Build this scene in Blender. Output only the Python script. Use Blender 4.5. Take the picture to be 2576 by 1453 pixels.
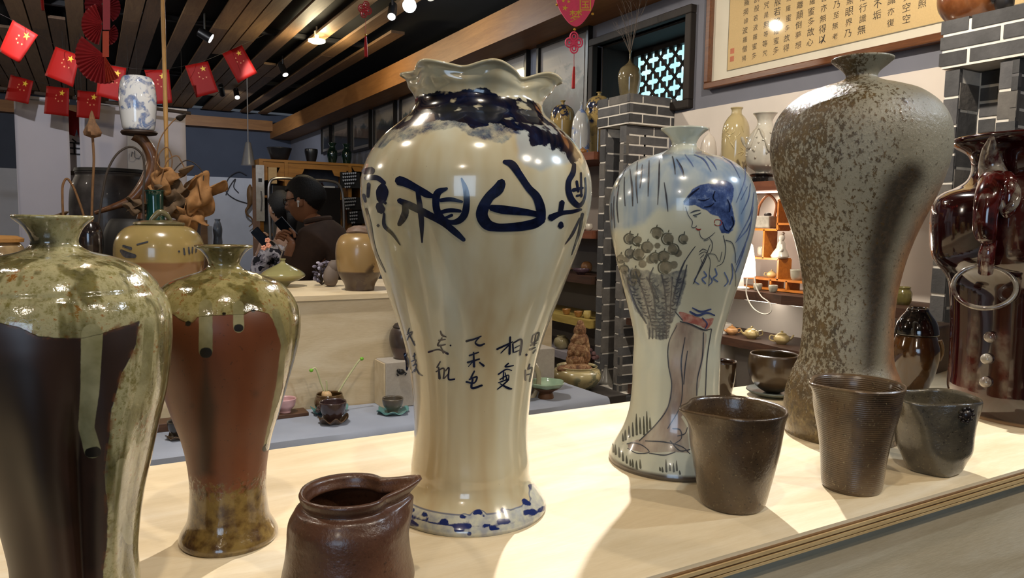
import bpy, math, random
import numpy as np
from mathutils import Vector
random.seed(7); np.random.seed(7)
for o in list(bpy.data.objects): bpy.data.objects.remove(o)
SC = bpy.context.scene; COL = SC.collection
PI = math.pi

# ---------------------------------------------------------------- camera
FPX, YAW, ROLL, CAMZ = 1850.0, math.radians(29.8), .016, 1.32
PITCH = math.atan((726 - 560) / FPX)
_fh = np.array([math.sin(YAW), math.cos(YAW), 0.]); _rh = np.array([math.cos(YAW), -math.sin(YAW), 0.]); _uz = np.array([0, 0, 1.])
FW = _fh * math.cos(PITCH) - _uz * math.sin(PITCH); _up = _uz * math.cos(PITCH) + _fh * math.sin(PITCH)
RT = math.cos(ROLL) * _rh + math.sin(ROLL) * _up; UP = -math.sin(ROLL) * _rh + math.cos(ROLL) * _up
CAM = np.array([0, 0, CAMZ])
from mathutils import Matrix
cd = bpy.data.cameras.new('camera'); cam = bpy.data.objects.new('camera', cd); COL.objects.link(cam)
cd.sensor_width = 36; cd.lens = 36 * FPX / 2576; cd.clip_start = .02; cd.clip_end = 60
m4 = Matrix.Identity(4)
for i in range(3):
    m4[i][0] = RT[i]; m4[i][1] = UP[i]; m4[i][2] = -FW[i]; m4[i][3] = CAM[i]
cam.matrix_world = m4; SC.camera = cam

# ---------------------------------------------------------------- world, exposure, lamps of the room
SC.view_settings.view_transform = 'Standard'; SC.view_settings.look = 'None'
SC.view_settings.gamma = 1; SC.view_settings.use_curve_mapping = False
SC.view_settings.exposure = -0.18
w = bpy.data.worlds.new('world'); SC.world = w; w.use_nodes = True
w.node_tree.nodes['Background'].inputs[0].default_value = (.75, .85, 1, 1)
w.node_tree.nodes['Background'].inputs[1].default_value = .085

def lamp_light(name, kind, loc, power, col, target=None, size=.02, cone=60, blend=.4, parent=None, sx=None, sy=None):
    l = bpy.data.lights.new(name, kind); l.energy = power; l.color = col
    if kind == 'SPOT': l.spot_size = math.radians(cone); l.spot_blend = blend; l.shadow_soft_size = size
    elif kind == 'POINT': l.shadow_soft_size = size
    elif kind == 'AREA': l.shape = 'RECTANGLE'; l.size = sx; l.size_y = sy
    o = bpy.data.objects.new(name, l); COL.objects.link(o); o.location = loc
    if target is not None:
        o.rotation_euler = (Vector(target) - Vector(loc)).to_track_quat('-Z', 'Y').to_euler()
    if parent: o.parent = parent; o.location = Vector(loc) - parent.location
    return o
WARM = (1, .78, .52); WARMW = (1, .88, .72); COOL = (.72, .85, 1); NEUT = (1, .95, .88)
# ceiling track spots over the display (their housings are built further down)
SPOTS = [  # loc, target, power, colour, cone, radius
    ((1.30, 1.60, 2.42), (.45, .58, 1.05), 200, (1, .95, .9), 52, .018),      # above and behind the tall vases
    ((1.90, -.10, 2.38), (.80, .58, 1.22), 60, COOL, 44, .02),      # from the right
    ((.05, .05, 2.42), (.25, .62, 1.05), 26, WARMW, 70, .02),      # over the viewer's left shoulder
    ((.95, -.55, 2.42), (.75, .45, 1.0), 36, WARMW, 70, .02),
    ((.20, 1.50, 2.42), (.30, 2.0, .95), 55, NEUT, 80, .02),        # over the lower tier
    ((-.55, 1.30, 2.42), (-.1, .8, 1.1), 26, WARMW, 70, .02),
    ((1.05, 2.9, 2.42), (2.1, 2.5, 1.4), 40, WARMW, 80, .02),
    ((1.25, 1.0, 2.42), (2.2, 1.55, 1.7), 95, WARMW, 80, .02),
    ((.7, 5.0, 2.42), (2.1, 4.6, 1.6), 32, NEUT, 90, .02),
    ((-.4, 4.0, 2.42), (.2, 5.9, 1.5), 60, (.9, .93, 1), 90, .02),
]

# ---------------------------------------------------------------- photo measurements -> places in the room
def ray(u, v): return FW + RT * (u - 1288) / FPX - UP * (v - 726.5) / FPX
def onz(u, v, z): d = ray(u, v); return CAM + d * ((z - CAMZ) / d[2])
def onx(u, v, x): d = ray(u, v); return CAM + d * (x / d[0])
def ony(u, v, y): d = ray(u, v); return CAM + d * (y / d[1])
def atd(u, v, depth): return CAM + ray(u, v) * depth
def proj(P):
    q = np.asarray(P) - CAM; z = q @ FW
    return 1288 + FPX * (q @ RT) / z, 726.5 - FPX * (q @ UP) / z, z
def seat(u, vb, hw, z):
    """centre and radius of a round foot whose front edge is seen at (u, vb) with half width hw"""
    p = onz(u, vb, z); d = p - CAM; d[2] = 0; d /= np.linalg.norm(d); r = hw * proj(p)[2] / FPX
    for i in range(6):
        c = p + d * r; r = hw * proj(c)[2] / FPX * math.cos(math.atan((u - 1288) / FPX))
    return c, r
def sil(c, pts):
    """silhouette points -> (radius, height above foot) about the vertical axis through c"""
    out = []
    for u, v in pts:
        d = ray(u, v); dh = d[:2]; k = (c[:2] @ dh) / (dh @ dh)
        p = CAM + d * k; out.append((float(np.linalg.norm(p[:2] - c[:2])), float(p[2] - c[2])))
    return out
def hz(c, v, u=None):
    """height above c's foot of image row v on the axis through c"""
    lo, hi = -1., 3.
    for i in range(40):
        m = (lo + hi) / 2
        if proj(c + np.array([0, 0, m]))[1] > v: lo = m
        else: hi = m
    return m

# ---------------------------------------------------------------- mesh helpers
def crom(pts, n):
    """smooth resample of a polyline (Catmull-Rom)"""
    P = np.array(pts, float); m = len(P)
    if m == 2:
        t = np.linspace(0, 1, n)[:, None]; return P[0] * (1 - t) + P[1] * t
    seg = np.linalg.norm(np.diff(P[:, :min(3, P.shape[1])], axis=0), axis=1) ** .5 + 1e-6
    T = np.concatenate([[0], np.cumsum(seg)]); tt = np.linspace(0, T[-1], n)
    tan = np.zeros_like(P)
    for i in range(m):
        if i == 0: tan[i] = (P[1] - P[0]) / seg[0]
        elif i == m - 1: tan[i] = (P[-1] - P[-2]) / seg[-1]
        else:
            a = (P[i] - P[i-1]) / seg[i-1]; b = (P[i+1] - P[i]) / seg[i]
            tan[i] = (a * seg[i] + b * seg[i-1]) / (seg[i] + seg[i-1])
    k = np.clip(np.searchsorted(T, tt, 'right') - 1, 0, m - 2); h = (T[k+1] - T[k]); s = ((tt - T[k]) / h)[:, None]; h = h[:, None]
    return (2*s**3-3*s**2+1)*P[k] + (s**3-2*s**2+s)*h*tan[k] + (-2*s**3+3*s**2)*P[k+1] + (s**3-s**2)*h*tan[k+1]

ORG = {}
def props(o, label=None, cat=None, group=None, kind=None):
    if label: o['label'] = label
    if cat: o['category'] = cat
    if group: o['group'] = group
    if kind: o['kind'] = kind
    return o
def thing(name, loc, label, cat, group=None, kind=None):
    o = bpy.data.objects.new(name, None); COL.objects.link(o); o.location = Vector([float(x) for x in loc]); o.empty_display_size = .05
    ORG[o] = np.array([float(x) for x in loc]); return props(o, label, cat, group, kind)

class MB:
    """collects geometry in room coordinates; build() makes ONE mesh object of it"""
    def __init__(s): s.v = []; s.f = []; s.n = 0; s.att = {}
    def add(s, V, Fc):
        V = np.asarray(V, float).reshape(-1, 3); s.v.append(V); s.f += [tuple(int(i) + s.n for i in f) for f in Fc]; s.n += len(V); return s
    def box(s, c, size, rz=0, rx=0, ry=0, taper=1):
        h = np.array(size) / 2
        V = np.array([(x, y, z) for z in (-1, 1) for y in (-1, 1) for x in (-1, 1)], float)
        V[V[:, 2] > 0, :2] *= taper
        V = V * h
        V = V @ np.array(Matrix.Rotation(rx, 3, 'X')).T @ np.array(Matrix.Rotation(ry, 3, 'Y')).T @ np.array(Matrix.Rotation(rz, 3, 'Z')).T
        return s.add(V + np.array(c), [(0,2,3,1),(4,5,7,6),(0,1,5,4),(2,6,7,3),(0,4,6,2),(1,3,7,5)])
    def bb(s, a, b):
        a = np.array(a, float); b = np.array(b, float); return s.box((a + b) / 2, np.abs(b - a))
    def lathe(s, prof, c, segs=48, mod=None, closed=True):
        """prof: rows of (r, z); mod(theta, row, r, z) -> r, z"""
        prof = np.array(prof, float); th = np.linspace(0, 2 * PI, segs, endpoint=False); n = len(prof)
        R = np.repeat(prof[:, :1], segs, 1); Z = np.repeat(prof[:, 1:2], segs, 1); TH = np.repeat(th[None], n, 0)
        dx = dy = 0
        if mod:
            q = mod(TH, np.repeat(np.arange(n)[:, None], segs, 1), R, Z)
            R, Z = q[:2]
            if len(q) > 2: dx, dy = q[2:]
        V = np.stack([c[0] + R * np.cos(TH) + dx, c[1] + R * np.sin(TH) + dy, c[2] + Z], -1).reshape(-1, 3)
        Fc = []
        for i in range(n - 1):
            for j in range(segs):
                k = (j + 1) % segs; Fc.append((i*segs+j, i*segs+k, (i+1)*segs+k, (i+1)*segs+j))
        if closed:
            if prof[0, 0] > 1e-4: Fc.append(tuple(range(segs - 1, -1, -1)))
            if prof[-1, 0] > 1e-4: Fc.append(tuple((n-1)*segs + j for j in range(segs)))
        return s.add(V, Fc)
    def tube(s, pts, rad, segs=8, caps=True, smooth=0, flat=1.0):
        P = np.array(pts, float); rad = np.full(len(P), rad, float) if np.isscalar(rad) else np.array(rad, float)
        if smooth:
            Q = crom(np.concatenate([P, rad[:, None]], 1), smooth); P = Q[:, :3]; rad = np.maximum(Q[:, 3], 1e-4)
        n = len(P); T = np.gradient(P, axis=0); T /= np.linalg.norm(T, axis=1)[:, None] + 1e-12
        up = np.array([0, 0, 1.]) if abs(T[0, 2]) < .9 else np.array([1., 0, 0])
        V = []
        N = np.cross(T[0], up); N /= np.linalg.norm(N)
        for i in range(n):
            N = N - T[i] * (N @ T[i]); N /= np.linalg.norm(N) + 1e-12; B = np.cross(T[i], N)
            for j in range(segs):
                a = 2 * PI * j / segs; V.append(P[i] + rad[i] * (math.cos(a) * N + flat * math.sin(a) * B))
        Fc = [(i*segs+j, i*segs+(j+1)%segs, (i+1)*segs+(j+1)%segs, (i+1)*segs+j) for i in range(n-1) for j in range(segs)]
        if caps: Fc += [tuple(range(segs-1, -1, -1)), tuple((n-1)*segs+j for j in range(segs))]
        return s.add(V, Fc)
    def ball(s, c, r, seg=12, rings=8, noise=0, seed=0):
        r = np.array([r, r, r] if np.isscalar(r) else r, float); th = np.linspace(0, PI, rings + 1)[1:-1]
        V = [(0, 0, 1)] + [(math.sin(t)*math.cos(p), math.sin(t)*math.sin(p), math.cos(t)) for t in th for p in np.linspace(0, 2*PI, seg, endpoint=False)] + [(0, 0, -1)]
        V = np.array(V)
        if noise:
            rs = np.random.RandomState(seed); ph = rs.rand(6, 4) * 6
            d = sum(np.sin(V @ (rs.randn(3) * 2.5) + p[0]) for p in ph) / 6; V = V * (1 + noise * d)[:, None]
        Fc = [(0, 1 + j, 1 + (j+1) % seg) for j in range(seg)]
        for i in range(rings - 2): Fc += [(1+i*seg+j, 1+(i+1)*seg+j, 1+(i+1)*seg+(j+1)%seg, 1+i*seg+(j+1)%seg) for j in range(seg)]
        L = len(V) - 1; Fc += [(L, 1+(rings-2)*seg+(j+1)%seg, 1+(rings-2)*seg+j) for j in range(seg)]
        return s.add(V * r + np.array(c), Fc)
    def sheet(s, grid, thick):
        """grid (n,m,3) thickened along its normals"""
        G = np.array(grid, float); n, m = G.shape[:2]
        du = np.gradient(G, axis=0); dv = np.gradient(G, axis=1); N = np.cross(du, dv); N /= np.linalg.norm(N, axis=2)[..., None] + 1e-12
        A = (G + N * thick / 2).reshape(-1, 3); B = (G - N * thick / 2).reshape(-1, 3); o = n * m; Fc = []
        for i in range(n - 1):
            for j in range(m - 1):
                a, b, c_, d = i*m+j, i*m+j+1, (i+1)*m+j+1, (i+1)*m+j
                Fc += [(a, d, c_, b), (o+a, o+b, o+c_, o+d)]
        rim = [j for j in range(m)] + [i*m+m-1 for i in range(1, n)] + [(n-1)*m+j for j in range(m-2, -1, -1)] + [i*m for i in range(n-2, 0, -1)]
        for k in range(len(rim)): a, b = rim[k], rim[(k+1) % len(rim)]; Fc.append((a, b, o+b, o+a))
        return s.add(np.concatenate([A, B]), Fc)
    def prism(s, poly, origin, ex, ey, ez, depth):
        """flat outline poly in the (ex, ey) plane at origin, thickness depth along ez"""
        ex, ey, ez, origin = [np.array(q, float) for q in (ex, ey, ez, origin)]
        A = np.array([origin + ex * x + ey * y for x, y in poly]); B = A + ez * depth; n = len(poly)
        return s.add(np.concatenate([A, B]), [tuple(range(n - 1, -1, -1)), tuple(range(n, 2 * n))] + [(i, (i+1) % n, n+(i+1) % n, n+i) for i in range(n)])
    def build(s, name, mat, parent=None, smooth=True, origin=None, bevel=0, angle=40, att=None, sub=0, uv=None):
        V = np.concatenate(s.v)
        if parent is not None: org = ORG[parent]
        elif origin is not None: org = np.array(origin, float)
        else: org = np.array([(V[:, 0].min() + V[:, 0].max()) / 2, (V[:, 1].min() + V[:, 1].max()) / 2, V[:, 2].min()])
        me = bpy.data.meshes.new(name); me.from_pydata((V - org).tolist(), [], s.f); me.update()
        if att:
            for k, a in att.items():
                at_ = me.attributes.new(k, 'FLOAT', 'POINT'); at_.data.foreach_set('value', np.asarray(a, np.float32))
        if smooth:
            me.polygons.foreach_set('use_smooth', [True] * len(me.polygons))
            if angle: me.set_sharp_from_angle(angle=math.radians(angle))
        o = bpy.data.objects.new(name, me); COL.objects.link(o)
        if mat: me.materials.append(mat)
        if parent is not None: o.parent = parent; ORG[o] = org
        else: o.location = Vector(org.tolist()); ORG[o] = org
        if bevel:
            b = o.modifiers.new('bevel', 'BEVEL'); b.width = bevel; b.segments = 2; b.limit_method = 'ANGLE'
        if sub:
            b = o.modifiers.new('sub', 'SUBSURF'); b.levels = sub; b.render_levels = sub
        return o

# ---------------------------------------------------------------- material helpers
def srgb(h):
    if isinstance(h, str): h = [int(h[i:i+2], 16) / 255 for i in (0, 2, 4)]
    return tuple(x / 12.92 if x <= .04045 else ((x + .055) / 1.055) ** 2.4 for x in h) + (1,)
def C4(c): return srgb(c) if isinstance(c, str) else (tuple(c) + (1,))[:4]
class NT:
    def __init__(s, name):
        s.m = bpy.data.materials.new(name); s.m.use_nodes = True; s.t = s.m.node_tree; s.N = s.t.nodes; s.L = s.t.links
        s.b = s.N['Principled BSDF']; s.tc = None
    def node(s, typ, ins=None, **kw):
        n = s.N.new(typ)
        for k, v in kw.items(): setattr(n, k, v)
        for k, v in (ins or {}).items(): s.put(n.inputs[k], v)
        return n
    def put(s, sock, v):
        if isinstance(v, bpy.types.NodeSocket): s.L.new(v, sock)
        elif isinstance(v, str): sock.default_value = srgb(v)
        elif isinstance(v, (tuple, list)) and sock.type == 'RGBA': sock.default_value = C4(v)
        else: sock.default_value = v
    def co(s, scale=(1, 1, 1), rot=(0, 0, 0), what='Object'):
        if s.tc is None: s.tc = s.node('ShaderNodeTexCoord')
        return s.node('ShaderNodeMapping', {'Vector': s.tc.outputs[what], 'Scale': scale, 'Rotation': rot}).outputs[0]
    def noise(s, scale, detail=3, rough=.55, vec=None, dist=0):
        return s.node('ShaderNodeTexNoise', {'Vector': vec or s.co(), 'Scale': scale, 'Detail': detail, 'Roughness': rough, 'Distortion': dist}).outputs[0]
    def voro(s, scale, vec=None, feature='F1', rand=1):
        return s.node('ShaderNodeTexVoronoi', {'Vector': vec or s.co(), 'Scale': scale, 'Randomness': rand}, feature=feature).outputs['Distance']
    def ramp(s, fac, stops, interp='LINEAR'):
        n = s.node('ShaderNodeValToRGB', {'Fac': fac}); cr = n.color_ramp; cr.interpolation = interp
        while len(cr.elements) < len(stops): cr.elements.new(.5)
        for e, (p, c) in zip(cr.elements, stops): e.position = p; e.color = (c, c, c, 1) if isinstance(c, (int, float)) else C4(c)
        return n.outputs[0]
    def mix(s, fac, a, b, mode='MIX'):
        n = s.node('ShaderNodeMix', data_type='RGBA', blend_type=mode)
        s.put(n.inputs[0], fac); s.put(n.inputs[6], a); s.put(n.inputs[7], b); return n.outputs[2]
    def math(s, op, a, b=0.0, c=0.0, clamp=False):
        n = s.node('ShaderNodeMath', operation=op, use_clamp=clamp); s.put(n.inputs[0], a); s.put(n.inputs[1], b); s.put(n.inputs[2], c); return n.outputs[0]
    def step(s, x, lo, hi):
        n = s.node('ShaderNodeMapRange', {'Value': x, 'From Min': lo, 'From Max': hi}, interpolation_type='SMOOTHSTEP'); return n.outputs[0]
    def attr(s, name): return s.node('ShaderNodeAttribute', attribute_name=name).outputs['Fac']
    def bump(s, h, strength=.3, dist=.01):
        n = s.node('ShaderNodeBump', {'Height': h, 'Strength': strength, 'Distance': dist}); s.L.new(n.outputs[0], s.b.inputs['Normal'])
    def out(s, color=None, rough=None, spec=None, metal=None, coat=None, coat_r=None, emit=None, es=None, alpha=None, trans=None, ior=None):
        for k, v in (('Base Color', color), ('Roughness', rough), ('Specular IOR Level', spec), ('Metallic', metal), ('Coat Weight', coat), ('Coat Roughness', coat_r), ('Emission Color', emit), ('Emission Strength', es), ('Alpha', alpha), ('Transmission Weight', trans), ('IOR', ior)):
            if v is not None: s.put(s.b.inputs[k], v)
        return s.m
_MC = {}
def plain(name, col, rough=.5, var=.12, scale=30, coat=None, metal=None, bump=0, spec=None, coat_r=.08):
    if name in _MC: return _MC[name]
    n = NT(name); c = np.array(C4(col)[:3]); f = n.noise(scale, 3)
    colr = n.ramp(f, [(.3, tuple(c * (1 - var))), (.7, tuple(np.minimum(c * (1 + var), 1)))])
    n.out(colr, rough, metal=metal, coat=coat, coat_r=coat_r if coat else None, spec=spec)
    if bump: n.bump(f, bump, .004)
    _MC[name] = n.m; return n.m
def wood(name, a, b, axis=0, scale=1, rough=.5, knots=0, coat=None):
    if name in _MC: return _MC[name]
    n = NT(name); sc = [9, 9, 9]; sc[axis] = .9; v = n.co(tuple(x * scale for x in sc))
    g = n.noise(3, 5, .6, v, 1.2); g2 = n.noise(22, 3, .6, v)
    f = n.math('ADD', n.math('MULTIPLY', g, .75), n.math('MULTIPLY', g2, .25))
    c = n.ramp(f, [(.32, a), (.68, b)])
    n.out(c, rough, coat=coat); n.bump(g2, .12, .002); _MC[name] = n.m; return n.m
def emitm(name, col, s):
    if name in _MC: return _MC[name]
    n = NT(name); n.out((0, 0, 0), .5, emit=col, es=s); _MC[name] = n.m; return n.m
# ================================================================ the room
def m_ply(name, a, b, c_, ax=0, rough=.5):
    n = NT(name); sc = [7, 7, 7]; sc[ax] = 1.1; v = n.co(tuple(sc)); g = n.noise(1.6, 5, .6, v, 2.2); fine = n.noise(30, 3, .6, n.co(tuple(q * 2.2 for q in sc)))
    cr = n.ramp(n.math('ADD', n.math('MULTIPLY', g, .8), n.math('MULTIPLY', fine, .2)), [(.32, a), (.5, b), (.68, c_)])
    sp = n.math('MULTIPLY', n.step(n.voro(9, n.co((3, 1, 1))), .05, .03), n.step(n.noise(3, 1), .5, .6)); cr = n.mix(n.math('MULTIPLY', sp, .8), cr, '3c2a1a')
    n.out(cr, rough); n.bump(fine, .08, .002); return n.m
PLY = m_ply('pine_plywood', 'cdb892', 'dac7a4', 'e4d5b8'); PLYF = m_ply('pine_plywood_face', 'b8a684', 'c9b898', 'd6c8ac')
PLYD = wood('ply_edge_dark', '5d3d1e', '7d5a30', 0, 2); PLYL = wood('ply_edge_pale', 'b08f5e', 'd0b482', 0, 2)
def struct(o): o['kind'] = 'structure'; return o
WALLX, YB, CEIL = 2.2, 9.45, 2.60
struct(MB().bb((-5, -4, -.1), (3.6, 10, 0)).build('floor', plain('dark_floor_tile', '4c463e', .35, .1, 4), smooth=False))
GREY = plain('grey_blue_paint', '6a6c77', .8, .05, 8); WHITE = plain('white_wall_paint', 'cfc7bf', .8, .04, 6); DARKG = plain('slate_paint', '464d5e', .85, .06, 6)
# right wall with the opening for the lattice window
wy0, wy1, wz0, wz1 = 2.38, 3.03, 1.845, 2.195
w = MB()
for a, b in (((WALLX, -2.2, 0), (WALLX + .3, wy0, CEIL)), ((WALLX, wy1, 0), (WALLX + .3, YB, CEIL)), ((WALLX, wy0, 0), (WALLX + .3, wy1, wz0)), ((WALLX, wy0, wz1), (WALLX + .3, wy1, CEIL))): w.bb(a, b)
wr = struct(w.build('wall_right', GREY, smooth=False))
struct(MB().bb((WALLX - .006, 1.17, 0), (WALLX, 2.45, 1.80)).build('trim_1', WHITE, smooth=False))          # pale lower wall between the brick piers
struct(MB().bb((WALLX - .006, 2.69, 0), (WALLX, 5.2, 1.62)).build('trim_2', plain('taupe_wall', '8d857d', .8, .05, 6), smooth=False))
struct(MB().bb((-5, YB, 1.81), (WALLX + .3, YB + .12, CEIL)).bb((-5, YB - .004, 1.81), (-.3, YB, 2.38)).build('wall_back', DARKG, smooth=False))
struct(MB().bb((-5, YB - .01, 0), (WALLX, YB + .1, 1.81)).build('trim_3', plain('pale_dado_paint', 'c6c9d4', .8, .04, 6), smooth=False))
struct(MB().bb((-5.1, -4, 0), (-5, YB, CEIL)).build('wall_left', plain('left_wall_paint', '8c8c90', .8, .05, 6), smooth=False))
# ceiling: black void with laths
ceil = struct(MB().bb((-5, -4, CEIL + .04), (WALLX + .3, YB + .1, CEIL + .1)).build('ceiling', plain('black_ceiling', '0c0c0e', .9, .1), smooth=False))
LATH = [wood('lath_pine_%d' % i, a, b, 1, 1.2, .6) for i, (a, b) in enumerate((('6d5238', '8c6c4a'), ('7a5c3e', '9a7a54'), ('5e4630', '7c5e40')))]
rs = random.Random(11)
lane = .104; x = -2.9; li = 0
while x < 1.84:
    y = -2.6 + rs.random() * 1.2
    dens = .9 if x < .3 else (.93 if li % 2 else .2)
    if x < .3 and li % 3 == 2: dens *= .35
    while y < 9.2:
        L = rs.uniform(1.2, 3.6); y2 = min(y + L, 9.28)
        if rs.random() < dens + .15:
            MB().bb((x, y, CEIL - .03), (x + .095, y2, CEIL - .012)).build('lath', rs.choice(LATH), ceil, smooth=False)
            y = y2 + (rs.uniform(.25, 1.0) if rs.random() > dens else .004)
        else: y = y2
    x += lane; li += 1
MB().bb((-2.9, 1.5, CEIL), (1.9, 1.54, CEIL + .03)).bb((-2.9, 3.4, CEIL), (1.9, 3.44, CEIL + .03)).bb((-2.9, 5.4, CEIL), (1.9, 5.44, CEIL + .03)).bb((-2.9, 7.4, CEIL), (1.9, 7.44, CEIL + .03)).build('joist', plain('dark_joist', '1b1a1c', .7), ceil, smooth=False)
struct(MB().bb((1.95, -2.2, 2.30), (2.2, YB, 2.46)).build('trim_4', wood('beam_pine', '7d5228', '9a6a38', 1, 1, .55), smooth=False))
struct(MB().bb((-5, 9.3, 2.38), (1.95, YB, 2.50)).build('trim_5', wood('beam_pine_x', '7d5228', '9a6a38', 0, 1, .55), smooth=False))
# lattice window
DKW = wood('dark_window_wood', '120c08', '22170f', 2, 2, .7)
win = MB()
for a, b in (((2.17, wy0 - .035, wz1), (2.23, wy1 + .035, wz1 + .035)), ((2.17, wy0 - .035, wz0 - .035), (2.23, wy1 + .035, wz0)), ((2.17, wy0 - .035, wz0), (2.23, wy0, wz1)), ((2.17, wy1, wz0), (2.23, wy1 + .035, wz1))): win.bb(a, b)
win = struct(win.build('window_1', DKW, smooth=False, bevel=.004))
jm = MB()
for a, b in (((2.23, wy0, wz1 - .008), (2.5, wy1, wz1)), ((2.23, wy0, wz0), (2.5, wy1, wz0 + .008)), ((2.23, wy0, wz0), (2.5, wy0 + .008, wz1)), ((2.23, wy1 - .008, wz0), (2.5, wy1, wz1))): jm.bb(a, b)
jm.build('window_reveal', DKW, win, smooth=False)
lx = 2.40; fr = MB(); fw_ = .035
for a, b in (((lx, wy0, wz1 - fw_), (lx + .03, wy1, wz1)), ((lx, wy0, wz0), (lx + .03, wy1, wz0 + fw_)), ((lx, wy0, wz0), (lx + .03, wy0 + fw_, wz1)), ((lx, wy1 - fw_, wz0), (lx + .03, wy1, wz1))): fr.bb(a, b)
fr.build('lattice_frame', DKW, win, smooth=False)
yy0, yy1, zz0, zz1 = wy0 + fw_, wy1 - fw_, wz0 + fw_, wz1 - fw_; step_ = .104; lat = MB(); cyc, czc = (yy0 + yy1) / 2, (zz0 + zz1) / 2
for i in range(-9, 10):
    for sgn in (1, -1):
        pts = []
        for t in np.linspace(-.5, .5, 401):
            y_ = cyc + i * step_ + t; z_ = czc + sgn * t
            if yy0 <= y_ <= yy1 and zz0 <= z_ <= zz1: pts.append((lx + .015, y_, z_))
        if len(pts) > 12: lat.tube([pts[0], pts[-1]], [.0085, .0085], 4)
for i in range(-10, 11):
    for j in range(-10, 11):
        for oy, oz in ((0, 0), (.5, .5)):
            y_ = cyc + (i + oy) * step_; z_ = czc + (j + oz) * step_
            for my, mz in ((.25, .25), (.25, -.25)):
                ya, za = y_ + my * step_, z_ + mz * step_
                if yy0 + .004 < ya < yy1 - .004 and zz0 + .004 < za < zz1 - .004: lat.box((lx + .015, ya, za), (.010, .028, .028))
lat.build('lattice', DKW, win, smooth=False)
n = NT('daylit_window_glass'); g_ = n.node('ShaderNodeTexGradient', {'Vector': n.co()}); f = n.noise(5, 2); n.out((0, 0, 0), .3, emit=n.ramp(f, [(.4, (.45, .9, 1)), (.6, (.8, .92, 1))]), es=1.5)
MB().bb((lx + .05, wy0, wz0), (lx + .055, wy1, wz1)).build('window_pane', n.m, win, smooth=False)
# second window behind the viewer, source of the bluish daylight
fr = MB(); 
for a, b in (((-2.3, -2.02, .9), (-1.0, -1.96, .96)), ((-2.3, -2.02, 2.2), (-1.0, -1.96, 2.26)), ((-2.3, -2.02, .96), (-2.24, -1.96, 2.2)), ((-1.06, -2.02, .96), (-1.0, -1.96, 2.2)), ((-1.68, -2.02, .96), (-1.62, -1.96, 2.2))): fr.bb(a, b)
w2 = struct(fr.build('window_2', DKW, smooth=False))
lamp_light('window_daylight', 'AREA', (-1.65, -1.93, 1.6), 26, (.55, .75, 1), (.2, 1, 1.2), sx=1.2, sy=1.2)

# ================================================================ front table (plywood display counter)
TY0, TY1, TZ_ = .415, .872, 1.05
tab = thing('display_table', (.45, .64, 0), 'pale plywood display table with layered edge holding the large vases', 'table')
MB().bb((-1.6, TY0 + .004, TZ_ - .0035), (1.95, TY1, TZ_)).build('table_top', PLY, tab, smooth=False)
for k, (mt, dz) in enumerate(((PLYD, .0012), (PLYL, .003), (PLYD, .0022), (PLYL, .0032), (PLYD, .0012), (PLYL, .0022))):
    z1_ = TZ_ - .0035 - sum((.0012, .003, .0022, .0032, .0012, .0022)[:k]); MB().bb((-1.6, TY0 + .0015 * ((k + 1) % 2), z1_ - dz), (1.95, TY1 - .002, z1_)).build('ply_layer', mt, tab, smooth=False)
MB().bb((-1.6, TY0 + .012, .0), (1.95, TY0 + .028, TZ_ - .016)).build('front_panel', PLYF, tab, smooth=False)
MB().bb((-1.6, TY1 - .03, .0), (1.95, TY1 - .012, TZ_ - .016)).build('back_panel', PLYF, tab, smooth=False)
for xx in (-1.6, 1.932): MB().bb((xx, TY0 + .028, 0), (xx + .018, TY1 - .03, TZ_ - .016)).build('end_panel', PLYF, tab, smooth=False)

# ================================================================ lower tier under grey-blue cloth and the back counter
CZ_ = .85; CY0, CY1 = 1.575, 1.80; CX1 = 1.21
n = NT('grey_blue_cloth'); wv = n.noise(500, 2); n.out(n.ramp(n.noise(5, 3), [(.35, '8d94a3'), (.65, '9aa1b0')]), .85); n.bump(wv, .2, .001); CLOTH = n.m
tier = thing('low_display_bench', (0, 1.75, 0), 'low bench in front of the plywood counter, hidden under grey cloth', 'bench')
MB().bb((-1.6, CY0 + .01, CZ_ - .03), (CX1 - .01, CY1 - .004, CZ_ - .004)).build('bench_top', PLYF, tier, smooth=False)
MB().bb((-1.6, CY0 + .03, 0), (CX1 - .03, CY0 + .05, CZ_ - .03)).build('bench_front', PLYF, tier, smooth=False)
cl = MB(); G = []
for k, (yy, zz) in enumerate([(CY0 - .006, CZ_ - .30), (CY0 - .007, CZ_ - .10), (CY0 - .006, CZ_ - .02), (CY0 - .003, CZ_ - .004), (CY0 + .004, CZ_), (CY0 + .05, CZ_), (CY0 + .12, CZ_ + .0005), (CY1 - .03, CZ_), (CY1 - .004, CZ_)]):
    G.append([(x_, yy + (.004 * math.sin(x_ * 9) if k < 3 else 0), zz + .0015 * math.sin(x_ * 14 + k)) for x_ in np.linspace(-1.6, CX1, 60)])
cl.sheet(G, .003); props(cl.build('grey_cloth', CLOTH), 'grey-blue cloth spread over the low bench under the tea cups', 'cloth')
BX0, BX1, BY0, BY1, BZ = -1.6, 1.168, 1.80, 2.25, 1.135
cnt = thing('back_counter', (0, 2.0, 0), 'pale plywood counter block behind the cloth-covered bench', 'counter')
MB().bb((BX0, BY0 - .008, BZ - .012), (BX1, BY1, BZ)).build('counter_top', PLY, cnt, smooth=False)
MB().bb((BX0, BY0, 0), (BX1, BY0 + .018, BZ - .012)).build('front_panel', PLYF, cnt, smooth=False)
MB().bb((BX1 - .018, BY0 + .018, 0), (BX1, BY1, BZ - .012)).build('end_panel', PLYF, cnt, smooth=False)
MB().bb((BX0, BY1 - .018, 0), (BX1 - .018, BY1, BZ - .012)).build('back_panel', PLYF, cnt, smooth=False)
# lamps of the track over the display
for i_, (lo_, tg_, pw_, cl_, cn_, rd_) in enumerate(SPOTS):
    pass
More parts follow.
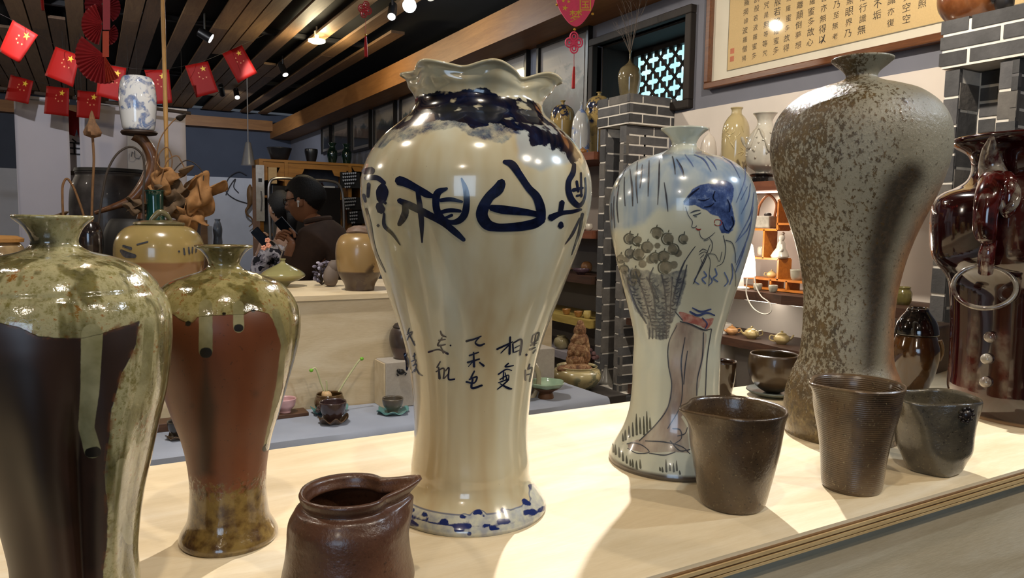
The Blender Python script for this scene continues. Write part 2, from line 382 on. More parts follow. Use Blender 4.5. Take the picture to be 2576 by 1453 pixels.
# ================================================================ the pots on the front table
TZ = 1.05
def sil_lean(c, pts, lean=(0, 0)):
    out = []; lean = np.array(lean)
    for u, v in pts:
        d = ray(u, v); z = .2
        for i in range(4):
            a = c[:2] + lean * z; k = (a @ d[:2]) / (d[:2] @ d[:2]); p = CAM + d * k; z = p[2] - c[2]
        out.append((float(np.linalg.norm(p[:2] - c[:2] - lean * z)), float(z)))
    return out
def merge(a, b):
    """mean radius of two silhouettes (r, z), both running upwards"""
    a = np.array(sorted(a, key=lambda q: q[1])); b = np.array(sorted(b, key=lambda q: q[1])); zs = a[:, 1]
    rb = np.interp(zs, b[:, 1], b[:, 0], left=np.nan, right=np.nan)
    return [(float(r if math.isnan(q) else (r + q) / 2), float(z)) for (r, z), q in zip(a, rb)]
def poly_sd(U, V, pts):
    P = np.array(pts, float); best = np.full(U.shape, 1e9); ins = np.zeros(U.shape, bool)
    for i in range(len(P)):
        a, b = P[i], P[(i + 1) % len(P)]; e = b - a; L = e @ e + 1e-9
        t = np.clip(((U - a[0]) * e[0] + (V - a[1]) * e[1]) / L, 0, 1)
        best = np.minimum(best, (U - a[0] - t * e[0]) ** 2 + (V - a[1] - t * e[1]) ** 2)
        cr = ((a[1] > V) != (b[1] > V)) & (U < (b[0] - a[0]) * (V - a[1]) / (b[1] - a[1] + 1e-12) + a[0]); ins ^= cr
    d = np.sqrt(best); return np.where(ins, d, -d)
def caps_sd(U, V, strokes):
    best = np.full(U.shape, -1e3)
    for st in strokes:
        if len(st) == 1: st = [st[0], st[0]]
        for (x0, y0, r0), (x1, y1, r1) in zip(st[:-1], st[1:]):
            L = (x1 - x0) ** 2 + (y1 - y0) ** 2 + 1e-9
            t = np.clip(((U - x0) * (x1 - x0) + (V - y0) * (y1 - y0)) / L, 0, 1)
            best = np.maximum(best, r0 + (r1 - r0) * t - np.sqrt((U - x0 - t * (x1 - x0)) ** 2 + (V - y0 - t * (y1 - y0)) ** 2))
    return best
def zt(scale, ox, oy):
    """reads lists of measured points taken at a magnification"""
    def f(pts): return [tuple([ox + p[0] / scale, oy + p[1] / scale] + [q / scale for q in p[2:]]) for p in pts]
    return f
class Pot:
    def __init__(s, name, label, cat, c, outer, mat, rows=160, segs=160, wall=.004, cut=.35, mod=None, lean=(0, 0), layers=None, group=None, part='body', foot=.006, lip_r=.0022):
        s.c = c; s.lean = np.array(lean); s.root = thing(name, c, label, cat, group)
        outer = sorted(outer, key=lambda q: q[1]) if not isinstance(outer, np.ndarray) else outer
        R = crom(outer, rows); R[:, 0] = np.maximum(R[:, 0], .002); s.outer = R
        f0 = [(max(R[0, 0] - foot, .001), R[0, 1])]
        lip = R[-1]; inner = []
        zc = R[0, 1] + (lip[1] - R[0, 1]) * cut
        tdir = R[-1] - R[-4]; tdir = tdir / (np.linalg.norm(tdir) + 1e-9)
        rim = [(lip[0] + tdir[0] * lip_r * .7 - .3 * wall, lip[1] + tdir[1] * lip_r * .7 + .0003 + .3 * lip_r), (lip[0] - wall * .8, lip[1] + lip_r * .35)]
        for r, z in R[::-1][1:]:
            if z < zc: break
            inner.append((max(r - wall, .002), z))
        prof = np.array(f0 + R.tolist() + rim + inner)
        s.n_out = len(R) + 1
        def md(TH, I, Rr, Z):
            q = (Rr, Z)
            if mod: q = mod(TH, I, Rr, Z)
            ex = q[2:] if len(q) > 2 else (0, 0)
            return (q[0], q[1], s.lean[0] * Z + ex[0], s.lean[1] * Z + ex[1])
        mb = MB().lathe(prof, c, segs, md)
        att = {}
        V = mb.v[0]; U_, V_, _ = proj(V)
        inn = np.repeat(np.arange(len(prof)) > s.n_out + 1, segs)
        for k, fn in (layers or {}).items():
            a = fn(U_, V_, V)
            a = np.clip(a, -40, 40); a[inn] = -40; att[k] = a
        s.body = mb.build(part, mat, s.root, angle=0, att=att)
    def hit(s, U, V):
        """points and outward normals on the pot where measured image points fall"""
        out = []; nor = []
        z_, r_ = s.outer[:, 1], s.outer[:, 0]
        for u, v in zip(U, V):
            d = ray(u, v); k0 = (s.c[:2] @ d[:2]) / (d[:2] @ d[:2]); rm = r_.max() / np.linalg.norm(d[:2])
            ks = np.linspace(k0 - rm * 1.05, k0, 220); P = CAM + ks[:, None] * d
            z = P[:, 2] - s.c[2]; rad = np.interp(z, z_, r_, left=0, right=0)
            g = np.hypot(P[:, 0] - s.c[0] - s.lean[0] * z, P[:, 1] - s.c[1] - s.lean[1] * z) - rad
            i = np.argmax(g <= 0)
            if g[i] > 0: i = np.argmin(g); p = P[i]
            elif i > 0: t = g[i-1] / (g[i-1] - g[i]); p = P[i-1] + t * (P[i] - P[i-1])
            else: p = P[0]
            zz = p[2] - s.c[2]; h = .002; sl = (np.interp(zz + h, z_, r_) - np.interp(zz - h, z_, r_)) / (2 * h)
            n = np.array([p[0] - s.c[0] - s.lean[0] * zz, p[1] - s.c[1] - s.lean[1] * zz, 0]); n /= np.linalg.norm(n) + 1e-9; n[2] = -np.clip(sl, -3, 3); n /= np.linalg.norm(n)
            out.append(p); nor.append(n)
        return np.array(out), np.array(nor)
    def strokes(s, name, mat, sts, off=.0004, step=4, label=None, parent=None, wk=1.0):
        """brush strokes [(x, y, width)...] laid on the glaze as thin ribbons"""
        mb = MB()
        for st in sts:
            S = np.array(st, float)
            if len(S) == 1: S = np.array([[S[0, 0], S[0, 1] - S[0, 2] * .3, S[0, 2] * .5], [S[0, 0], S[0, 1], S[0, 2]], [S[0, 0], S[0, 1] + S[0, 2] * .3, S[0, 2] * .5]])
            L = np.linalg.norm(np.diff(S[:, :2], axis=0), axis=1).sum(); n = max(4, int(L / step))
            Q = crom(S, n); w = np.maximum(Q[:, 2] * wk, .6) / 2
            T = np.gradient(Q[:, :2], axis=0); T /= np.linalg.norm(T, axis=1)[:, None] + 1e-9; N = np.stack([-T[:, 1], T[:, 0]], 1)
            e0 = Q[0, :2] - T[0] * w[0] * .7; e1 = Q[-1, :2] + T[-1] * w[-1] * .7
            A = np.concatenate([[e0 + N[0] * w[0] * .35], Q[:, :2] + N * w[:, None], [e1 + N[-1] * w[-1] * .35]])
            M_ = np.concatenate([[e0], Q[:, :2], [e1]])
            B = np.concatenate([[e0 - N[0] * w[0] * .35], Q[:, :2] - N * w[:, None], [e1 - N[-1] * w[-1] * .35]])
            pts = np.concatenate([A, M_, B]); p, nn = s.hit(pts[:, 0], pts[:, 1]); p = p + nn * off; m = len(A)
            mb.add(p, [(i, i + 1, m + i + 1, m + i) for i in range(m - 1)] + [(m + i, m + i + 1, 2 * m + i + 1, 2 * m + i) for i in range(m - 1)])
        o = mb.build(name, mat, parent or s.root, angle=0)
        if label: o['label'] = label
        return o

def soft(n, a, lo, hi, amp=0, scale=200, detail=4, vec=None):
    x = n.attr(a)
    if amp: x = n.math('ADD', x, n.math('MULTIPLY', n.math('SUBTRACT', n.noise(scale, detail, .6, vec), .5), amp))
    return n.step(x, lo, hi)

# ---- brush ink for the decorated vases
def ink(name, a, b, rough=.2, coat=.6):
    n = NT(name); f = n.noise(120, 5, .7); n.out(n.ramp(f, [(.35, a), (.72, b)]), rough, coat=coat, coat_r=.08); return n.m
INK = ink('blue_black_brush_ink', '060a1a', '131c3c'); INK2 = ink('pale_brush_ink', '26335c', '4a567c'); INKG = ink('grey_brush_line', '2b2d33', '4b4c52', .3)
INKB = ink('cobalt_brush_line', '3f4f78', '66779b', .3); INKR = ink('iron_red_brush', '6b1f1a', '9a3a2c', .3); INKD = ink('olive_brush', '35352c', '59584a', .3)

# ---------------------------------------------------------------- large ruffled vase
c, r0 = seat(1180, 1353, 193, TZ)
right = [(1373,1266),(1372,1250),(1355.5,1231),(1334,1201),(1323.5,1158),(1319,1115),(1321,1060),(1330,987),(1345,911),(1360,855),(1383,795),(1400,745),(1423,686),(1445,631),(1466,567),(1477,524),(1479,481),(1475,439),(1458,392),(1432,353),(1389,315),(1363,290),(1354,264),(1356,245),(1364,227),(1378,208),(1390,199)]
left = [(1020,1180),(1027,1162),(1033,1107),(1034.6,1056),(1031,979),(1025,919),(1012,864),(997,808),(980,770),(971,750),(941,665),(924,609),(909,558),(898.5,511),(895,464),(903,417),(924,375),(967,328),(1018,289),(1035,272),(1039,251),(1033,232),(1020,212),(1005,198)]
lean = tuple(RT[:2] * .012)
rs = sil_lean(c, right, lean); ls = sil_lean(c, left, lean)
prof = [(r0 * .985, 0), (r0 * 1.0, .004)] + [q for q in merge(rs, ls) if q[1] > .018]
zl = prof[-1][1]; TH0 = math.atan2(-c[1], -c[0])
def ruff(TH, I, R, Z):
    k = np.clip((Z - (zl - .032)) / .032, 0, 1) ** 1.6; k = np.where(I > 200, np.clip((Z - (zl - .032)) / .032, 0, 1) ** 1.6, k)
    ph = np.degrees((TH - TH0 + PI) % (2 * PI) - PI)          # 0 = towards the viewer's side, + = to its right
    pa = np.array([-180, -150, -120, -90, -66, -41, -13, 10, 46, 62, 82, 105, 130, 155, 180.]); cs = lambda ys: np.interp(ph, fine, np.convolve(np.pad(np.interp(fine, pa, ys), 12, 'wrap'), np.hanning(25) / np.hanning(25).sum(), 'valid'))
    fine = np.linspace(-180, 180, 361)
    dr = cs([.002, -.006, .005, .005, -.004, .006, -.006, .005, -.013, .002, .009, -.004, .005, -.006, .002])
    dz = cs([0, -.003, .002, .001, -.001, .003, -.0025, .002, -.006, .001, -.003, -.004, .002, -.003, 0])
    return R + k * dr * 1.25, Z + k * dz * 1.3
z4 = zt(2.343, 890, 140); z5 = zt(2.3435, 980, 740)
collar = z4([(335,270),(400,225),(500,203),(600,216),(680,195),(760,183),(850,225),(930,245),(1010,255),(1060,270),(1095,300),(1115,350),(1200,430),(1290,505),(1340,590),(1310,650),(1275,620),(1200,545),(1172,560),(1150,520),(1040,545),(1020,450),(920,430),(800,405),(700,425),(650,400),(560,372),(450,392),(330,412),(240,432),(130,475),(170,430),(300,340)])
fringe = z4([(95,545),(160,545),(215,515),(330,490),(450,450),(600,425),(700,480),(800,500),(880,522),(940,470),(1000,470),(960,380),(600,350),(400,360),(200,430)])
bluer = z4([(945,440),(960,600),(1000,650),(1100,690),(1180,650),(1270,640),(1330,620),(1300,500),(1150,400),(1000,400)])
lace = [[(x, y, r)] for x, y, r in z5([(165,1310,45),(235,1340,35),(300,1350,36),(375,1345,38),(440,1335,42),(525,1325,55),(610,1355,38),(690,1310,44),(760,1300,42),(820,1265,44),(870,1230,45),(860,1175,38),(845,1140,22)])]
dots = [z5(q) for q in ([(310,1335,15),(335,1337,15)],[(425,1308,14),(470,1325,6)],[(505,1285,16),(525,1278,14),(560,1310,5)],[(395,1385,18),(430,1388,12)],[(135,1270,15)],[(665,1268,14),(675,1280,10)],[(795,1220,18),(825,1235,12)],[(800,1285,16),(850,1280,16)],[(650,1340,18),(700,1335,14)],[(600,1378,14),(640,1380,10)],[(880,1275,12),(905,1262,16)],[(205,1290,14),(225,1320,6)],[(380,1362,14),(470,1365,18)],[(130,1345,20),(165,1360,10)],[(828,1128,12),(832,1150,6)],[(470,1410,14)],[(560,1362,12),(590,1362,10)],[(120,1300,10),(250,1345,6),(400,1368,5),(560,1370,5),(720,1345,5),(860,1295,5),(920,1240,4)])]
def m_cv():
    n = NT('cream_glaze_blue_collar'); v = n.co((7, 7, .8))
    run = n.noise(4, 3, .5, v); cr = n.ramp(run, [(.3, 'ab9670'), (.5, 'bcb090'), (.7, 'c5c1aa')])
    sp = n.step(n.voro(95), .035, .02); sp = n.math('MULTIPLY', sp, n.step(n.noise(40, 1), .52, .6))
    cr = n.mix(n.math('MULTIPLY', sp, .7), cr, '5a5040')
    w1 = n.math('MULTIPLY', soft(n, 'bluer', -4, 10, 18, 60), .55); cr = n.mix(w1, cr, '8fa0ae')
    w2 = n.math('MULTIPLY', soft(n, 'fringe', -2, 4, 26, 70), n.ramp(n.noise(90, 5, .7), [(.38, .25), (.62, .95)])); cr = n.mix(w2, cr, n.ramp(n.noise(60, 4), [(.4, '22304f'), (.65, '77807e')]))
    hol = n.step(n.noise(42, 3, .5, n.co((1, 1, 1.6))), .60, .66); edge = n.step(n.attr('collar'), 20, 60)
    k = n.math('MULTIPLY', soft(n, 'collar', -1, 2.5, 30, 95), n.math('SUBTRACT', 1.0, n.math('MULTIPLY', hol, .8)))
    cr = n.mix(k, cr, n.ramp(n.noise(50, 5, .7), [(.35, '05070f'), (.58, '0a1026'), (.8, '233254')]))
    lc = soft(n, 'lace', -1, 2, 8, 160); cr = n.mix(n.math('MULTIPLY', lc, .8), cr, n.ramp(n.noise(110, 4), [(.35, '8d949c'), (.6, 'b9b8a6')]))
    ed = n.math('MULTIPLY', n.step(n.math('ABSOLUTE', n.attr('lace')), 2.2, .6), .75); cr = n.mix(ed, cr, '39486a')
    cr = n.mix(soft(n, 'dots', -1, 1.5, 5, 200), cr, '18275a')
    n.out(cr, .16, coat=.7, coat_r=.04, spec=.5); n.bump(n.noise(14, 2), .06, .01); return n.m
cv = Pot('ruffled_vase', 'tall cream vase with ruffled rim, blue-black collar and large brushed characters', 'vase', c, prof, m_cv(), 230, 320, .005, .4, ruff, lean,
    dict(collar=lambda U, V, P: poly_sd(U, V, collar), fringe=lambda U, V, P: poly_sd(U, V, fringe), bluer=lambda U, V, P: poly_sd(U, V, bluer),
         lace=lambda U, V, P: np.maximum(caps_sd(U, V, lace), ((TZ + .017) - P[:, 2]) * 2400), dots=lambda U, V, P: caps_sd(U, V, dots)))
big = {
 'white_sign': [[(885,625,22),(930,640,46),(975,700,42),(1030,780,42),(1075,830,50),(1100,900,56),(1105,965,50)],[(872,745,50),(850,785,66),(800,830,58),(765,890,66),(755,940,70),(785,992,66),(840,1010,50),(920,1010,50),(1000,1002,54),(1070,985,56),(1110,960,50)],[(808,895,36),(870,905,50),(960,915,46),(1040,925,36),(1100,940,34)]],
 'mutual_sign': [[(265,735,56),(300,745,52),(370,780,42),(430,815,42),(470,830,22)],[(375,780,24),(390,880,32),(400,980,30),(403,1100,8)],[(300,880,30),(305,920,42),(290,960,40),(268,995,24)],[(268,852,30),(330,880,42),(430,930,42),(530,985,38),(600,1040,38),(650,1085,24)],[(550,782,16),(495,808,42),(485,880,42),(505,940,42),(560,978,26),(612,975,36),(650,940,42),(665,870,38),(660,790,32),(635,722,10)],[(510,852,22),(570,846,26),(640,860,14)],[(500,925,22),(570,910,26),(630,915,18)],[(530,960,16),(580,938,18)]],
 'change_sign': [[(60,682,34),(110,676,44)],[(70,720,22),(140,720,30),(182,750,24)],[(172,770,50),(170,800,74),(165,850,56)],[(150,880,44),(165,912,50)],[(190,870,16),(160,840,14)],[(180,930,14),(182,1000,22),(230,1050,18),(275,1115,6)],[(90,755,22),(85,830,18)],[(75,900,12),(98,1000,18),(108,1080,22),(130,1160,18),(188,1275,5)],[(145,1000,20)],[(60,820,20),(70,860,14)]],
 'black_sign': [[(1298,640,22),(1290,690,32),(1265,740,32),(1265,800,36),(1285,850,36),(1325,882,30),(1350,860,18),(1365,800,12),(1362,720,10)],[(1337,690,12),(1340,830,12)],[(1290,792,22),(1320,785,20),(1350,778,12)],[(1312,740,16),(1322,800,14)],[(1312,825,14),(1345,820,10)],[(1158,955,42),(1220,927,28),(1290,917,22),(1338,905,16)],[(1226,862,32),(1215,930,28)],[(1220,985,26),(1218,1005,36)],[(1332,955,10),(1287,1050,16),(1245,1110,5)],[(1347,930,16),(1327,1040,16),(1283,1172,5)]],
}
for k_, v_ in big.items(): cv.strokes('painted_character', INK, [z4(q) for q in v_], label='large blue-black brushed character')
small = [
 [[(845,240,6),(880,225,8),(870,270,8)],[(845,240,6),(838,285,7),(868,272,5)],[(862,235,5),(852,300,7)],[(830,300,8),(868,285,5)],[(825,325,10),(858,312,6)],[(805,355,14)],[(845,345,8),(860,325,5)],
  [(825,410,7),(815,440,8)],[(800,445,7),(800,505,8)],[(815,440,8),(838,430,8),(825,512,8)],[(802,475,5),(825,468,5)]],
 [[(632,322,10),(690,295,9),(725,278,5)],[(710,250,10),(706,350,12)],[(700,300,8),(655,345,5)],[(725,290,8),(728,340,9)],[(728,285,7),(775,265,10),(768,355,10)],[(735,315,5),(765,300,5)],[(735,340,6),(765,328,5)],
  [(700,405,8),(680,425,8),(730,418,6)],[(640,470,8),(690,440,7),(720,448,4)],[(672,455,6),(668,500,8)],[(650,500,7),(700,475,6),(700,505,6)],[(680,460,5),(690,500,7)],[(640,520,6),(700,500,8),(670,530,8),(635,558,6)],[(650,525,5),(700,552,12),(720,556,6)]],
 [[(452,275,12),(500,262,9),(540,245,6)],[(530,250,6),(505,285,8),(530,300,12),(560,290,7)],
  [(470,360,9),(525,340,7)],[(460,400,11),(530,380,8)],[(495,340,8),(498,425,13)],[(490,395,7),(465,425,4)],[(530,400,8),(555,420,12)],
  [(500,450,8),(480,490,9)],[(470,500,8),(515,485,9),(500,520,8),(452,515,10)],[(490,500,10),(485,550,12),(545,535,10)]],
 [[(300,215,6),(310,240,10),(335,250,5)],[(290,270,8),(330,265,5)],[(310,255,7),(285,300,9),(330,295,7)],[(230,340,10),(290,325,7),(345,350,12)],[(300,300,7),(318,345,8)],[(360,300,10)],
  [(300,395,7),(280,430,8)],[(290,430,8),(296,495,14)],[(275,455,7),(320,435,8),(318,495,8)],[(330,450,7),(350,430,7),(350,500,9),(385,498,8)],[(322,495,7),(345,470,6)]],
 [[(118,198,5),(110,225,7)],[(105,235,6),(135,220,6),(122,250,7)],[(120,235,6),(105,270,5)],[(125,250,6),(150,300,7)],[(140,290,4),(148,275,4)],
  [(140,365,7),(155,355,5)],[(148,345,6),(148,380,6)],[(130,395,6),(158,385,5),(150,410,5)],[(140,420,8),(160,410,6),(150,455,5)],[(155,430,6),(178,470,7),(195,478,5)],[(135,460,5),(150,440,4)],[(92,350,14),(108,400,20),(104,445,10)]],
]
for s_ in small: cv.strokes('inscription_column', INK, [z5([(a, b, w * 1.15) for a, b, w in q]) for q in s_], step=3, label='column of small brushed characters')
# ---------------------------------------------------------------- vase with painted lady
c, r0 = seat(1690, 1212, 163, TZ)
right = [(1801,908),(1810,851),(1829,781),(1851.5,712),(1874,642),(1893,572),(1902,515),(1899,471),(1874,427),(1829,401),(1779,386),(1752,371),(1750,360),(1758,344),(1772,331),(1780,325)]
left = [(1527,1149),(1541,1117),(1566,1073),(1582,1028),(1590,965),(1592,908),(1589,845),(1573,769),(1551,686),(1535,617),(1527,553),(1530,496),(1551,446),(1589,408),(1658,385),(1681,373),(1687,362),(1680,346),(1666,333),(1658,328)]
rs = sil_lean(c, right); ls = sil_lean(c, left)
prof = [(r0 * .985, 0), (r0, .003)] + [q for q in merge(ls, rs) if q[1] > .012]
zl_ = zt(1.579, 1500, 300); z6 = zt(4.273, 1700, 380); z7 = zt(2.905, 1530, 380); z8 = zt(3.228, 1500, 780)
L_wash = zl_([(30,450),(50,300),(100,190),(180,150),(280,122),(420,122),(560,160),(650,280),(650,400),(610,540),(565,660),(548,560),(560,450),(545,350),(480,245),(380,275),(335,330),(300,370),(250,365),(190,415),(100,440)])
L_hair = z6([(75,570),(110,490),(180,410),(260,360),(350,340),(420,350),(440,320),(520,310),(600,340),(630,400),(620,480),(600,560),(620,660),(640,760),(620,850),(560,890),(490,880),(460,820),(480,740),(450,700),(380,680),(330,640),(260,610),(200,580),(130,590)])
L_skirt = z8([(650,100),(590,250),(585,420),(610,600),(580,780),(500,900),(380,1030),(250,1080),(260,1130),(400,1160),(600,1150),(760,1160),(740,950),(690,870),(820,700),(870,400),(900,200),(860,150),(720,90)])
L_bask = z7([(90,880),(130,1000),(200,1170),(280,1260),(290,1350),(360,1380),(440,1370),(460,1260),(520,1130),(560,1000),(580,860),(480,880),(380,900),(290,870),(180,850)])
L_flow = [[q] for q in z7([(160,640,34),(215,650,32),(355,600,40),(440,640,40),(95,780,26),(135,790,24),(165,745,32),(225,750,40),(290,700,40),(360,690,24),(345,780,34),(410,770,38),(470,715,36),(510,745,30),(115,865,30),(420,850,46),(250,825,30),(555,640,32),(480,830,30),(180,950,34),(200,890,34),(310,790,34)])]
L_red = z8([(660,0),(760,30),(870,70),(960,60),(940,120),(900,160),(850,130),(700,90)])
def m_lady():
    n = NT('pale_glaze_painted_lady'); cr = n.ramp(n.noise(6, 2), [(.35, 'aaa894'), (.65, 'b9bcae')])
    st = n.noise(7, 3, .6, n.co((6, 6, .8)))
    cr = n.mix(n.math('MULTIPLY', soft(n, 'wash', -8, 14, 30, 40), n.ramp(st, [(.35, .45), (.7, .95)])), cr, n.ramp(st, [(.35, '8296ac'), (.65, '66809f')]))
    cr = n.mix(n.math('MULTIPLY', soft(n, 'skirt', -1, 2, 6, 120), n.ramp(n.noise(40, 4, .6, n.co((1, 1, .35))), [(.35, .5), (.65, .95)])), cr, n.ramp(n.noise(60, 3, .6, n.co((1, 1, .3))), [(.4, '8f7d71'), (.65, '75655d')]))
    cr = n.mix(n.math('MULTIPLY', soft(n, 'bask', -2, 3, 10, 150), n.ramp(n.noise(150, 3), [(.35, .5), (.65, .95)])), cr, '4c5055')
    cr = n.mix(n.math('MULTIPLY', soft(n, 'flow', -1, 1.5, 3, 150), .85), cr, n.ramp(n.noise(90, 3), [(.35, '453f33'), (.65, '6c6554')]))
    cr = n.mix(soft(n, 'hair', -1, 2, 8, 130), cr, n.ramp(n.noise(120, 4, .7), [(.3, '1f2c52'), (.55, '3c4f7d'), (.8, '8291ab')]))
    cr = n.mix(n.math('MULTIPLY', soft(n, 'red', -1, 2, 6, 130), .85), cr, n.ramp(n.noise(120, 3), [(.4, '8f3a35'), (.65, 'a8776c')]))
    cr = n.mix(n.step(n.attr('footb'), -2, 6), cr, '4d4338')
    n.out(cr, .2, coat=.6, coat_r=.05); return n.m
lady = Pot('painted_lady_vase', 'slender pale vase painted with a lady carrying a basket under blue willow', 'vase', c, prof, m_lady(), 200, 280, .004, .6, None, (0, 0),
    dict(wash=lambda U, V, P: poly_sd(U, V, L_wash), hair=lambda U, V, P: poly_sd(U, V, L_hair), skirt=lambda U, V, P: poly_sd(U, V, L_skirt), bask=lambda U, V, P: poly_sd(U, V, L_bask),
         flow=lambda U, V, P: caps_sd(U, V, L_flow), red=lambda U, V, P: poly_sd(U, V, L_red), footb=lambda U, V, P: ((TZ + .008) - P[:, 2]) * 2000))
will = [[(300,70,5),(296,200,9),(292,330,4)],[(215,80,5),(205,220,9),(215,380,4)],[(160,130,4),(175,260,10),(180,400,5)],[(375,40,5),(372,200,9),(362,390,4)],[(410,230,4),(425,330,9),(437,440,4)],[(120,190,4),(118,300,6),(125,400,4)],[(80,250,4),(65,380,7),(75,520,4)],[(45,330,4),(40,420,6),(48,560,4)],[(25,380,3),(28,500,5)],[(160,60,3),(110,160,6),(60,270,3)],[(250,100,4),(240,210,7),(232,270,4)],[(470,40,5),(485,110,8),(490,170,4)],[(500,60,5),(540,130,9),(555,190,4)]]
lady.strokes('painted_willow', INKG, [z7(q) for q in will], wk=1.4)
will2 = [[(100,40,8),(160,120,12),(190,170,5)],[(200,40,8),(300,90,16),(380,220,6)],[(330,60,6),(400,130,14),(440,200,5)],[(20,120,8),(60,200,14),(90,300,5)],[(500,60,6),(600,130,10),(690,290,5)],[(740,180,8),(745,290,12),(650,550,5)],[(800,350,8),(780,500,12),(705,670,5)],[(840,440,8),(800,680,12),(650,970,5)],[(800,760,8),(760,850,12),(640,980,5)],[(830,600,8),(780,900,12),(650,1220,6)],[(750,1000,8),(700,1150,12),(640,1300,6)],[(770,380,6),(700,520,9)]]
lady.strokes('painted_willow', INKB, [z6(q) for q in will2])
face = [[(105,600,5),(135,690,6),(180,760,6),(172,815,6),(205,820,7),(225,800,5)],[(160,662,8),(210,640,12),(262,634,6)],[(185,690,6),(230,680,10),(270,662,5)],[(200,700,6),(225,705,6)],[(255,860,5),(265,915,6),(310,945,6),(370,915,6),(420,872,4)],[(355,925,5),(390,980,6),(385,1060,5),(360,1105,5)],[(510,905,6),(535,1040,6),(500,1200,5),(440,1235,4)],[(535,955,8),(600,980,7),(635,1080,5),(640,1200,4)],[(345,1100,5),(420,1110,5),(465,1185,4),(495,1080,5)],[(255,1080,6),(290,1050,7),(330,1065,5)],[(250,1110,5),(300,1080,6),(345,1095,5)],[(260,1150,5),(300,1110,6)],[(270,1160,5),(290,1220,5)],[(345,1110,6),(370,1180,5),(360,1300,5),(355,1450,4)],[(300,960,5),(350,950,5)]]
lady.strokes('painted_figure', INKG, [z6(q) for q in face], wk=1.3)
lady.strokes('painted_figure', INKR, [z6(q) for q in ([(215,830,8),(245,845,22),(270,835,8)],[(415,770,8),(420,740,8),(460,735,8),(492,755,8),(485,790,8),(440,800,8),(415,785,8)])])
lady.strokes('painted_hair_line', INK, [z6(q) for q in ([(90,545,20),(170,460,22),(250,400,12)],[(240,520,8),(300,530,14),(360,510,8)],[(300,600,8),(370,590,14),(410,560,8)],[(420,430,10),(400,500,12),(430,540,8)],[(555,520,10),(580,590,14),(575,650,10)],[(600,700,10),(620,780,14),(570,860,10)],[(500,760,10),(530,840,12),(570,860,8)])])
arm = [[(610,1800/2.9,3)]]
br = [[(560,800,8),(520,900,10),(470,1100,8)],[(575,830,6),(545,960,9),(500,1130,6)],[(330,850,6),(300,930,8),(330,1050,6),(350,1230,4)],[(390,900,6),(410,1000,7),(430,1200,5)],[(280,920,8),(330,1000,9),(370,1100,6)],[(470,920,6),(460,1050,7),(450,1240,5)],[(200,880,6),(260,1050,7),(310,1240,5)],[(140,960,6),(200,1120,9),(280,1260,6)]]
for k_ in range(18):
    y_ = 930 + k_ * 24; x0_ = 120 + max(0, (y_ - 960)) * .62; x1_ = 560 - max(0, (y_ - 980)) * .42
    for j_ in range(5):
        a_ = x0_ + (x1_ - x0_) * (j_ + random.random() * .5) / 5; br.append([(a_, y_ + random.uniform(-8, 8), 5), (a_ + 18, y_ + 9 + random.uniform(-5, 5), 8), (a_ + 38, y_ + random.uniform(-8, 8), 4)])
for k_ in range(6): br.append([(300 + k_ * 25, 1290, 4), (300 + k_ * 25, 1370, 6)])
lady.strokes('painted_basket', INKG, [z7(q) for q in br], step=3, wk=1.3)
fl = []
for (x, y, r) in [(160,640,44),(215,655,40),(355,600,48),(440,640,50),(95,785,34),(165,745,40),(225,750,50),(290,700,46),(345,780,44),(410,770,46),(470,715,46),(420,850,56),(115,865,36),(555,640,40),(180,950,40),(200,890,40)]:
    a0 = random.uniform(0, 6); fl.append([(x + r * math.cos(a0 + t), y + r * .9 * math.sin(a0 + t), w_) for t, w_ in ((0, 3), (.8, 6), (1.8, 7), (2.8, 5), (3.8, 3))]); fl.append([(x - 6, y + r * .5, 10), (x + 8, y + r * .7, 16)]); fl.append([(x, y - r, 6), (x + 4, y - r - 14, 4)])
lady.strokes('painted_blossom', INKD, [z7(q) for q in fl], step=3, wk=1.5)
sk = [[(655,120,4),(590,260,6),(585,430,6),(612,610,6),(580,790,6),(490,920,6),(350,1060,6)],[(720,220,4),(690,420,8),(700,620,6),(680,780,5),(580,960,5)],[(740,330,5),(720,470,7),(710,600,5)],[(870,180,5),(860,380,7),(820,560,6),(815,690,5)],[(935,150,5),(900,380,6),(885,690,5)],[(250,1085,5),(300,1075,6),(380,1100,6),(430,1150,6),(330,1160,5),(255,1120,5)],[(430,1160,5),(560,1175,7),(640,1150,6)],[(400,1060,6),(560,1070,7),(700,1110,6),(760,1165,5)],[(620,960,5),(680,970,7),(690,1040,5),(640,1080,5)],[(660,1020,5),(720,1000,6),(740,950,4)],[(600,1060,6),(680,1140,7),(760,1130,5)],[(680,90,6),(760,110,8),(880,160,8),(930,150,5)],[(640,10,6),(700,80,6)]]
lady.strokes('painted_skirt_line', INKG, [z8(q) for q in sk], wk=1.4)
up_ = [[(370,1000,5),(330,1100,8),(270,1230,9),(190,1420,6)],[(210,1020,7),(150,1100,10),(60,1250,9),(10,1400,6)],[(340,1110,8),(300,1200,12),(230,1330,14),(190,1420,10)],[(600,1200,5),(640,1330,5),(640,1450,4)]]
for q in up_: lady.strokes('painted_branch', INKG, [z6(q)])
gr = []
for x_, y_, h_ in [(330,1010,170),(360,1000,130),(390,1010,150),(415,990,170),(440,960,90),(300,1020,110),(270,1030,90),(240,1050,80),(220,1060,60),(300,1270,60),(330,1290,70),(360,1280,70),(280,1260,50),(250,1240,60),(220,1220,70),(190,1190,80),(160,1170,80),(140,1150,70),(570,1310,100),(600,1300,60),(630,1310,70),(655,1300,80),(540,1310,40),(520,1300,30),(680,1330,30)]:
    gr.append([(x_, y_, 14), (x_ - 3, y_ - h_ * .5, 12), (x_ - 4, y_ - h_, 3)])
lady.strokes('painted_grass', INKD, [z8(q) for q in gr], wk=1.2)
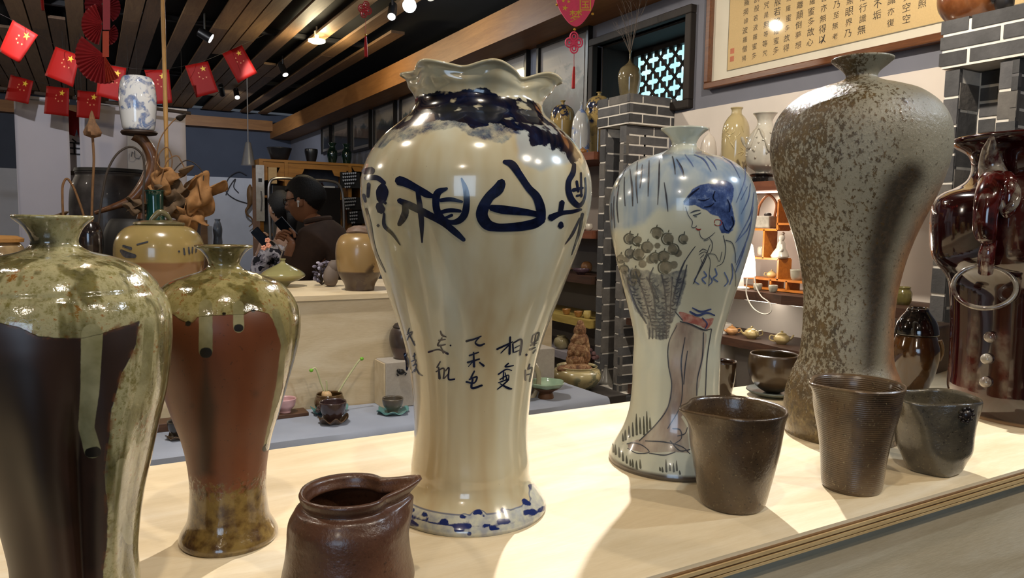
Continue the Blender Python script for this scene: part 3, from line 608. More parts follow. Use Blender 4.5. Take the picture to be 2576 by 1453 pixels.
slv = [[(300,1290,10),(330,1340,12),(280,1370,12),(320,1420,10)],[(420,1260,10),(440,1330,12),(400,1360,12),(450,1400,10)],[(360,1330,8),(390,1400,10),(350,1440,8)],[(520,1300,8),(560,1400,10),(520,1450,8)],[(600,1210,8),(610,1330,9),(580,1430,8)],[(230,1330,8),(200,1390,10),(250,1430,8)]]
lady.strokes('painted_sleeve', INKB, [z6(q) for q in slv], wk=1.3)
lady.strokes('painted_sash', INK2, [z8(q) for q in ([(760,10,14),(820,40,20),(900,20,16),(960,40,10)],[(780,-20,10),(850,10,16),(930,-10,12)],[(860,60,8),(900,110,10),(880,150,6)])])

# ---------------------------------------------------------------- brown vase with olive ash drips (whole in view)
def m_ash(name, clay1, clay2, gl1, gl2, rust, dark='14110c'):
    n = NT(name); cl = n.ramp(n.noise(9, 4, .6, n.co((1, 1, .5))), [(.3, clay1), (.7, clay2)])
    speck = n.math('MULTIPLY', n.step(n.noise(330, 2), .66, .72), .5); cl = n.mix(speck, cl, '2a1a10')
    g = n.ramp(n.math('ADD', n.math('MULTIPLY', n.noise(240, 5, .75), .65), n.math('MULTIPLY', n.noise(45, 4), .35)), [(.38, gl1), (.49, gl2), (.55, gl2), (.62, rust)])
    run = n.noise(9, 3, .6, n.co((6, 6, .5))); g = n.mix(n.math('MULTIPLY', n.step(run, .5, .6), .8), g, n.ramp(n.noise(90, 4), [(.35, '2e2a0e'), (.65, '5c5426')]))
    k = soft(n, 'glaze', -1, 2, 16, 55)
    edge = n.math('MULTIPLY', n.step(n.attr('glaze'), 16, 1), n.step(n.attr('glaze'), -9, 0)); 
    cr = n.mix(k, cl, g); cr = n.mix(n.math('MULTIPLY', edge, n.math('MULTIPLY', n.step(n.noise(160, 3), .45, .62), .7)), cr, '5e3413')
    cr = n.mix(soft(n, 'drip', -1.5, 1.5, 3, 200), cr, n.ramp(n.noise(40, 4), [(.35, '6b6540'), (.65, '948d68')])); cr = n.mix(soft(n, 'tip', -1, 2), cr, dark)
    bs = n.math('MULTIPLY', n.step(n.math('ADD', n.attr('foot'), n.math('MULTIPLY', n.noise(240, 3), 36.0)), 10, 22), .9); cr = n.mix(bs, cr, n.ramp(n.noise(90, 4), [(.35, '3d2c14'), (.6, '7a6536')]))
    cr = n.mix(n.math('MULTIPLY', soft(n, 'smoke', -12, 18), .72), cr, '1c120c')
    gk = n.math('MAXIMUM', k, bs)
    n.out(cr, n.mix(gk, (.42, .42, .42), (.13, .13, .13)), coat=n.math('MULTIPLY', gk, .8), coat_r=.05)
    h = n.math('ADD', n.math('MULTIPLY', n.noise(120, 4), n.math('MULTIPLY', gk, .6)), n.math('MULTIPLY', k, .5)); n.bump(h, .35, .003); return n.m
c, r0 = seat(578, 1402, 126, TZ)
right = [(704,1336),(697,1317),(679,1288),(672.6,1249),(670,1198),(674,1147),(685,1091),(705,1029),(724.5,961),(744,893),(755.5,837),(755.5,792),(739,747),(705,710),(654,690),(614,676),(604,665),(606,652),(620,632),(636,622)]
prof = [(r0 * .97, 0), (r0, .004)] + [q for q in sil_lean(c, right) if q[1] > .012]
z2 = zt(1.772, 400, 600)
G2 = z2([(-40,330),(40,330),(110,372),(150,380),(172,352),(260,342),(330,342),(380,342),(420,322),(490,332),(520,400),(550,450),(560,560),(545,680),(492,860),(470,930),(480,948),(500,930),(545,800),(600,660),(680,450),(660,200),(420,20),(100,20),(-40,160)])
D2 = [z2(q) for q in ([(208,300,30),(208,500,31)],[(354,300,24),(355,395,24)],[(520,330,18),(560,470,16),(535,660,14),(480,925,14)])]
T2 = [z2(q) for q in ([(204,508,24),(214,508,24)],[(350,398,18),(360,398,18)],[(470,938,12),(478,925,12)],[(130,378,14)],[(290,335,10)],[(420,318,12)])]
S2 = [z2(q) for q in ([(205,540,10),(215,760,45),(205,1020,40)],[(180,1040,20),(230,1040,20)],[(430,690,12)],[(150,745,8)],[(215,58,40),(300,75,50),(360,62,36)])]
brown2 = Pot('brown_drip_vase', 'chestnut brown vase with short olive glaze drips and speckled glazed foot', 'vase', c, prof, m_ash('chestnut_clay_olive_ash', '5a2e18', '7a4526', '6f6434', '8f8558', '7a4a1c'), 180, 220, .004, .6, None, (0, 0),
    dict(glaze=lambda U, V, P: poly_sd(U, V, G2), drip=lambda U, V, P: caps_sd(U, V, D2), tip=lambda U, V, P: caps_sd(U, V, T2), foot=lambda U, V, P: ((TZ + .05) - P[:, 2]) * 700, smoke=lambda U, V, P: caps_sd(U, V, S2)))
# ---------------------------------------------------------------- dark vase with long olive drip, cut by the frame
c, r0 = seat(205, 1640, 190, TZ)
right = [(392,1580),(374,1530),(360,1490),(355,1451),(349,1376),(352,1325),(364,1231),(383,1143),(402,1055),(422,967),(432,879),(435,823),(428.6,766),(402,716),(352,669),(283,644),(222,629),(200,613),(199,600),(212,572),(237,550)]
lean = tuple(-RT[:2] * .028)
prof = [(r0 * .97, 0), (r0, .004)] + [q for q in sil_lean(c, right, lean) if q[1] > .008]
z1 = zt(1.5914, 0, 540)
G1 = z1([(-200,430),(0,432),(80,452),(150,490),(320,500),(400,480),(440,462),(560,425),(545,520),(485,640),(445,790),(430,930),(420,1050),(432,1250),(410,1450),(400,1700),(900,1700),(900,200),(650,-60),(-200,-60)])
D1 = [z1(q) for q in ([(368,480,44),(360,700,38),(345,850,32),(370,940,34)],[(600,430,22),(585,640,20),(520,850,16)],[(490,1000,26),(480,1200,24),(520,1300,20)])]
T1 = [z1(q) for q in ([(358,952,20),(384,948,22)],)]
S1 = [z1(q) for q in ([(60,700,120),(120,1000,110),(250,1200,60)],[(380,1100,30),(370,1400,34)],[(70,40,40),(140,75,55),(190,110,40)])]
aimg = proj(c)[0]
th_c = math.atan2(-c[1], -c[0]) + .12
def crease(TH, I, R, Z):
    d = (TH - th_c + PI) % (2 * PI) - PI; k = np.clip((.21 - Z) / .09, 0, 1) * np.clip(R / .05, 0, 1)
    g = -.014 * np.exp(-(d / .15) ** 2) + .005 * np.exp(-((np.abs(d) - .36) / .2) ** 2)
    ring = -.0011 * np.exp(-((Z - zring) / .0016) ** 2)
    return R + k * g + ring, Z
zring = [q[1] for q in sil_lean(c, [(405, 722)], lean)][0]
brown1 = Pot('dark_drip_vase', 'dark brown creased vase with long olive glaze drip at the left edge', 'vase', c, prof, m_ash('dark_clay_olive_ash', '1e120c', '3a251a', '6c6436', '98906a', '80501c'), 200, 240, .004, .6, crease, lean,
    dict(glaze=lambda U, V, P: poly_sd(U, V, G1), drip=lambda U, V, P: caps_sd(U, V, D1), tip=lambda U, V, P: caps_sd(U, V, T1), foot=lambda U, V, P: ((TZ - .05) - P[:, 2]) * 700, smoke=lambda U, V, P: caps_sd(U, V, S1)))

# ---------------------------------------------------------------- tall ash-speckled vase
c, r0 = seat(2114, 1127, 149, TZ)
left = [(1964,1085),(1966,1040),(1972,995),(1976,971),(1990,932),(1999,896),(2006,856),(2010,802),(2012.6,735),(2009,699),(2002.6,649),(1990,595),(1974,546),(1957,496),(1943,443),(1934.5,397),(1934.5,356),(1945,315),(1969.5,277),(2011,244),(2056,228),(2116,207),(2132,197),(2130,184),(2112,168),(2096,157)]
right = [(2245,950),(2241,901),(2238.5,861),(2241,802),(2250,740),(2263,686),(2283,633),(2304,583),(2333,529),(2358,484),(2382.5,430),(2397,372),(2398,331),(2391,294),(2374,265),(2341,236),(2292,216),(2234,203),(2213,195),(2213,184),(2236,166),(2260,143)]
prof = [(r0 * .98, 0), (r0, .004)] + [q for q in merge(sil_lean(c, left), sil_lean(c, right)) if q[1] > .008]
tallc = c.copy()
def t_rel(U, V, P):
    d = P - tallc; rr = np.hypot(d[:, 0], d[:, 1]) + 1e-6; return (d @ _rh) / rr, d[:, 2]
def f_ash(U, V, P):
    t, z = t_rel(U, V, P)
    a = .5 - .75 * t + .35 * np.clip((z - .33) / .1, 0, 1) * (t < .35) - .3 * np.clip(t, 0, 1) + .9 * np.clip((.10 - z) / .09, 0, 1)
    return a * 10
def f_rust(U, V, P):
    t, z = t_rel(U, V, P); return (t - .3) * 22 * np.clip((.36 - z) / .08, 0, 1) - 3
zq = zt(2.4217, 1920, 100)
SC_ = [zq([(900,820,70),(830,900,75),(770,1050,80),(730,1200,70),(690,1380,55),(680,1600,50),(660,1800,40),(640,2000,20)])]
def m_tall():
    n = NT('ash_speckled_stoneware'); a = n.attr('ash'); base = n.ramp(n.noise(12, 3), [(.35, '7d7663'), (.65, '928c79')])
    base = n.mix(n.math('MULTIPLY', n.step(n.attr('rust'), -3, 7), .75), base, n.ramp(n.noise(60, 4), [(.35, '6a3a18'), (.65, '96602f')]))
    base = n.mix(n.math('MULTIPLY', n.step(n.math('ADD', n.attr('scorch'), n.math('MULTIPLY', n.noise(30, 4), 16.0)), -22, 26), .9), base, n.ramp(n.noise(190, 3), [(.4, '22170e'), (.7, '3c2c1c')]))
    n1 = n.noise(230, 5, .7, n.co((1, 1, .7))); n2 = n.noise(28, 3)
    x = n.math('ADD', n.math('MULTIPLY', a, .02), n.math('ADD', n.math('MULTIPLY', n1, 1.0), n.math('MULTIPLY', n2, .25)))
    k = n.step(x, .80, .90); cr = n.mix(n.math('MULTIPLY', k, .92), base, n.ramp(n.noise(70, 4), [(.3, '2e2210'), (.7, '5c4520')]))
    dense = n.step(x, .92, 1.1); cr = n.mix(dense, cr, n.ramp(n.noise(90, 4), [(.35, '4a3a1c'), (.65, '76643c')]))
    sp = n.math('MULTIPLY', n.step(n.voro(150), .26, .16), n.step(n.noise(60, 2), .4, .6)); cr = n.mix(n.math('MULTIPLY', sp, .6), cr, '3a2d1a')
    n.out(cr, n.mix(k, (.36, .36, .36), (.2, .2, .2)), coat=n.math('MULTIPLY', dense, .6), coat_r=.08); n.bump(n.math('ADD', n.math('MULTIPLY', x, .6), n.math('MULTIPLY', n.noise(300, 3), .25)), .5, .004); return n.m
tall = Pot('speckled_meiping_vase', 'tallest grey-brown stoneware vase with rust ash speckles and narrow flared neck', 'vase', c, prof, m_tall(), 200, 240, .004, .6, None, (0, 0),
    dict(ash=f_ash, rust=f_rust, scorch=lambda U, V, P: caps_sd(U, V, SC_)))

# ---------------------------------------------------------------- burgundy vase with ram head and ring
c, r0 = seat(2580, 1078, 190, TZ)
left = [(2392,1035),(2381.5,970),(2384,926),(2389,816),(2388,744),(2384,706),(2372,682),(2354,662),(2342,641),(2337,596),(2339,537),(2348,505),(2369,487),(2404,472),(2431,454),(2441,434),(2443,413),(2434,392),(2404,374),(2394,366),(2392,358)]
prof = [(r0 * .97, 0), (r0, .005)] + [q for q in sil_lean(c, left) if q[1] > .012]
BS = [[(2450,800,10),(2440,1000,26)],[(2520,850,20),(2530,1000,10)],[(2470,480,12),(2475,600,8)],[(2560,480,26),(2550,600,22),(2545,660,8)]]
def m_burg():
    n = NT('oxblood_glaze'); f = n.noise(9, 4, .6, n.co((1, 1, .45)))
    cr = n.ramp(f, [(.3, '120304'), (.55, '2a0808'), (.75, '4a100e')])
    cr = n.mix(n.math('MULTIPLY', soft(n, 'flow', -10, 14, 16, 60), .55), cr, n.ramp(n.noise(40, 3), [(.4, '4e1a14'), (.65, '7d7464')]))
    cr = n.mix(n.step(n.attr('footb'), -2, 8), cr, '8a6a4a')
    n.out(cr, .1, coat=.9, coat_r=.03); return n.m
MBURG = m_burg()
burg = Pot('oxblood_vase', 'glossy dark red vase with ram-head ring handle and beads at the right edge', 'vase', c, prof, MBURG, 150, 200, .007, .6, None, (0, 0),
    dict(flow=lambda U, V, P: caps_sd(U, V, BS), footb=lambda U, V, P: ((TZ + .006) - P[:, 2]) * 2500))
n = NT('oxblood_relief_glaze'); f = n.noise(45, 4); n.out(n.ramp(f, [(.35, '1c0606'), (.55, '4a1410'), (.72, '9a9082')]), .12, coat=.9, coat_r=.03); MREL = n.m
n = NT('pale_relief_glaze'); f = n.noise(60, 4); n.out(n.ramp(f, [(.4, '8f887a'), (.65, '3c1410')]), .12, coat=.9, coat_r=.03); MREL2 = n.m
def bs(u, v, out=0.):
    p, nn = burg.hit([u], [v]); q = p[0] - burg.c; q[2] = 0; q /= np.linalg.norm(q); return p[0] + q * out
sc = proj(bs(2500, 560))[2] / FPX
ram = MB().tube([bs(2513,470,.012), bs(2505,500,.02), bs(2501,545,.024), bs(2499,585,.022), bs(2498,605,.012)], [.02, .0165, .0145, .0135, .009], 14, smooth=22)
ram.ball(bs(2515,458,.012), (.02, .02, .017), 16, 12).ball(bs(2537,468,.008), (.014, .014, .02), 14, 10).ball(bs(2538,500,.004), (.011, .011, .026), 14, 10)
ram.ball(bs(2499,592,.022), (.0125, .0125, .01), 14, 10).ball(bs(2552,480,.006), (.008, .008, .006), 10, 8)
head = ram.build('ram_head', MREL, burg.root, angle=60, label=None) if False else ram.build('ram_head', MREL, burg.root, angle=60)
MB().tube([bs(2517,452,.012), bs(2521,420,.022), bs(2526,385,.03), bs(2531,352,.036)], [.0185, .0155, .0105, .0035], 14, smooth=16).build('horn', MREL2, head, angle=60)
MB().tube([bs(2540,455,.012), bs(2560,475,.01), bs(2555,515,.012), bs(2535,530,.012), bs(2530,505,.016)], [.005, .006, .006, .005, .003], 10, smooth=24).build('curled_horn', MREL2, head, angle=60)
MB().ball(bs(2494,590,.031), (.004, .004, .003), 10, 8).ball(bs(2504,590,.031), (.004, .004, .003), 10, 8).build('nostril', MREL2, head)
MB().tube([bs(2498,605,.008), bs(2497,640,.016), bs(2497,684,.018)], [.009, .010, .009], 12, smooth=12).build('ring_loop', MREL, burg.root, angle=60)
rc = bs(2502, 720, .026); nr = (CAM - rc); nr[2] = 0; nr /= np.linalg.norm(nr); rx_ = np.cross([0, 0, 1], nr)
MB().tube([rc + rx_ * .036 * math.cos(a) + np.array([0, 0, 1]) * .0285 * math.sin(a) - nr * .006 * math.sin(a) for a in np.linspace(0, 2 * PI, 49)], .0033, 10, caps=False).build('ring', MREL2, burg.root)
for u_, v_ in ((2493, 847), (2485, 902), (2482, 960)): MB().ball(bs(u_, v_, .003), .0078, 14, 10).build('bead', MREL2, burg.root)

# ---------------------------------------------------------------- pouring cups and pitcher
def spout_mod(th, zrim, amount, width=.35, depth=.03, drop=.0, squeeze=None, wob=0):
    def f(TH, I, R, Z):
        d = (TH - th + PI) % (2 * PI) - PI; k = np.clip((Z - (zrim - depth)) / depth, 0, 1) ** 1.7
        g = np.exp(-(np.abs(d) / width) ** 1.6); pin = np.exp(-((np.abs(d) - width * 2.0) / (width * .8)) ** 2)
        R2 = R + k * (amount * g - amount * .16 * pin); Z2 = Z + k * (drop * g)
        if squeeze: R2 = R2 * (1 + squeeze[0] * np.cos(2 * (TH - squeeze[1])) * np.clip(Z / zrim, 0, 1)) * (1 - squeeze[2] * np.exp(-((((TH - squeeze[3] + PI) % (2 * PI)) - PI) / .5) ** 2))
        if wob: R2 = R2 + wob * np.sin(5 * TH + Z * 60) ; Z2 = Z2 + wob * 1.5 * np.sin(3 * TH + 1) * k
        return R2, Z2
    return f
def m_stone(name, a, b, c_, rough=.28, sheen=.5, ridges=0, sp=.25):
    n = NT(name); f = n.noise(14, 4, .6); cr = n.ramp(f, [(.3, a), (.52, b), (.72, c_)])
    s1 = n.math('MULTIPLY', n.step(n.noise(420, 2), .62, .72), sp); cr = n.mix(s1, cr, '9a8a66'); cr = n.mix(n.math('MULTIPLY', n.step(n.noise(300, 2), .64, .7), .5), cr, '120c08')
    n.out(cr, rough, coat=sheen, coat_r=.18)
    h = n.noise(350, 3)
    if ridges:
        wv = n.node('ShaderNodeTexWave', {'Vector': n.co(), 'Scale': ridges, 'Distortion': .6, 'Detail': 1}, bands_direction='Z').outputs[1]; h = n.math('ADD', n.math('MULTIPLY', wv, .8), n.math('MULTIPLY', h, .5))
    n.bump(h, .25, .002); return n.m
th_l = math.atan2(-RT[1], -RT[0])
c, r0 = seat(1840, 1296, 82, TZ)
rt_ = sil_lean(c, [(1921,1279),(1937,1233),(1953,1176),(1965,1129),(1976,1066),(1981,1050),(1984,1041)])
prof = [(r0 * .93, 0), (r0, .003)] + [q for q in rt_ if q[1] > .008]
zr = prof[-1][1]
Pot('pouring_cup', 'smooth dark brown pouring cup in front of the painted lady vase', 'cup', c, prof, m_stone('dark_bronze_stoneware', '32261b', '54412c', '6e5a3e', .26, .5), 70, 96, .0035, .05, spout_mod(th_l + .25, zr, .0125, .3, .03, .001), group='pouring cups on the front table')
c, r0 = seat(2140, 1248, 77, TZ)
rt_ = sil_lean(c, [(2217,1232),(2228,1161),(2241,1113),(2260,1037),(2275,999),(2282,980)])
lt_ = sil_lean(c, [(2062,1221),(2059,1145),(2054,1066),(2035,1000)])
prof = [(r0 * .95, 0), (r0, .003)] + [q for q in merge(rt_, lt_) if q[1] > .008]; zr = prof[-1][1]
Pot('pouring_cup', 'tall ridged brown pouring cup in front of the tallest vase', 'cup', c, prof, m_stone('ridged_brown_stoneware', '382a1e', '624c33', '7a6749', .3, .45, 150, .5), 70, 96, .0035, .05, spout_mod(th_l + .22, zr, .009, .3, .03, .001), group='pouring cups on the front table')
c, r0 = seat(2345, 1199, 72, TZ)
rt_ = sil_lean(c, [(2421,1184),(2436,1160),(2450,1138),(2465,1100),(2475,1062),(2481,1035),(2483,1016)])
prof = [(r0 * .9, 0), (r0, .003)] + [q for q in rt_ if q[1] > .01]; prof = [(r * (.94 if z > .03 else 1), z) for r, z in prof]; zr = prof[-1][1]
p3 = Pot('pouring_cup', 'squat uneven grey-black pouring cup with a small round seal', 'cup', c, prof, m_stone('pewter_black_stoneware', '332d26', '585040', '756e5c', .24, .6), 70, 96, .0035, .05, spout_mod(th_l + .5, zr, .008, .35, .03, .001, (.05, th_l, .05, th_l + PI * .8), .0012), group='pouring cups on the front table')
sp_, sn_ = p3.hit([2431], [1043]); o_ = sp_[0] + sn_[0] * .0005; ex_ = np.cross([0, 0, 1], sn_[0]); ex_ /= np.linalg.norm(ex_); ey_ = np.cross(sn_[0], ex_)
mb = MB()
for k_ in range(9):
    a_ = k_ * 2 * PI / 9; mb.ball(o_ + (ex_ * math.cos(a_) + ey_ * math.sin(a_)) * .0075, .0021, 8, 6)
mb.ball(o_ - sn_[0] * .0025, .0065, 12, 8); mb.build('round_seal', plain('seal_clay', '1f1713', .35, coat=.4), p3.root)
c, r0 = seat(878, 1575, 160, TZ)
lt_ = sil_lean(c, [(722,1545),(712,1500),(708,1470),(710,1452),(720,1412),(725,1362),(726,1338),(729,1316),(744,1295),(757,1281),(759,1272),(753,1256),(750.5,1247)])
rt_ = sil_lean(c, [(1042,1480),(1046,1452),(1045,1432),(1039,1392),(1033,1351),(1032,1317),(1029,1300),(1022,1280),(1018,1262)])
prof = [(r0 * .95, 0), (r0, .003)] + [q for q in merge(lt_, rt_) if q[1] > .008]; zr = prof[-1][1]
Pot('small_pitcher', 'reddish brown unglazed pitcher with ridge and spout at the bottom edge', 'pitcher', c, prof, m_stone('reddish_brown_clay', '42281a', '543524', '64422c', .36, .3, 0, .1), 90, 110, .0045, .15, spout_mod(math.atan2(RT[1], RT[0]) + .25, zr, .0185, .3, .034, .006))
# ================================================================ things on the bench, the counter and beside the vases
def glz(name, a, b, rough=.2, coat=.6, scale=12, mid=None):
    if name in _MC: return _MC[name]
    n = NT(name); st = [(.3, a), (.7, b)] if not mid else [(.3, a), (.5, mid), (.7, b)]
    n.out(n.ramp(n.noise(scale, 4, .6), st), rough, coat=coat, coat_r=.06); _MC[name] = n.m; return n.m
def two_tone(name, top, low, zsplit, rough=.25, coat=.5, spot=None):
    n = NT(name); z = n.node('ShaderNodeSeparateXYZ', {'Vector': n.co()}).outputs[2]; z = n.math('ADD', z, n.math('MULTIPLY', n.math('SUBTRACT', n.noise(12, 3), .5), .006))
    cr = n.mix(n.step(z, zsplit - .003, zsplit + .003), low, n.ramp(n.noise(10, 3), [(.35, top), (.7, tuple(np.array(C4(top)[:3]) * 1.2))]))
    if spot: cr = n.mix(n.math('MULTIPLY', n.step(n.noise(26, 4, .7), .48, .54), n.step(n.noise(9, 1), .46, .54)), cr, spot)
    n.out(cr, rough, coat=coat, coat_r=.08); return n.m
def bgpot(name, label, cat, c, pts, mat, segs=48, wall=.003, cut=.5, group=None, mod=None, foot=None, rows=48, lean=(0, 0), part='body'):
    pr = sil_lean(c, pts, lean) if pts and len(pts[0]) == 2 and pts[0][1] > 5 else list(pts)
    pr = sorted(pr, key=lambda q: q[1]); f = foot if foot else pr[0][0] * .95
    return Pot(name, label, cat, c, [(f, 0)] + [q for q in pr if q[1] > .002], mat, rows, segs, wall, cut, mod, lean, group=group, part=part)
def wavy(k, amp, zamp, r_from):
    def f(TH, I, R, Z):
        w_ = np.clip((R - r_from) / r_from, 0, 1); return R + w_ * amp * np.cos(k * TH), Z + w_ * zamp * np.sin(k * TH + .7)
    return f
def Zpt(c, v): return c + np.array([0, 0, hz(c, v)])

# ---- right end of the front table
c, r = seat(1814, 996, 32, TZ)
bgpot('tea_cup', 'glossy dark brown cup half hidden behind the painted lady vase', 'cup', c, [(1842,985),(1849,955),(1853,925),(1854,912)], glz('dark_brown_glaze', '150d09', '3a2616', .15, .8), cut=.08)
c, r = seat(1940, 1010, 55, TZ)
P_ = seat(1942, 1008, 64, TZ)[0]
so = MB().lathe([(.018, 0), (.02, .002), (.036, .005), (.041, .009), (.0405, .0105), (.034, .0085), (.016, .006), (.001, .006)], P_, 48).build('saucer', glz('grey_green_saucer_glaze', '4a5250', '626b66', .3, .3)); props(so, 'grey-green saucer under the round brown bowl', 'saucer')
cb = P_ + np.array([0, 0, .0065])
bgpot('tea_bowl', 'round dark brown bowl on the grey-green saucer behind the table vases', 'bowl', cb, [(.012, .001), (.018, .003), (.030, .013), (.0385, .030), (.040, .045), (.0385, .056), (.0375, .060)], glz('umber_bowl_glaze', '2a1d11', '4b3a24', .3, .4), cut=.12)
c, r = seat(2296, 985, 44, TZ)
jar = bgpot('brown_jar', 'brown glazed jar with a small lug standing behind the tallest vase', 'jar', c, [(2338,975),(2352,945),(2364,905),(2366,880),(2362,862),(2358,848)], glz('tenmoku_brown_glaze', '1a0f08', '5a3a18', .14, .8, 9), cut=.1)
th_r = math.atan2(RT[1], RT[0]) - .25; lug = []
rj = np.interp(hz(c, 862), jar.outer[:, 1], jar.outer[:, 0]); rj2 = np.interp(hz(c, 900), jar.outer[:, 1], jar.outer[:, 0])
for a_ in np.linspace(-1, 1, 9): lug.append(c + np.array([math.cos(th_r), math.sin(th_r), 0]) * ((rj + rj2) / 2 + .004 * (1 - a_ * a_) + .001) + np.array([0, 0, hz(c, 878) + .017 * a_]))
MB().tube(lug, .0035, 8).build('lug', glz('pale_lug_glaze', '6b4a26', '9a7a4c', .2, .6), jar.root)
cb2 = c + np.array([0, 0, jar.outer[-1, 1] + .003]); hb = hz(c, 776) - jar.outer[-1, 1] - .003
bl = Pot('upturned_bowl', 'glossy black bowl lying upside down on the brown jar', 'bowl', cb2, [(rj * .98, 0), (rj * .96, hb * .2), (rj * .82, hb * .55), (rj * .56, hb * .85), (rj * .5, hb * .92), (rj * .47, hb)], glz('black_bowl_glaze', '0b0908', '1c1712', .08, .9), 30, 48, .003, .75)
MB().lathe([(rj * .44, hb - .004), (rj * .475, hb + .0005), (rj * .44, hb + .0005), (rj * .40, hb - .003), (.001, hb - .003)], cb2, 40).build('foot_ring', plain('bare_foot_clay', '7d7068', .7), bl.root)
p = onz(2390, 958, TZ); MB_ = MB().box((p[0] + .05, p[1] + .10, TZ + .045), (.12, .1, .09), .2); props(MB_.build('wooden_box', wood('dark_box_wood', '2c1a10', '452a18', 0, 2), bevel=.003, smooth=False), 'dark wooden box between brown jar and dark red vase', 'box')

# ---- cups and dishes on the grey cloth
CUPP = glz('plum_brown_glaze', '2a1c1c', '4a3634', .25, .6); LEAFB = glz('brown_leaf_glaze', '3a2a1e', '6a5238', .3, .4); TURQ = glz('turquoise_leaf_glaze', '3f6f70', '6fa09a', .3, .5); TEAG = glz('grey_brown_cup_glaze', '3c352c', '6a6153', .3, .4)
def leaf_dish(u, vb, hw, label, mat, k=7, h=.012):
    c, r = seat(u, vb, hw, CZ_ + .0015); r = r * 1.0
    o = MB().lathe([(r * .35, 0), (r * .55, .001), (r * .85, h * .6), (r, h), (r * .985, h + .0015), (r * .8, h * .6 + .002), (r * .45, .004), (.001, .004)], c, 56, wavy(k, r * .08, h * .45, r * .45)).build('leaf_dish', mat)
    props(o, label, 'dish', 'leaf-shaped dishes on the grey cloth'); return c, r
def cup(c, r, h, label, mat, dz=.004, name='tea_cup', group='tea cups on the grey cloth', base=.5):
    c = c + np.array([0, 0, dz]); return Pot(name, label, 'cup', c, [(r * base, 0), (r * base * 1.02, .004), (r * .86, h * .5), (r * .97, h * .8), (r, h)], mat, 36, 40, .0025, .1, group=group)
c, r = leaf_dish(838, 1073, 38, 'brown ruffled leaf dish under the plum-dark cup', LEAFB); cup(c, .031, .045, 'plum-dark cup on the brown leaf dish, nearest on the cloth', CUPP)
c, r = leaf_dish(829, 1050, 46, 'turquoise ruffled leaf dish under the sprouting pot', TURQ)
pot = Pot('sprout_pot', 'small brown glazed pot with a sprouting bulb on the turquoise dish', 'pot', c + np.array([0, 0, .0055]), [(.020, 0), (.030, .006), (.0365, .02), (.0345, .033), (.0325, .037), (.032, .041)], glz('caramel_pot_glaze', '2a1c10', '6a4f2c', .15, .7), 30, 44, .003, .3)
MB().ball(c + np.array([-.030, -.03, .022]), (.010, .008, .009), 10, 8, .2).ball(c + np.array([-.037, -.034, .018]), .006, 8, 6).build('frog_knob', CUPP, pot.root)
bm = MB().ball(c + np.array([-.006, -.004, .045]), (.011, .011, .011), 12, 10, .1).ball(c + np.array([-.014, -.002, .047]), (.006, .006, .011), 10, 8)
bulb = bm.build('bulb', plain('bulb_skin', 'c8a678', .5), pot.root)
Yc = c[1] - .003; SPR = plain('pale_sprout', 'b7b78a', .5); GRN = plain('green_bud', '6fb02c', .5)
for pts in ([(816,985),(806,960),(800,940),(792,925),(783,931)], [(852,985),(870,955),(890,925),(905,905),(910,902)], [(822,985),(822,968),(821,957)]):
    q = [ony(u_, v_, Yc) for u_, v_ in pts]; s_ = MB().tube(q, .0022, 6, smooth=16).build('sprout', SPR, pot.root)
    if len(pts) > 3: MB().ball(q[-1], (.005, .005, .0045), 10, 8).build('bud', GRN, s_)
c, r = leaf_dish(988, 1050, 40, 'turquoise leaf dish under the small grey-brown cup', TURQ, 6, .009); cup(c, .026, .033, 'small grey-brown cup on the turquoise dish before the linen block', TEAG)
c, r = leaf_dish(452, 1112, 34, 'brown leaf dish under the dark cup seen left of the chestnut vase', LEAFB, 6, .008); cup(c, .024, .034, 'dark grey cup seen between the two brown vases', glz('charcoal_cup_glaze', '1d1b1a', '3b3733', .3, .5))
p = onz(742, 1034, CZ_ + .002); b_ = MB().box((p[0] - .035, p[1] - .03, CZ_ + .006), (.11, .05, .009)).build('tea_board', wood('walnut_board', '3a2416', '5a3a22', 0, 3), bevel=.001, smooth=False); props(b_, 'small dark wooden board under the pink cup', 'board')
cup(np.array([p[0] - .03, p[1] - .03, CZ_ + .0105]), .026, .032, 'pink porcelain cup on the small wooden board', glz('pink_glaze', 'b58a8c', 'd3a9a8', .2, .6), 0)
p = onz(395, 1058, CZ_ + .002); b_ = MB().box((p[0] - .06, 1.765, CZ_ + .012), (.34, .05, .02)).build('wooden_tray', wood('walnut_board', '3a2416', '5a3a22', 0, 3), bevel=.002, smooth=False); props(b_, 'dark wooden tray on the cloth seen behind the left vases', 'tray')
LIN = plain('linen_cover', 'a7a096', .9, .06, 120, bump=.15)
b_ = thing('linen_block', (.68, 1.755, CZ_ + .002), 'linen-covered block holding the brown lidded jar', 'pedestal')
MB().bb((.628, 1.722, CZ_ + .002), (.76, 1.796, CZ_ + .118)).build('linen_cover', LIN, b_, smooth=False, bevel=.002)
MB().bb((.624, 1.726, CZ_ + .002), (.628, 1.796, CZ_ + .115)).build('wood_side', PLYF, b_, smooth=False)
c = onz(985, 893, CZ_ + .118); c = np.array([.69, 1.762, CZ_ + .1185])
jr = bgpot('lidded_jar', 'small dark brown lidded jar on the linen block', 'jar', c, [(.022, .002), (.030, .02), (.036, .045), (.035, .065), (.029, .078), (.024, .081)], two_tone('grey_brown_jar_glaze', '3a302c', '55433c', .03, .35, .3), cut=.6)
MB().lathe([(.0265, .080), (.0275, .083), (.022, .09), (.01, .094), (.006, .096), (.008, .104), (.004, .108), (.001, .108)], c, 36).build('lid', plain('dark_lid_clay', '2c2320', .5), jr.root)
fk = ony(1010, 935, 1.718); f_ = MB().ball(fk, (.009, .006, .007), 12, 8).ball(fk + np.array([-.008, -.001, .004]), .005, 10, 8)
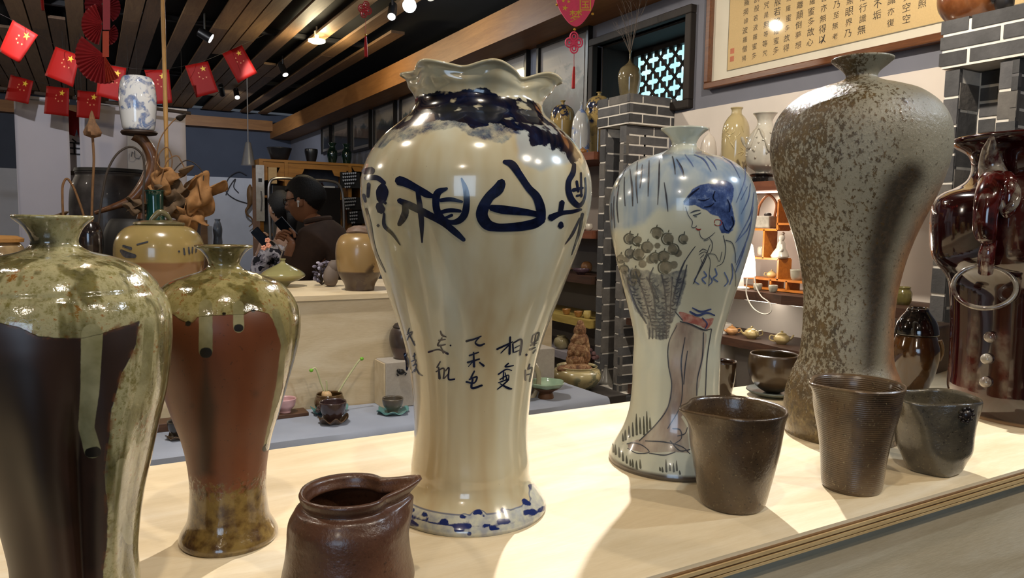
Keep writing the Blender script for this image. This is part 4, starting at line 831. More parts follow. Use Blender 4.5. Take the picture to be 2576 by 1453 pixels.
for sx_ in (-.009, .009):
    f_.tube([fk + np.array([sx_ * .6, 0, 0]), fk + np.array([sx_ * 1.4, -.002, -.004]), fk + np.array([sx_, -.001, -.009])], .002, 6)
props(f_.build('frog_figurine', plain('black_figurine', '100f0f', .35)), 'tiny black frog figurine on the face of the linen block', 'figurine')
b_ = MB().bb((1.00, 1.70, CZ_ + .002), (1.115, 1.79, CZ_ + .125)); props(b_.build('linen_riser', LIN, smooth=False, bevel=.002), 'plain linen riser against the counter end, right of the large vase', 'pedestal')
c, r = seat(1373, 1006, 24, CZ_ + .002)
n = NT('celadon_bowl_glaze'); n.out(n.ramp(n.noise(20, 3), [(.35, '7f9a82'), (.65, 'a3b89e')]), .15, coat=.7); CEL = n.m
bw = Pot('footed_bowl', 'celadon lobed bowl on a brown foot at the end of the cloth', 'bowl', c, [(.020, 0), (.019, .008), (.016, .016), (.022, .022), (.040, .032), (.0475, .040), (.049, .043)], CEL, 36, 60, .0025, .45, lambda TH, I, R, Z: (R + np.clip((R - .02) / .03, 0, 1) * .0025 * np.cos(6 * TH), Z))
MB().lathe([(.0215, 0), (.0205, .008), (.0175, .016), (.024, .0215), (.041, .031), (.0405, .0315)], c, 48, None, False).build('bare_foot', plain('brown_foot_clay', '5a3a22', .6), bw.root)
cm = np.array([ony(1300, 950, 1.66)[0], 1.66, CZ_ + .0045])
mug = Pot('cream_jug', 'cream jug mostly hidden behind the ruffled vase, loop handle showing', 'jug', cm, [(.03, 0), (.036, .03), (.036, .08), (.03, .11), (.032, .125)], glz('cream_jug_glaze', 'a39a82', 'b8b09a', .2, .6), 36, 40, .003, .2)
pp = [ony(u_, v_, cm[1]) for u_, v_ in ((1322,912),(1344,918),(1355,942),(1352,975),(1338,1000),(1316,1003))]; MB().tube(pp, .0055, 10, smooth=28, flat=1.3).build('handle', glz('cream_jug_glaze', '', ''), mug.root)
# ---- planter with rock on a low stand beside the brick pier
st = MB().bb((1.30, 1.98, 0), (1.60, 2.32, .735)); props(st.build('low_stand', plain('dark_stand_paint', '2a2624', .6), smooth=False, bevel=.004), 'dark low stand under the planter with the rock', 'stand')
c, r = seat(1450, 984, 40, .737)
pl = bgpot('rock_planter', 'wide cream planter bowl holding an upright brown rock', 'planter', c, [(1489,978),(1502,966),(1512,950),(1513,940),(1508,930),(1500,926),(1503,922)], two_tone('cream_planter_glaze', 'a89c74', 'b5aa84', .01, .2, .6, '6f705a'), cut=.3)
MB().lathe([(.001, hz(c, 936)), (.06, hz(c, 936))], c, 32).build('soil', plain('planter_gravel', '5a4a3a', .9, .3, 200, bump=.5), pl.root)
rk = MB()
for u_, v_, rx_, rz_ in ((1450,925,42,16),(1425,928,26,12),(1448,905,26,20),(1452,880,25,24),(1456,855,22,24),(1458,832,17,20),(1460,816,10,12),(1470,895,16,26),(1437,890,12,14),(1474,870,10,30)):
    q = ony(u_, v_, c[1]); k_ = proj(q)[2] / FPX; rk.ball(q, (rx_ * k_, rx_ * k_ * .8, rz_ * k_), 14, 10, .22, int(u_ + v_))
n = NT('scholar_rock'); n.out(n.ramp(n.noise(40, 6, .75), [(.32, '20130a'), (.48, '6a4526'), (.66, 'a48a66')]), .75); n.bump(n.noise(60, 5), .8, .006); rk.build('rock', n.m, pl.root, angle=0)

# ---- pots and plants on the back counter
c, r = seat(905, 732, 33, BZ)
bgj = bgpot('round_tan_jar', 'round tan jar with dark lower half left of the ruffled vase', 'jar', c, [(866,715),(852,690),(845,660),(843.5,630),(848,606),(858,592),(872,586)], two_tone('tan_over_plum_glaze', '8f744a', '3d2a22', hz(c, 682), .3, .4, '4a3a2a'), cut=.6)
zt_ = bgj.outer[-1, 1]; rt2 = bgj.outer[-1, 0]; lid_ = MB().lathe([(rt2 * 1.0, zt_), (rt2 * 1.05, zt_ + .004), (rt2 * .9, zt_ + .012), (rt2 * .5, zt_ + .018), (.001, zt_ + .019)], c, 36, lambda TH, I, R, Z: (R * (1 + .04 * np.cos(5 * TH)), Z + .002 * np.cos(3 * TH))); lid_.build('lid', plain('lid_root_wood', '6b5648', .6, .3, 40), bgj.root)
p = onz(838, 722, BZ); s_ = MB().ball(p + np.array([0, .02, .03]), (.022, .02, .032), 14, 10, .15, 3).ball(p + np.array([.008, .02, .055]), (.018, .018, .02), 12, 8, .1, 4); props(s_.build('river_stone', plain('taupe_stone', '6f6258', .7, .1, 20), angle=0), 'taupe standing stone beside the round tan jar', 'stone')
p = onz(812, 718, BZ); fl_ = thing('dried_flowers', p, 'small bunch of pale violet dried flowers in front of the seated stone', 'flowers'); fl_['label'] = 'small bunch of pale violet dried flowers beside the taupe stone'
rr = random.Random(3); st_ = MB(); 
for k in range(46):
    a_ = rr.uniform(0, 6.28); rad = rr.uniform(0, .026); h_ = rr.uniform(.004, .062); q = p + np.array([rad * math.cos(a_), .01 + rad * math.sin(a_), h_ + .006])
    MB().ball(q, (rr.uniform(.004, .007), .005, rr.uniform(.003, .006)), 7, 5, .2, k).build('blossom', rr.choice([plain('violet_petal', '7f7888', .7), plain('pale_violet_petal', 'b3adbd', .7), plain('dusk_petal', '463f4c', .8)]), fl_)
    st_.tube([p + np.array([0, .01, .001]), q], .0007, 4)
st_.build('stems', plain('dry_stem', '4a3b2c', .8), fl_)
c, r = seat(712, 722, 24, BZ)
bv = bgpot('bulb_vase', 'flattened olive-cream vase with tiny neck and a pink blossom twig', 'vase', c, [(.013, .002), (.022, .010), (.046, .020), (.0595, .029), (.060, .033), (.050, .043), (.030, .054), (.012, .063), (.007, .067), (.0065, .073), (.0085, .075)], two_tone('olive_cream_glaze', '8f8a5c', '8f8a5c', -1, .15, .8), cut=.8)
tw = thing('blossom_twig', c + np.array([0, 0, .074]), 'bare forked twig with two coral blossoms in the flattened vase', 'twig'); Yt = c[1]
MB().tube([ony(u_, v_, Yt) for u_, v_ in ((704,660),(706,645),(712,630),(722,614))], [.0022, .002, .0018, .0012], 6).tube([ony(u_, v_, Yt) for u_, v_ in ((710,634),(698,616),(685,605),(672,602))], [.0018, .0016, .0014, .001], 6).build('stem', plain('grey_twig', '6a6058', .8), tw)
for u_, v_ in ((663, 623), (675, 617), (673, 604)):
    q = ony(u_, v_, Yt); mb = MB()
    for a_ in np.arange(5) * 2 * PI / 5: mb.ball(q + np.array([math.cos(a_) * .0042, -.002, math.sin(a_) * .0042]), (.004, .002, .0034), 8, 6)
    mb.build('blossom', plain('coral_petal', 'c98a72', .6), tw)
TANJ = two_tone('tan_jar_glaze', '8d7547', '6d5440', 0, .2, .6, '4a3f2c')
c, r = seat(405, 740, 85, BZ)
lj = bgpot('large_lidded_jar', 'wide tan jar with painted band and arched lid handle behind the left vases', 'jar', c, [(497,728),(508,700),(514,670),(516,640),(512,610),(500,588),(482,573),(464,567)], two_tone('tan_over_rose_glaze', '8d7a4c', '7d5a3c', hz(c, 655), .2, .6), cut=.75)
lj.strokes('painted_band', INKG, [[(305,630,8),(318,640,16),(340,644,10)],[(310,618,5),(330,625,8)],[(345,615,4),(372,608,4)],[(450,632,6)],[(462,624,4),(464,640,5)],[(474,622,4),(476,638,5)],[(484,622,4),(483,636,4)],[(494,620,4),(492,634,4)]], off=.0008)
zt_ = lj.outer[-1, 1]; rt2 = lj.outer[-1, 0]
ld = MB().lathe([(rt2 * .98, zt_), (rt2 * 1.04, zt_ + .003), (rt2 * 1.0, zt_ + .007), (rt2 * .6, zt_ + .012), (.001, zt_ + .013)], c, 48).build('lid', glz('olive_lid_glaze', '4a4430', '6f6748', .25, .5), lj.root)
hp = [ony(u_, v_, c[1]) for u_, v_ in ((374,562),(388,545),(402,534),(416,538),(434,560))]; MB().tube(hp, [.004, .007, .008, .007, .004], 10, smooth=20).build('lid_handle', glz('olive_lid_glaze', '', ''), ld)
cl_ = onz(-12, 745, BZ); lj2 = bgpot('wood_lid_jar', 'tan speckled jar with a flat wooden lid at the left edge', 'jar', cl_ + np.array([0, .05, 0]), [(55,735),(66,700),(70,660),(66,635),(58,618),(50,610)], glz('tan_speckled_glaze', '6f5a3e', 'a08a66', .2, .6, 30), cut=.75)
zt_ = lj2.outer[-1, 1]; rt2 = lj2.outer[-1, 0]; MB().lathe([(rt2 * .6, zt_), (rt2 * 1.18, zt_ + .002), (rt2 * 1.2, zt_ + .010), (rt2 * .9, zt_ + .016), (.001, zt_ + .018)], lj2.c, 48).build('lid', wood('honey_lid_wood', '8a6232', 'a87c46', 0, 4), lj2.root)
c = onz(229, 700, BZ); c = np.array([c[0], 2.18, BZ]); c[0] = ony(229, 640, 2.18)[0]
dp = bgpot('dark_pebbled_pot', 'small glossy black pot with pebbled skin behind the dark vase', 'pot', c, [(250,690),(258,650),(261,610),(258,580),(250,565),(246,560)], glz('pebbled_black_glaze', '0e0b0b', '2a2222', .15, .8, 90), cut=.7); 
# driftwood stand with porcelain barrel
VAT = glz('weathered_vat_glaze', '14100f', '3a3434', .55, .1, 25)
rt_b = thing('rear_table', (-.7, 2.75, 0), 'plain dark table behind the counter under the big vat', 'table'); MB().bb((-1.6, 2.26, BZ - .03), (.2, 3.3, BZ)).build('table_top', wood('dark_box_wood', '', '', 0), rt_b, smooth=False)
for xx, yy in ((-1.55, 2.3), (.15, 2.3), (-1.55, 3.25), (.15, 3.25)): MB().box((xx, yy, (BZ - .03) / 2), (.05, .05, BZ - .03)).build('leg', wood('dark_box_wood', '', '', 0), rt_b, smooth=False)
c = np.array([ony(285, 600, 2.9)[0], 2.9, BZ]); 
vt = bgpot('big_vat', 'big dark weathered stoneware vat behind the lotus arrangement', 'vat', c, [(370,700),(385,620),(388,540),(382,480),(372,455),(368,446),(370,440)], VAT, cut=.5, wall=.012)
MB().lathe([(vt.outer[-1, 0] * .6, vt.outer[-1, 1] + .001), (vt.outer[-1, 0] * 1.02, vt.outer[-1, 1] + .003), (vt.outer[-1, 0] * 1.0, vt.outer[-1, 1] + .014), (.001, vt.outer[-1, 1] + .018)], c, 48).build('lid', plain('black_vat_lid', '100e0e', .6), vt.root)
YD = 2.47; xd = ony(330, 600, YD)[0]; c = np.array([xd, YD, BZ])
bp = bgpot('black_planter', 'matt black round planter holding the driftwood stand', 'planter', c, [(392,690),(402,640),(398,590),(385,560),(378,552)], plain('matt_black_clay', '0e0c0c', .6), cut=.6)
DW = wood('driftwood', '3a2214', '6a4426', 2, 3, .35, coat=.3)
dr = thing('driftwood_stand', (xd, YD, BZ + .10), 'curved polished driftwood stand carrying the blue and white porcelain', 'stand')
def d_(u_, v_, dy=0): return ony(u_, v_, YD + dy)
MB().tube([d_(240,535,.02), d_(285,520), d_(325,505), d_(356,475), d_(378,440), d_(385,405), d_(376,375), d_(356,350), d_(340,338)], [.006, .009, .013, .018, .022, .019, .017, .017, .02], 14, smooth=50).tube([d_(356,475), d_(362,520), d_(356,560), d_(350,590)], [.014, .014, .016, .018], 12, smooth=16).build('trunk', DW, dr, angle=60)
pc = d_(349, 334); MB().lathe([(.03, -.008), (.046, -.006), (.05, 0), (.047, .005), (.02, .006), (.001, .006)], pc, 36, lambda TH, I, R, Z: (R * (1 + .05 * np.cos(3 * TH + 1)), Z + .0015 * np.cos(TH))).build('plate', wood('plate_wood', '1f130c', '39251a', 0, 3), dr)
# porcelain barrel
cbr = pc + np.array([0, 0, .0062])
n = NT('blue_white_porcelain'); f = n.noise(26, 4, .6, None, 1.0); f2 = n.noise(60, 4, .7)
k = n.math('MULTIPLY', n.step(f, .5, .6), n.ramp(f2, [(.35, .3), (.6, 1.0)])); n.out(n.mix(k, 'd2d4d6', n.ramp(f2, [(.4, '1f3c80'), (.7, '6f8bb8')])), .08, coat=.8, coat_r=.02); BWP = n.m
hb = hz(cbr, 194); kk = proj(cbr)[2] / FPX
br_ = Pot('porcelain_barrel', 'blue and white porcelain barrel vase on the driftwood plate', 'vase', cbr, [(33 * kk, 0), (36 * kk, .004), (41 * kk, hb * .3), (43 * kk, hb * .55), (41 * kk, hb * .8), (36 * kk, hb * .95), (31 * kk, hb), (24 * kk, hb + .002)], BWP, 50, 56, .003, .85)
# bent lotus stems, buds and dried leaves
STM = plain('lotus_stem', '6b4a28', .7, .2, 60); STM2 = plain('dark_lotus_stem', '2e241c', .7, .2, 60); POD = plain('dried_pod', '6a4c32', .85, .25, 80, bump=.4); DRY = plain('dried_leaf', '8a6238', .85, .25, 30, bump=.4); DRYD = plain('dark_dried_leaf', '5a4630', .85, .25, 30, bump=.4)
LOT = thing('dried_lotus_arrangement', ony(390, 500, 2.31), 'arrangement of bent dried lotus stems, crumpled leaves and pods above the lidded jar', 'dried plants')
def stem(label, pts, r, mat, Y, pod=None, base=None, smooth=40):
    q = [ony(u_, v_, Y) for u_, v_ in pts]; o = MB().tube(q, r, 7, smooth=smooth).build('stalk', mat, LOT); o['label'] = label; return LOT, q
t, q = stem('upright lotus stem with a withered pointed bud', [(232,610),(231,540),(233,470),(236,400),(233,345)], .0032, STM, 2.29)
k_ = proj(q[-1])[2] / FPX
MB().lathe([(.003, -.002), (16 * k_, .004), (19 * k_, 12 * k_), (14 * k_, 28 * k_), (8 * k_, 40 * k_), (5 * k_, 52 * k_), (2.5 * k_, 62 * k_), (.0005, 66 * k_)], q[-1], 18, lambda TH, I, R, Z: (R * (1 + .18 * np.cos(4 * TH + Z * 90)), Z)).build('bud', POD, t)
stem('tall dark lotus stem bent into a wide arch', [(243,600),(256,500),(272,425),(300,382),(330,369),(355,385),(364,420),(360,490),(362,560)], .003, STM2, 2.30)
stem('short lotus stem bent in a narrow hoop', [(160,560),(157,500),(159,462),(168,449),(182,466),(200,510),(213,550)], .003, STM, 2.28)
# leaf bouquet in a green bottle
YL = 2.315; c = np.array([ony(390, 520, YL)[0], YL, BZ]); 
gb = bgpot('green_bottle', 'dark green glazed bottle behind the lidded jar holding dried lotus leaves', 'bottle', c, [(425,690),(428,620),(420,570),(413,540),(412,500),(413,485),(415,481)], glz('bottle_green_glaze', '04211c', '0d3a30', .1, .9), cut=.7)
def crumple(label, u0, v0, w_, h_, seed, mat, rot=0, curl=1.2):
    r_ = np.random.RandomState(seed); n_ = 18; k = proj(ony(u0, v0, YL))[2] / FPX; G = []
    ph = r_.rand(8) * 6
    for i in range(n_):
        row = []
        for j in range(n_):
            a = (i / (n_ - 1) - .5) * 2; b = (j / (n_ - 1) - .5) * 2
            rr_ = 1 - .12 * math.sin(5 * math.atan2(b, a) + ph[0]); x_ = a * w_ / 2 * rr_; z_ = b * h_ / 2 * rr_
            dep = .5 * w_ * (curl * (a * a * .5) + .22 * math.sin(4 * a + ph[1] + 2 * b) + .18 * math.sin(5 * b + ph[2] - 3 * a) + .1 * math.sin(9 * a + 7 * b + ph[3]))
            z_ += .12 * h_ * math.sin(6 * a + ph[4]) ; x_ += .1 * w_ * math.sin(5 * b + ph[5])
            xr = x_ * math.cos(rot) - z_ * math.sin(rot); zr_ = x_ * math.sin(rot) + z_ * math.cos(rot)
            p = ony(u0 + xr, v0 + zr_, YL) + np.array([0, dep * k, 0]); row.append(p)
        G.append(row)
    o = MB().sheet(G, .0015).build('dried_leaf', mat, LOT, angle=0); o['label'] = label; return o
crumple('large curled brown lotus leaf at the right of the bouquet', 505, 490, 85, 95, 1, DRY, .5); crumple('brown lotus leaf folded low over the lidded jar', 475, 545, 75, 70, 2, DRY, -.4); crumple('crumpled ochre lotus leaf at the top of the bouquet', 420, 455, 75, 65, 3, DRY, .3); crumple('dull olive lotus leaf behind the bottle', 440, 500, 80, 75, 4, DRYD, 0); crumple('dark lotus leaf hanging over the black planter', 345, 520, 60, 36, 5, DRYD, .2)
for i, (pts, lab) in enumerate([([(402,500),(408,440),(425,400),(446,392),(458,410),(468,432)],'thin stem of the bouquet hooked over to the left pod'),([(400,500),(425,450),(450,415),(470,403),(495,415),(512,440),(505,470)],'thin stem of the bouquet arching to the right leaf'),([(398,500),(390,450),(392,400),(405,345),(440,300),(455,290)],'long thin stem of the bouquet rising to the high pod'),([(404,500),(430,470),(455,440),(478,420)],'thin straight stem of the bouquet with the flat pod'),([(400,500),(396,430),(402,385),(420,370),(432,395),(430,440)],'thin ochre stem of the bouquet looping by the bamboo pole')]):
    stem(lab, pts, .0016, STM2 if i % 2 else STM, YL + .01 * i)
for u_, v_, rx_, rz_, lab in ((468, 428, 19, 9, 'flat dark lotus pod above the curled leaf'), (455, 296, 13, 8, 'dark lotus pod hanging before the white banner'), (143, 546, 26, 8, 'flat brown lotus pod behind the neck of the dark vase')):
    q = ony(u_, v_, YL); k_ = proj(q)[2] / FPX
    o_ = MB().lathe([(.001, rz_ * k_), (rx_ * k_ * .8, rz_ * k_ * .9), (rx_ * k_, rz_ * k_ * .5), (rx_ * k_ * .7, -rz_ * k_ * .3), (rx_ * k_ * .2, -rz_ * k_), (.001, -rz_ * k_)][::-1], q, 24, lambda TH, I, R, Z: (R * (1 + .06 * np.cos(5 * TH)), Z + R * .4 * np.cos(TH))).build('seed_pod', DRYD if v_ > 400 else plain('black_pod', '1f1712', .8), LOT); o_['label'] = lab
bo = np.array([ony(417, 300, 2.42)[0], 2.42, BZ]); bt_ = np.array([bo[0], 2.42, CEIL - .031])
bam = MB().tube([bo + (bt_ - bo) * t for t in np.linspace(0, 1, 24)], [.0058 if i % 4 else .0066 for i in range(24)], 10); props(bam.build('bamboo_pole', plain('bamboo_skin', 'a07a44', .4, .15, 20)), 'slim upright bamboo pole rising from the counter to the laths', 'pole')
# ================================================================ brick piers on the right wall
MORT = plain('pale_mortar', 'd6d1c8', .9, .08, 60)
def m_brick(name, a, b):
    n = NT(name); n.out(n.ramp(n.noise(22, 4, .6), [(.3, a), (.7, b)]), .75); n.bump(n.noise(90, 4), .35, .003); return n.m
BRK = [m_brick('grey_brick_%d' % i, a, b) for i, (a, b) in enumerate((('3a3a3c', '4c4c4e'), ('47474a', '5c5b5c'), ('55524f', '6c6864'), ('303032', '414143')))]
rb = random.Random(5); _bm = {}
def brick(a, b, parent, mat=None):
    """one brick between corners a and b"""
    a = np.array(a, float); b = np.array(b, float); s = tuple(np.round(b - a, 4)); key = (s,)
    mt = mat or rb.choice(BRK)
    o = MB().bb(a, b).build('brick', mt, parent, smooth=False); return o
def face_courses(parent, plane, fixed, a0, a1, z0, z1, ch, bl, proud=.004, jt=.007, off=0, skip=None):
    """bricks on one face; plane 'x' (facing -x, runs along y) or 'y' (facing -y, runs along x)"""
    k = 0; z = z1
    while z - ch > z0 - .02:
        zb = max(z - ch + jt, z0); x_ = a0 - (bl / 2 if (k + off) % 2 else 0)
        while x_ < a1 - .01:
            p0, p1 = max(x_, a0), min(x_ + bl - jt, a1)
            if p1 - p0 > .012 and not (skip and skip(p0, p1, zb, z)):
                pr = proud + rb.uniform(-.0006, .0012)
                if plane == 'x': brick((fixed - pr, p0, zb), (fixed + .012, p1, z), parent)
                else: brick((p0, fixed - pr, zb), (p1, fixed + .012, z), parent)
            x_ += bl
        z -= ch; k += 1
def pier(y0, y1, label_i):
    P = struct(MB().bb((2.06, y0 + .035, 0), (2.2, y1 - .015, 1.735)).bb((1.965, y0 + .035, 0), (2.07, y0 + .075, 1.735)).bb((1.965, y1 - .05, 0), (2.07, y1 - .015, 1.735)).bb((1.956, y0 + .006, 1.74), (2.2, y1 - .006, 1.855)).build('wall_pier', MORT, smooth=False))
    P.name = 'wall_pier_%d' % label_i
    # cap: three courses on its two visible faces and the far one
    face_courses(P, 'x', 1.956, y0, y1, 1.74, 1.862, .041, .155, .0022, .008)
    face_courses(P, 'y', y0 + .006, 1.95, 2.2, 1.74, 1.862, .041, .155, .0022, .008, 1)
    # shaft: near flank, the two posts, the sides and the back of the slot
    face_courses(P, 'y', y0 + .035, 1.962, 2.2, .55, 1.735, .041, .155, .0022, .008)
    face_courses(P, 'x', 1.965, y0 + .032, y0 + .076, .55, 1.735, .074, .2, .0022, .008)
    face_courses(P, 'x', 1.965, y1 - .051, y1 - .014, .55, 1.735, .074, .2, .0022, .008)
    face_courses(P, 'y', y1 - .05, 1.968, 2.055, .55, 1.70, .074, .2, .0022, .008)
    face_courses(P, 'x', 2.06, y0 + .078, y1 - .055, .55, 1.735, .041, .1, .0022, .008)
    # plinth
    face_courses(P, 'y', y0 - .03, 1.90, 2.2, 0.2, .60, .06, .155, .03, .007)
    face_courses(P, 'x', 1.90, y0 - .03, y1 + .02, 0.2, .60, .06, .155, .03, .007)
    MB().bb((1.90, y0 - .03, 0), (2.2, y1 + .02, .60)).build('plinth', MORT, P, smooth=False)
    return P
pier(2.45, 2.68, 1); pier(.943, 1.168, 2)
# ================================================================ wall shelves
SHW = wood('red_brown_shelf', '5a2e1c', '7d4a30', 1, 1.5, .5); SHD = wood('dark_live_edge', '2a1a12', '4a2f20', 1, 1.5, .5); SHG = wood('ochre_shelf', '8f7a3a', 'b09a58', 1, 1.5, .5); SHK = wood('grey_shelf', '77727a', '8f8a90', 1, 1.5, .6)
def shelf(y0, y1, z, mat, label, th=.028, x0=1.955, rough=0):
    pts = [(2.2, y1), (2.2, y0)]; m_ = 14; rr_ = random.Random(int(z * 1000))
    edge = [(x0 + (rr_.uniform(-.012, .012) if rough else 0), y0 + (y1 - y0) * i / m_) for i in range(m_ + 1)]
    poly = [(2.194, y0)] + [(2.194, y1)] + edge[::-1]
    o = MB().prism(poly[::-1], (0, 0, z - th), (1, 0, 0), (0, 1, 0), (0, 0, 1), th).build('wall_shelf', mat, smooth=False); return props(o, label, 'shelf', 'wall shelves')
Z1a = 1.472; Z1b = 1.10; Z1c = .927
shelf(1.175, 2.445, Z1a, SHW, 'red-brown shelf below the carved vases between the piers', .03); shelf(1.175, 2.445, Z1b, SHD, 'rough-edged brown shelf under the orange curio rack', .03, 1.95, 1); shelf(1.175, 2.445, Z1c, SHD, 'dark rough-edged shelf under the cream teapots', .028, 1.95, 1)
props(MB().bb((1.98, 1.175, .60), (2.194, 2.445, .64)).build('wall_shelf', SHD, smooth=False), 'lowest dark shelf between the brick piers', 'shelf', 'wall shelves')
Z2 = [1.643, 1.29, 1.083, .882, .706]
for z_, mt_, lb_ in zip(Z2, (SHW, SHW, SHD, SHG, SHK), ('red-brown shelf under the plum vases left of the pier', 'red-brown shelf with small white cups left of the pier', 'dark shelf with purple bowls left of the pier', 'ochre-topped shelf with two amber cups left of the pier', 'grey shelf with the squat tan jar left of the pier')): shelf(2.70, 4.9, z_, mt_, lb_, .035)
def on_shelf(u, z, x): d = ray(u, 700); return np.array([x, x * d[1] / d[0], z])
def spot_c(u, v, z, x=2.08):
    """foot centre on a shelf of height z, x from the wall line, seen at column u"""
    d = ray(u, v); k = x / d[0]; return np.array([x, d[1] * k, z])
# ---- left bay pots
c = spot_c(1415, 300, Z2[0])
PLUM = two_tone('tan_vase_blue_plum', '9a8452', '9a8452', -1, .15, .7, '1f2740')
bgpot('plum_vase', 'tan shouldered vase with dark plum branch beside the ruffled rim', 'vase', c, [(1437,370),(1443,330),(1446,300),(1443,278),(1432,266),(1421,262),(1420,257),(1423,254)], PLUM, cut=.8, group='painted vases on the upper shelf')
c = spot_c(1462, 300, Z2[0], 2.02)
bgpot('blue_flower_vase', 'white bottle vase with pale blue flowers next to the plum vase', 'vase', c, [(1483,372),(1485,330),(1482,300),(1474,282),(1466,272),(1465,262),(1467,258)], two_tone('white_vase_blue_flower', 'aeb0b0', 'aeb0b0', -1, .15, .7, '6b83b5'), cut=.8, group='painted vases on the upper shelf')
c = spot_c(1507, 260, Z2[0], 2.13)
bgpot('round_plum_jar', 'rounded tan jar with dark plum blossoms showing above the brick cap', 'vase', c, [(1527,375),(1532,330),(1540,285),(1539,262),(1530,246),(1514,240),(1511,236),(1515,233)], PLUM, cut=.8, group='painted vases on the upper shelf')
c = spot_c(1466, 375, Z2[0], 1.99)
TPG = glz('amber_teapot_glaze', '7a4f24', 'a87a42', .2, .6)
def teapot(c, s, label, mat, flip=1, group='small teapots on the wall shelves', lidk=True):
    t = Pot('teapot', label, 'teapot', c, [(s * .55, 0), (s * .62, s * .08), (s * .98, s * .5), (s * .92, s * .95), (s * .6, s * 1.2), (s * .55, s * 1.24)], mat, 28, 32, s * .06, .8, group=group)
    d = np.array([RT[0], RT[1], 0]) * flip; z = np.array([0, 0, 1.])
    MB().tube([c + d * s * .8 + z * s * .5, c + d * s * 1.25 + z * s * .75, c + d * s * 1.5 + z * s * 1.15], [s * .2, s * .14, s * .09], 10, smooth=10).build('spout', mat, t.root)
    MB().tube([c - d * s * .85 + z * s * .95, c - d * s * 1.4 + z * s * 1.05, c - d * s * 1.5 + z * s * .55, c - d * s * .9 + z * s * .3], s * .09, 8, smooth=18).build('handle', mat, t.root)
    l = MB().lathe([(s * .57, s * 1.24), (s * .6, s * 1.28), (s * .3, s * 1.42), (s * .12, s * 1.46), (s * .17, s * 1.6), (s * .1, s * 1.68), (.0005, s * 1.68)], c, 24).build('lid', mat, t.root)
    return t
teapot(c, .019, 'tiny amber teapot at the foot of the plum vases', TPG, -1)
for u_, v_, lb_, mt_ in ((1466, 585, 'small white cup on the shelf behind the large characters', glz('white_cup_glaze', 'b5aea0', 'd0cabc', .2, .6)), (1480, 580, 'small cream jug-like cup beside the pier', glz('white_cup_glaze', '', ''))):
    c = spot_c(u_, v_, Z2[1], 1.99); Pot('small_cup', lb_, 'cup', c, [(.010, 0), (.018, .008), (.021, .02), (.019, .03)], mt_, 20, 28, .002, .2, group='small cups on the wall shelves')
c = spot_c(1418, 670, Z2[2], 1.99); Pot('shallow_bowl', 'amber shallow bowl on the dark shelf behind the ruffled vase', 'bowl', c, [(.015, 0), (.02, .004), (.035, .014), (.04, .022)], TPG, 20, 32, .002, .2, group='shallow bowls on the dark shelf')
c = spot_c(1462, 672, Z2[2], 2.0); Pot('shallow_bowl', 'purple-grey shallow bowl on the dark shelf touching the pier', 'bowl', c, [(.015, 0), (.02, .004), (.037, .016), (.041, .026)], glz('purple_bowl_glaze', '3a2a33', '5a4650', .25, .5), 20, 32, .002, .2, group='shallow bowls on the dark shelf')
c = spot_c(1476, 655, Z2[2], 2.1); Pot('small_globe_jar', 'small orange globe jar behind the purple bowl', 'jar', c, [(.012, 0), (.024, .012), (.028, .03), (.022, .048), (.012, .054)], glz('orange_globe_glaze', 'a06a3a', 'd0a070', .2, .6), 24, 32, .002, .6)
for u_, lb_ in ((1425, 'left amber cup on the ochre shelf'), (1455, 'right amber cup on the ochre shelf')):
    c = spot_c(u_, 780, Z2[3], 1.99); Pot('amber_cup', lb_, 'cup', c, [(.010, 0), (.014, .003), (.019, .014), (.021, .026)], TPG, 20, 28, .002, .1, group='amber cups on the ochre shelf')
c = spot_c(1478, 780, Z2[3], 2.0); Pot('yellow_cup', 'yellow cup half hidden by the brick pier', 'cup', c, [(.010, 0), (.016, .006), (.02, .02), (.018, .034)], glz('yellow_cup_glaze', 'a8924e', 'c9b77a', .2, .6), 20, 28, .002, .1)
c = spot_c(1412, 872, Z2[4], 2.0); Pot('squat_jar', 'squat tan jar on the grey shelf behind the planter rock', 'jar', c, [(.022, 0), (.034, .012), (.039, .032), (.032, .052), (.022, .058), (.023, .064)], glz('tan_squat_glaze', '6f664a', '9a9070', .15, .7), 28, 36, .003, .7)
# things in the slot of the far pier: standing at its foot
t_ = thing('mini_bouquet', (1.99, 2.40, .605), 'dried plum-brown posy in a little dark vase at the pier foot', 'vase')
c = np.array([1.93, 2.50, .60]); 
c = np.array([1.915, 2.62, .632])
t_.location = Vector(c.tolist()); ORG[t_] = c
MB().lathe([(.018, 0), (.026, .02), (.024, .05), (.012, .075), (.014, .085)], c, 28).build('body', glz('dark_brown_glaze', '', ''), t_)
mb = MB(); rr = random.Random(8)
for k in range(26): mb.ball(c + np.array([rr.uniform(-.03, .03), rr.uniform(-.03, .03), .11 + rr.uniform(-.02, .025)]), rr.uniform(.006, .011), 7, 5, .2, k)
mb.build('posy', plain('plum_posy', '5a3f40', .85), t_); MB().tube([c + np.array([0, 0, .08]), c + np.array([0, 0, .11])], .006, 6).build('stem', STM, t_)
c = np.array([1.925, 2.53, .632]); Pot('conical_bottle', 'small grey conical bottle at the pier foot', 'bottle', c, [(.03, 0), (.031, .004), (.022, .03), (.012, .055), (.007, .07), (.008, .078)], glz('grey_bottle_glaze', '4a4844', '6a6862', .3, .4), 24, 32, .002, .8)
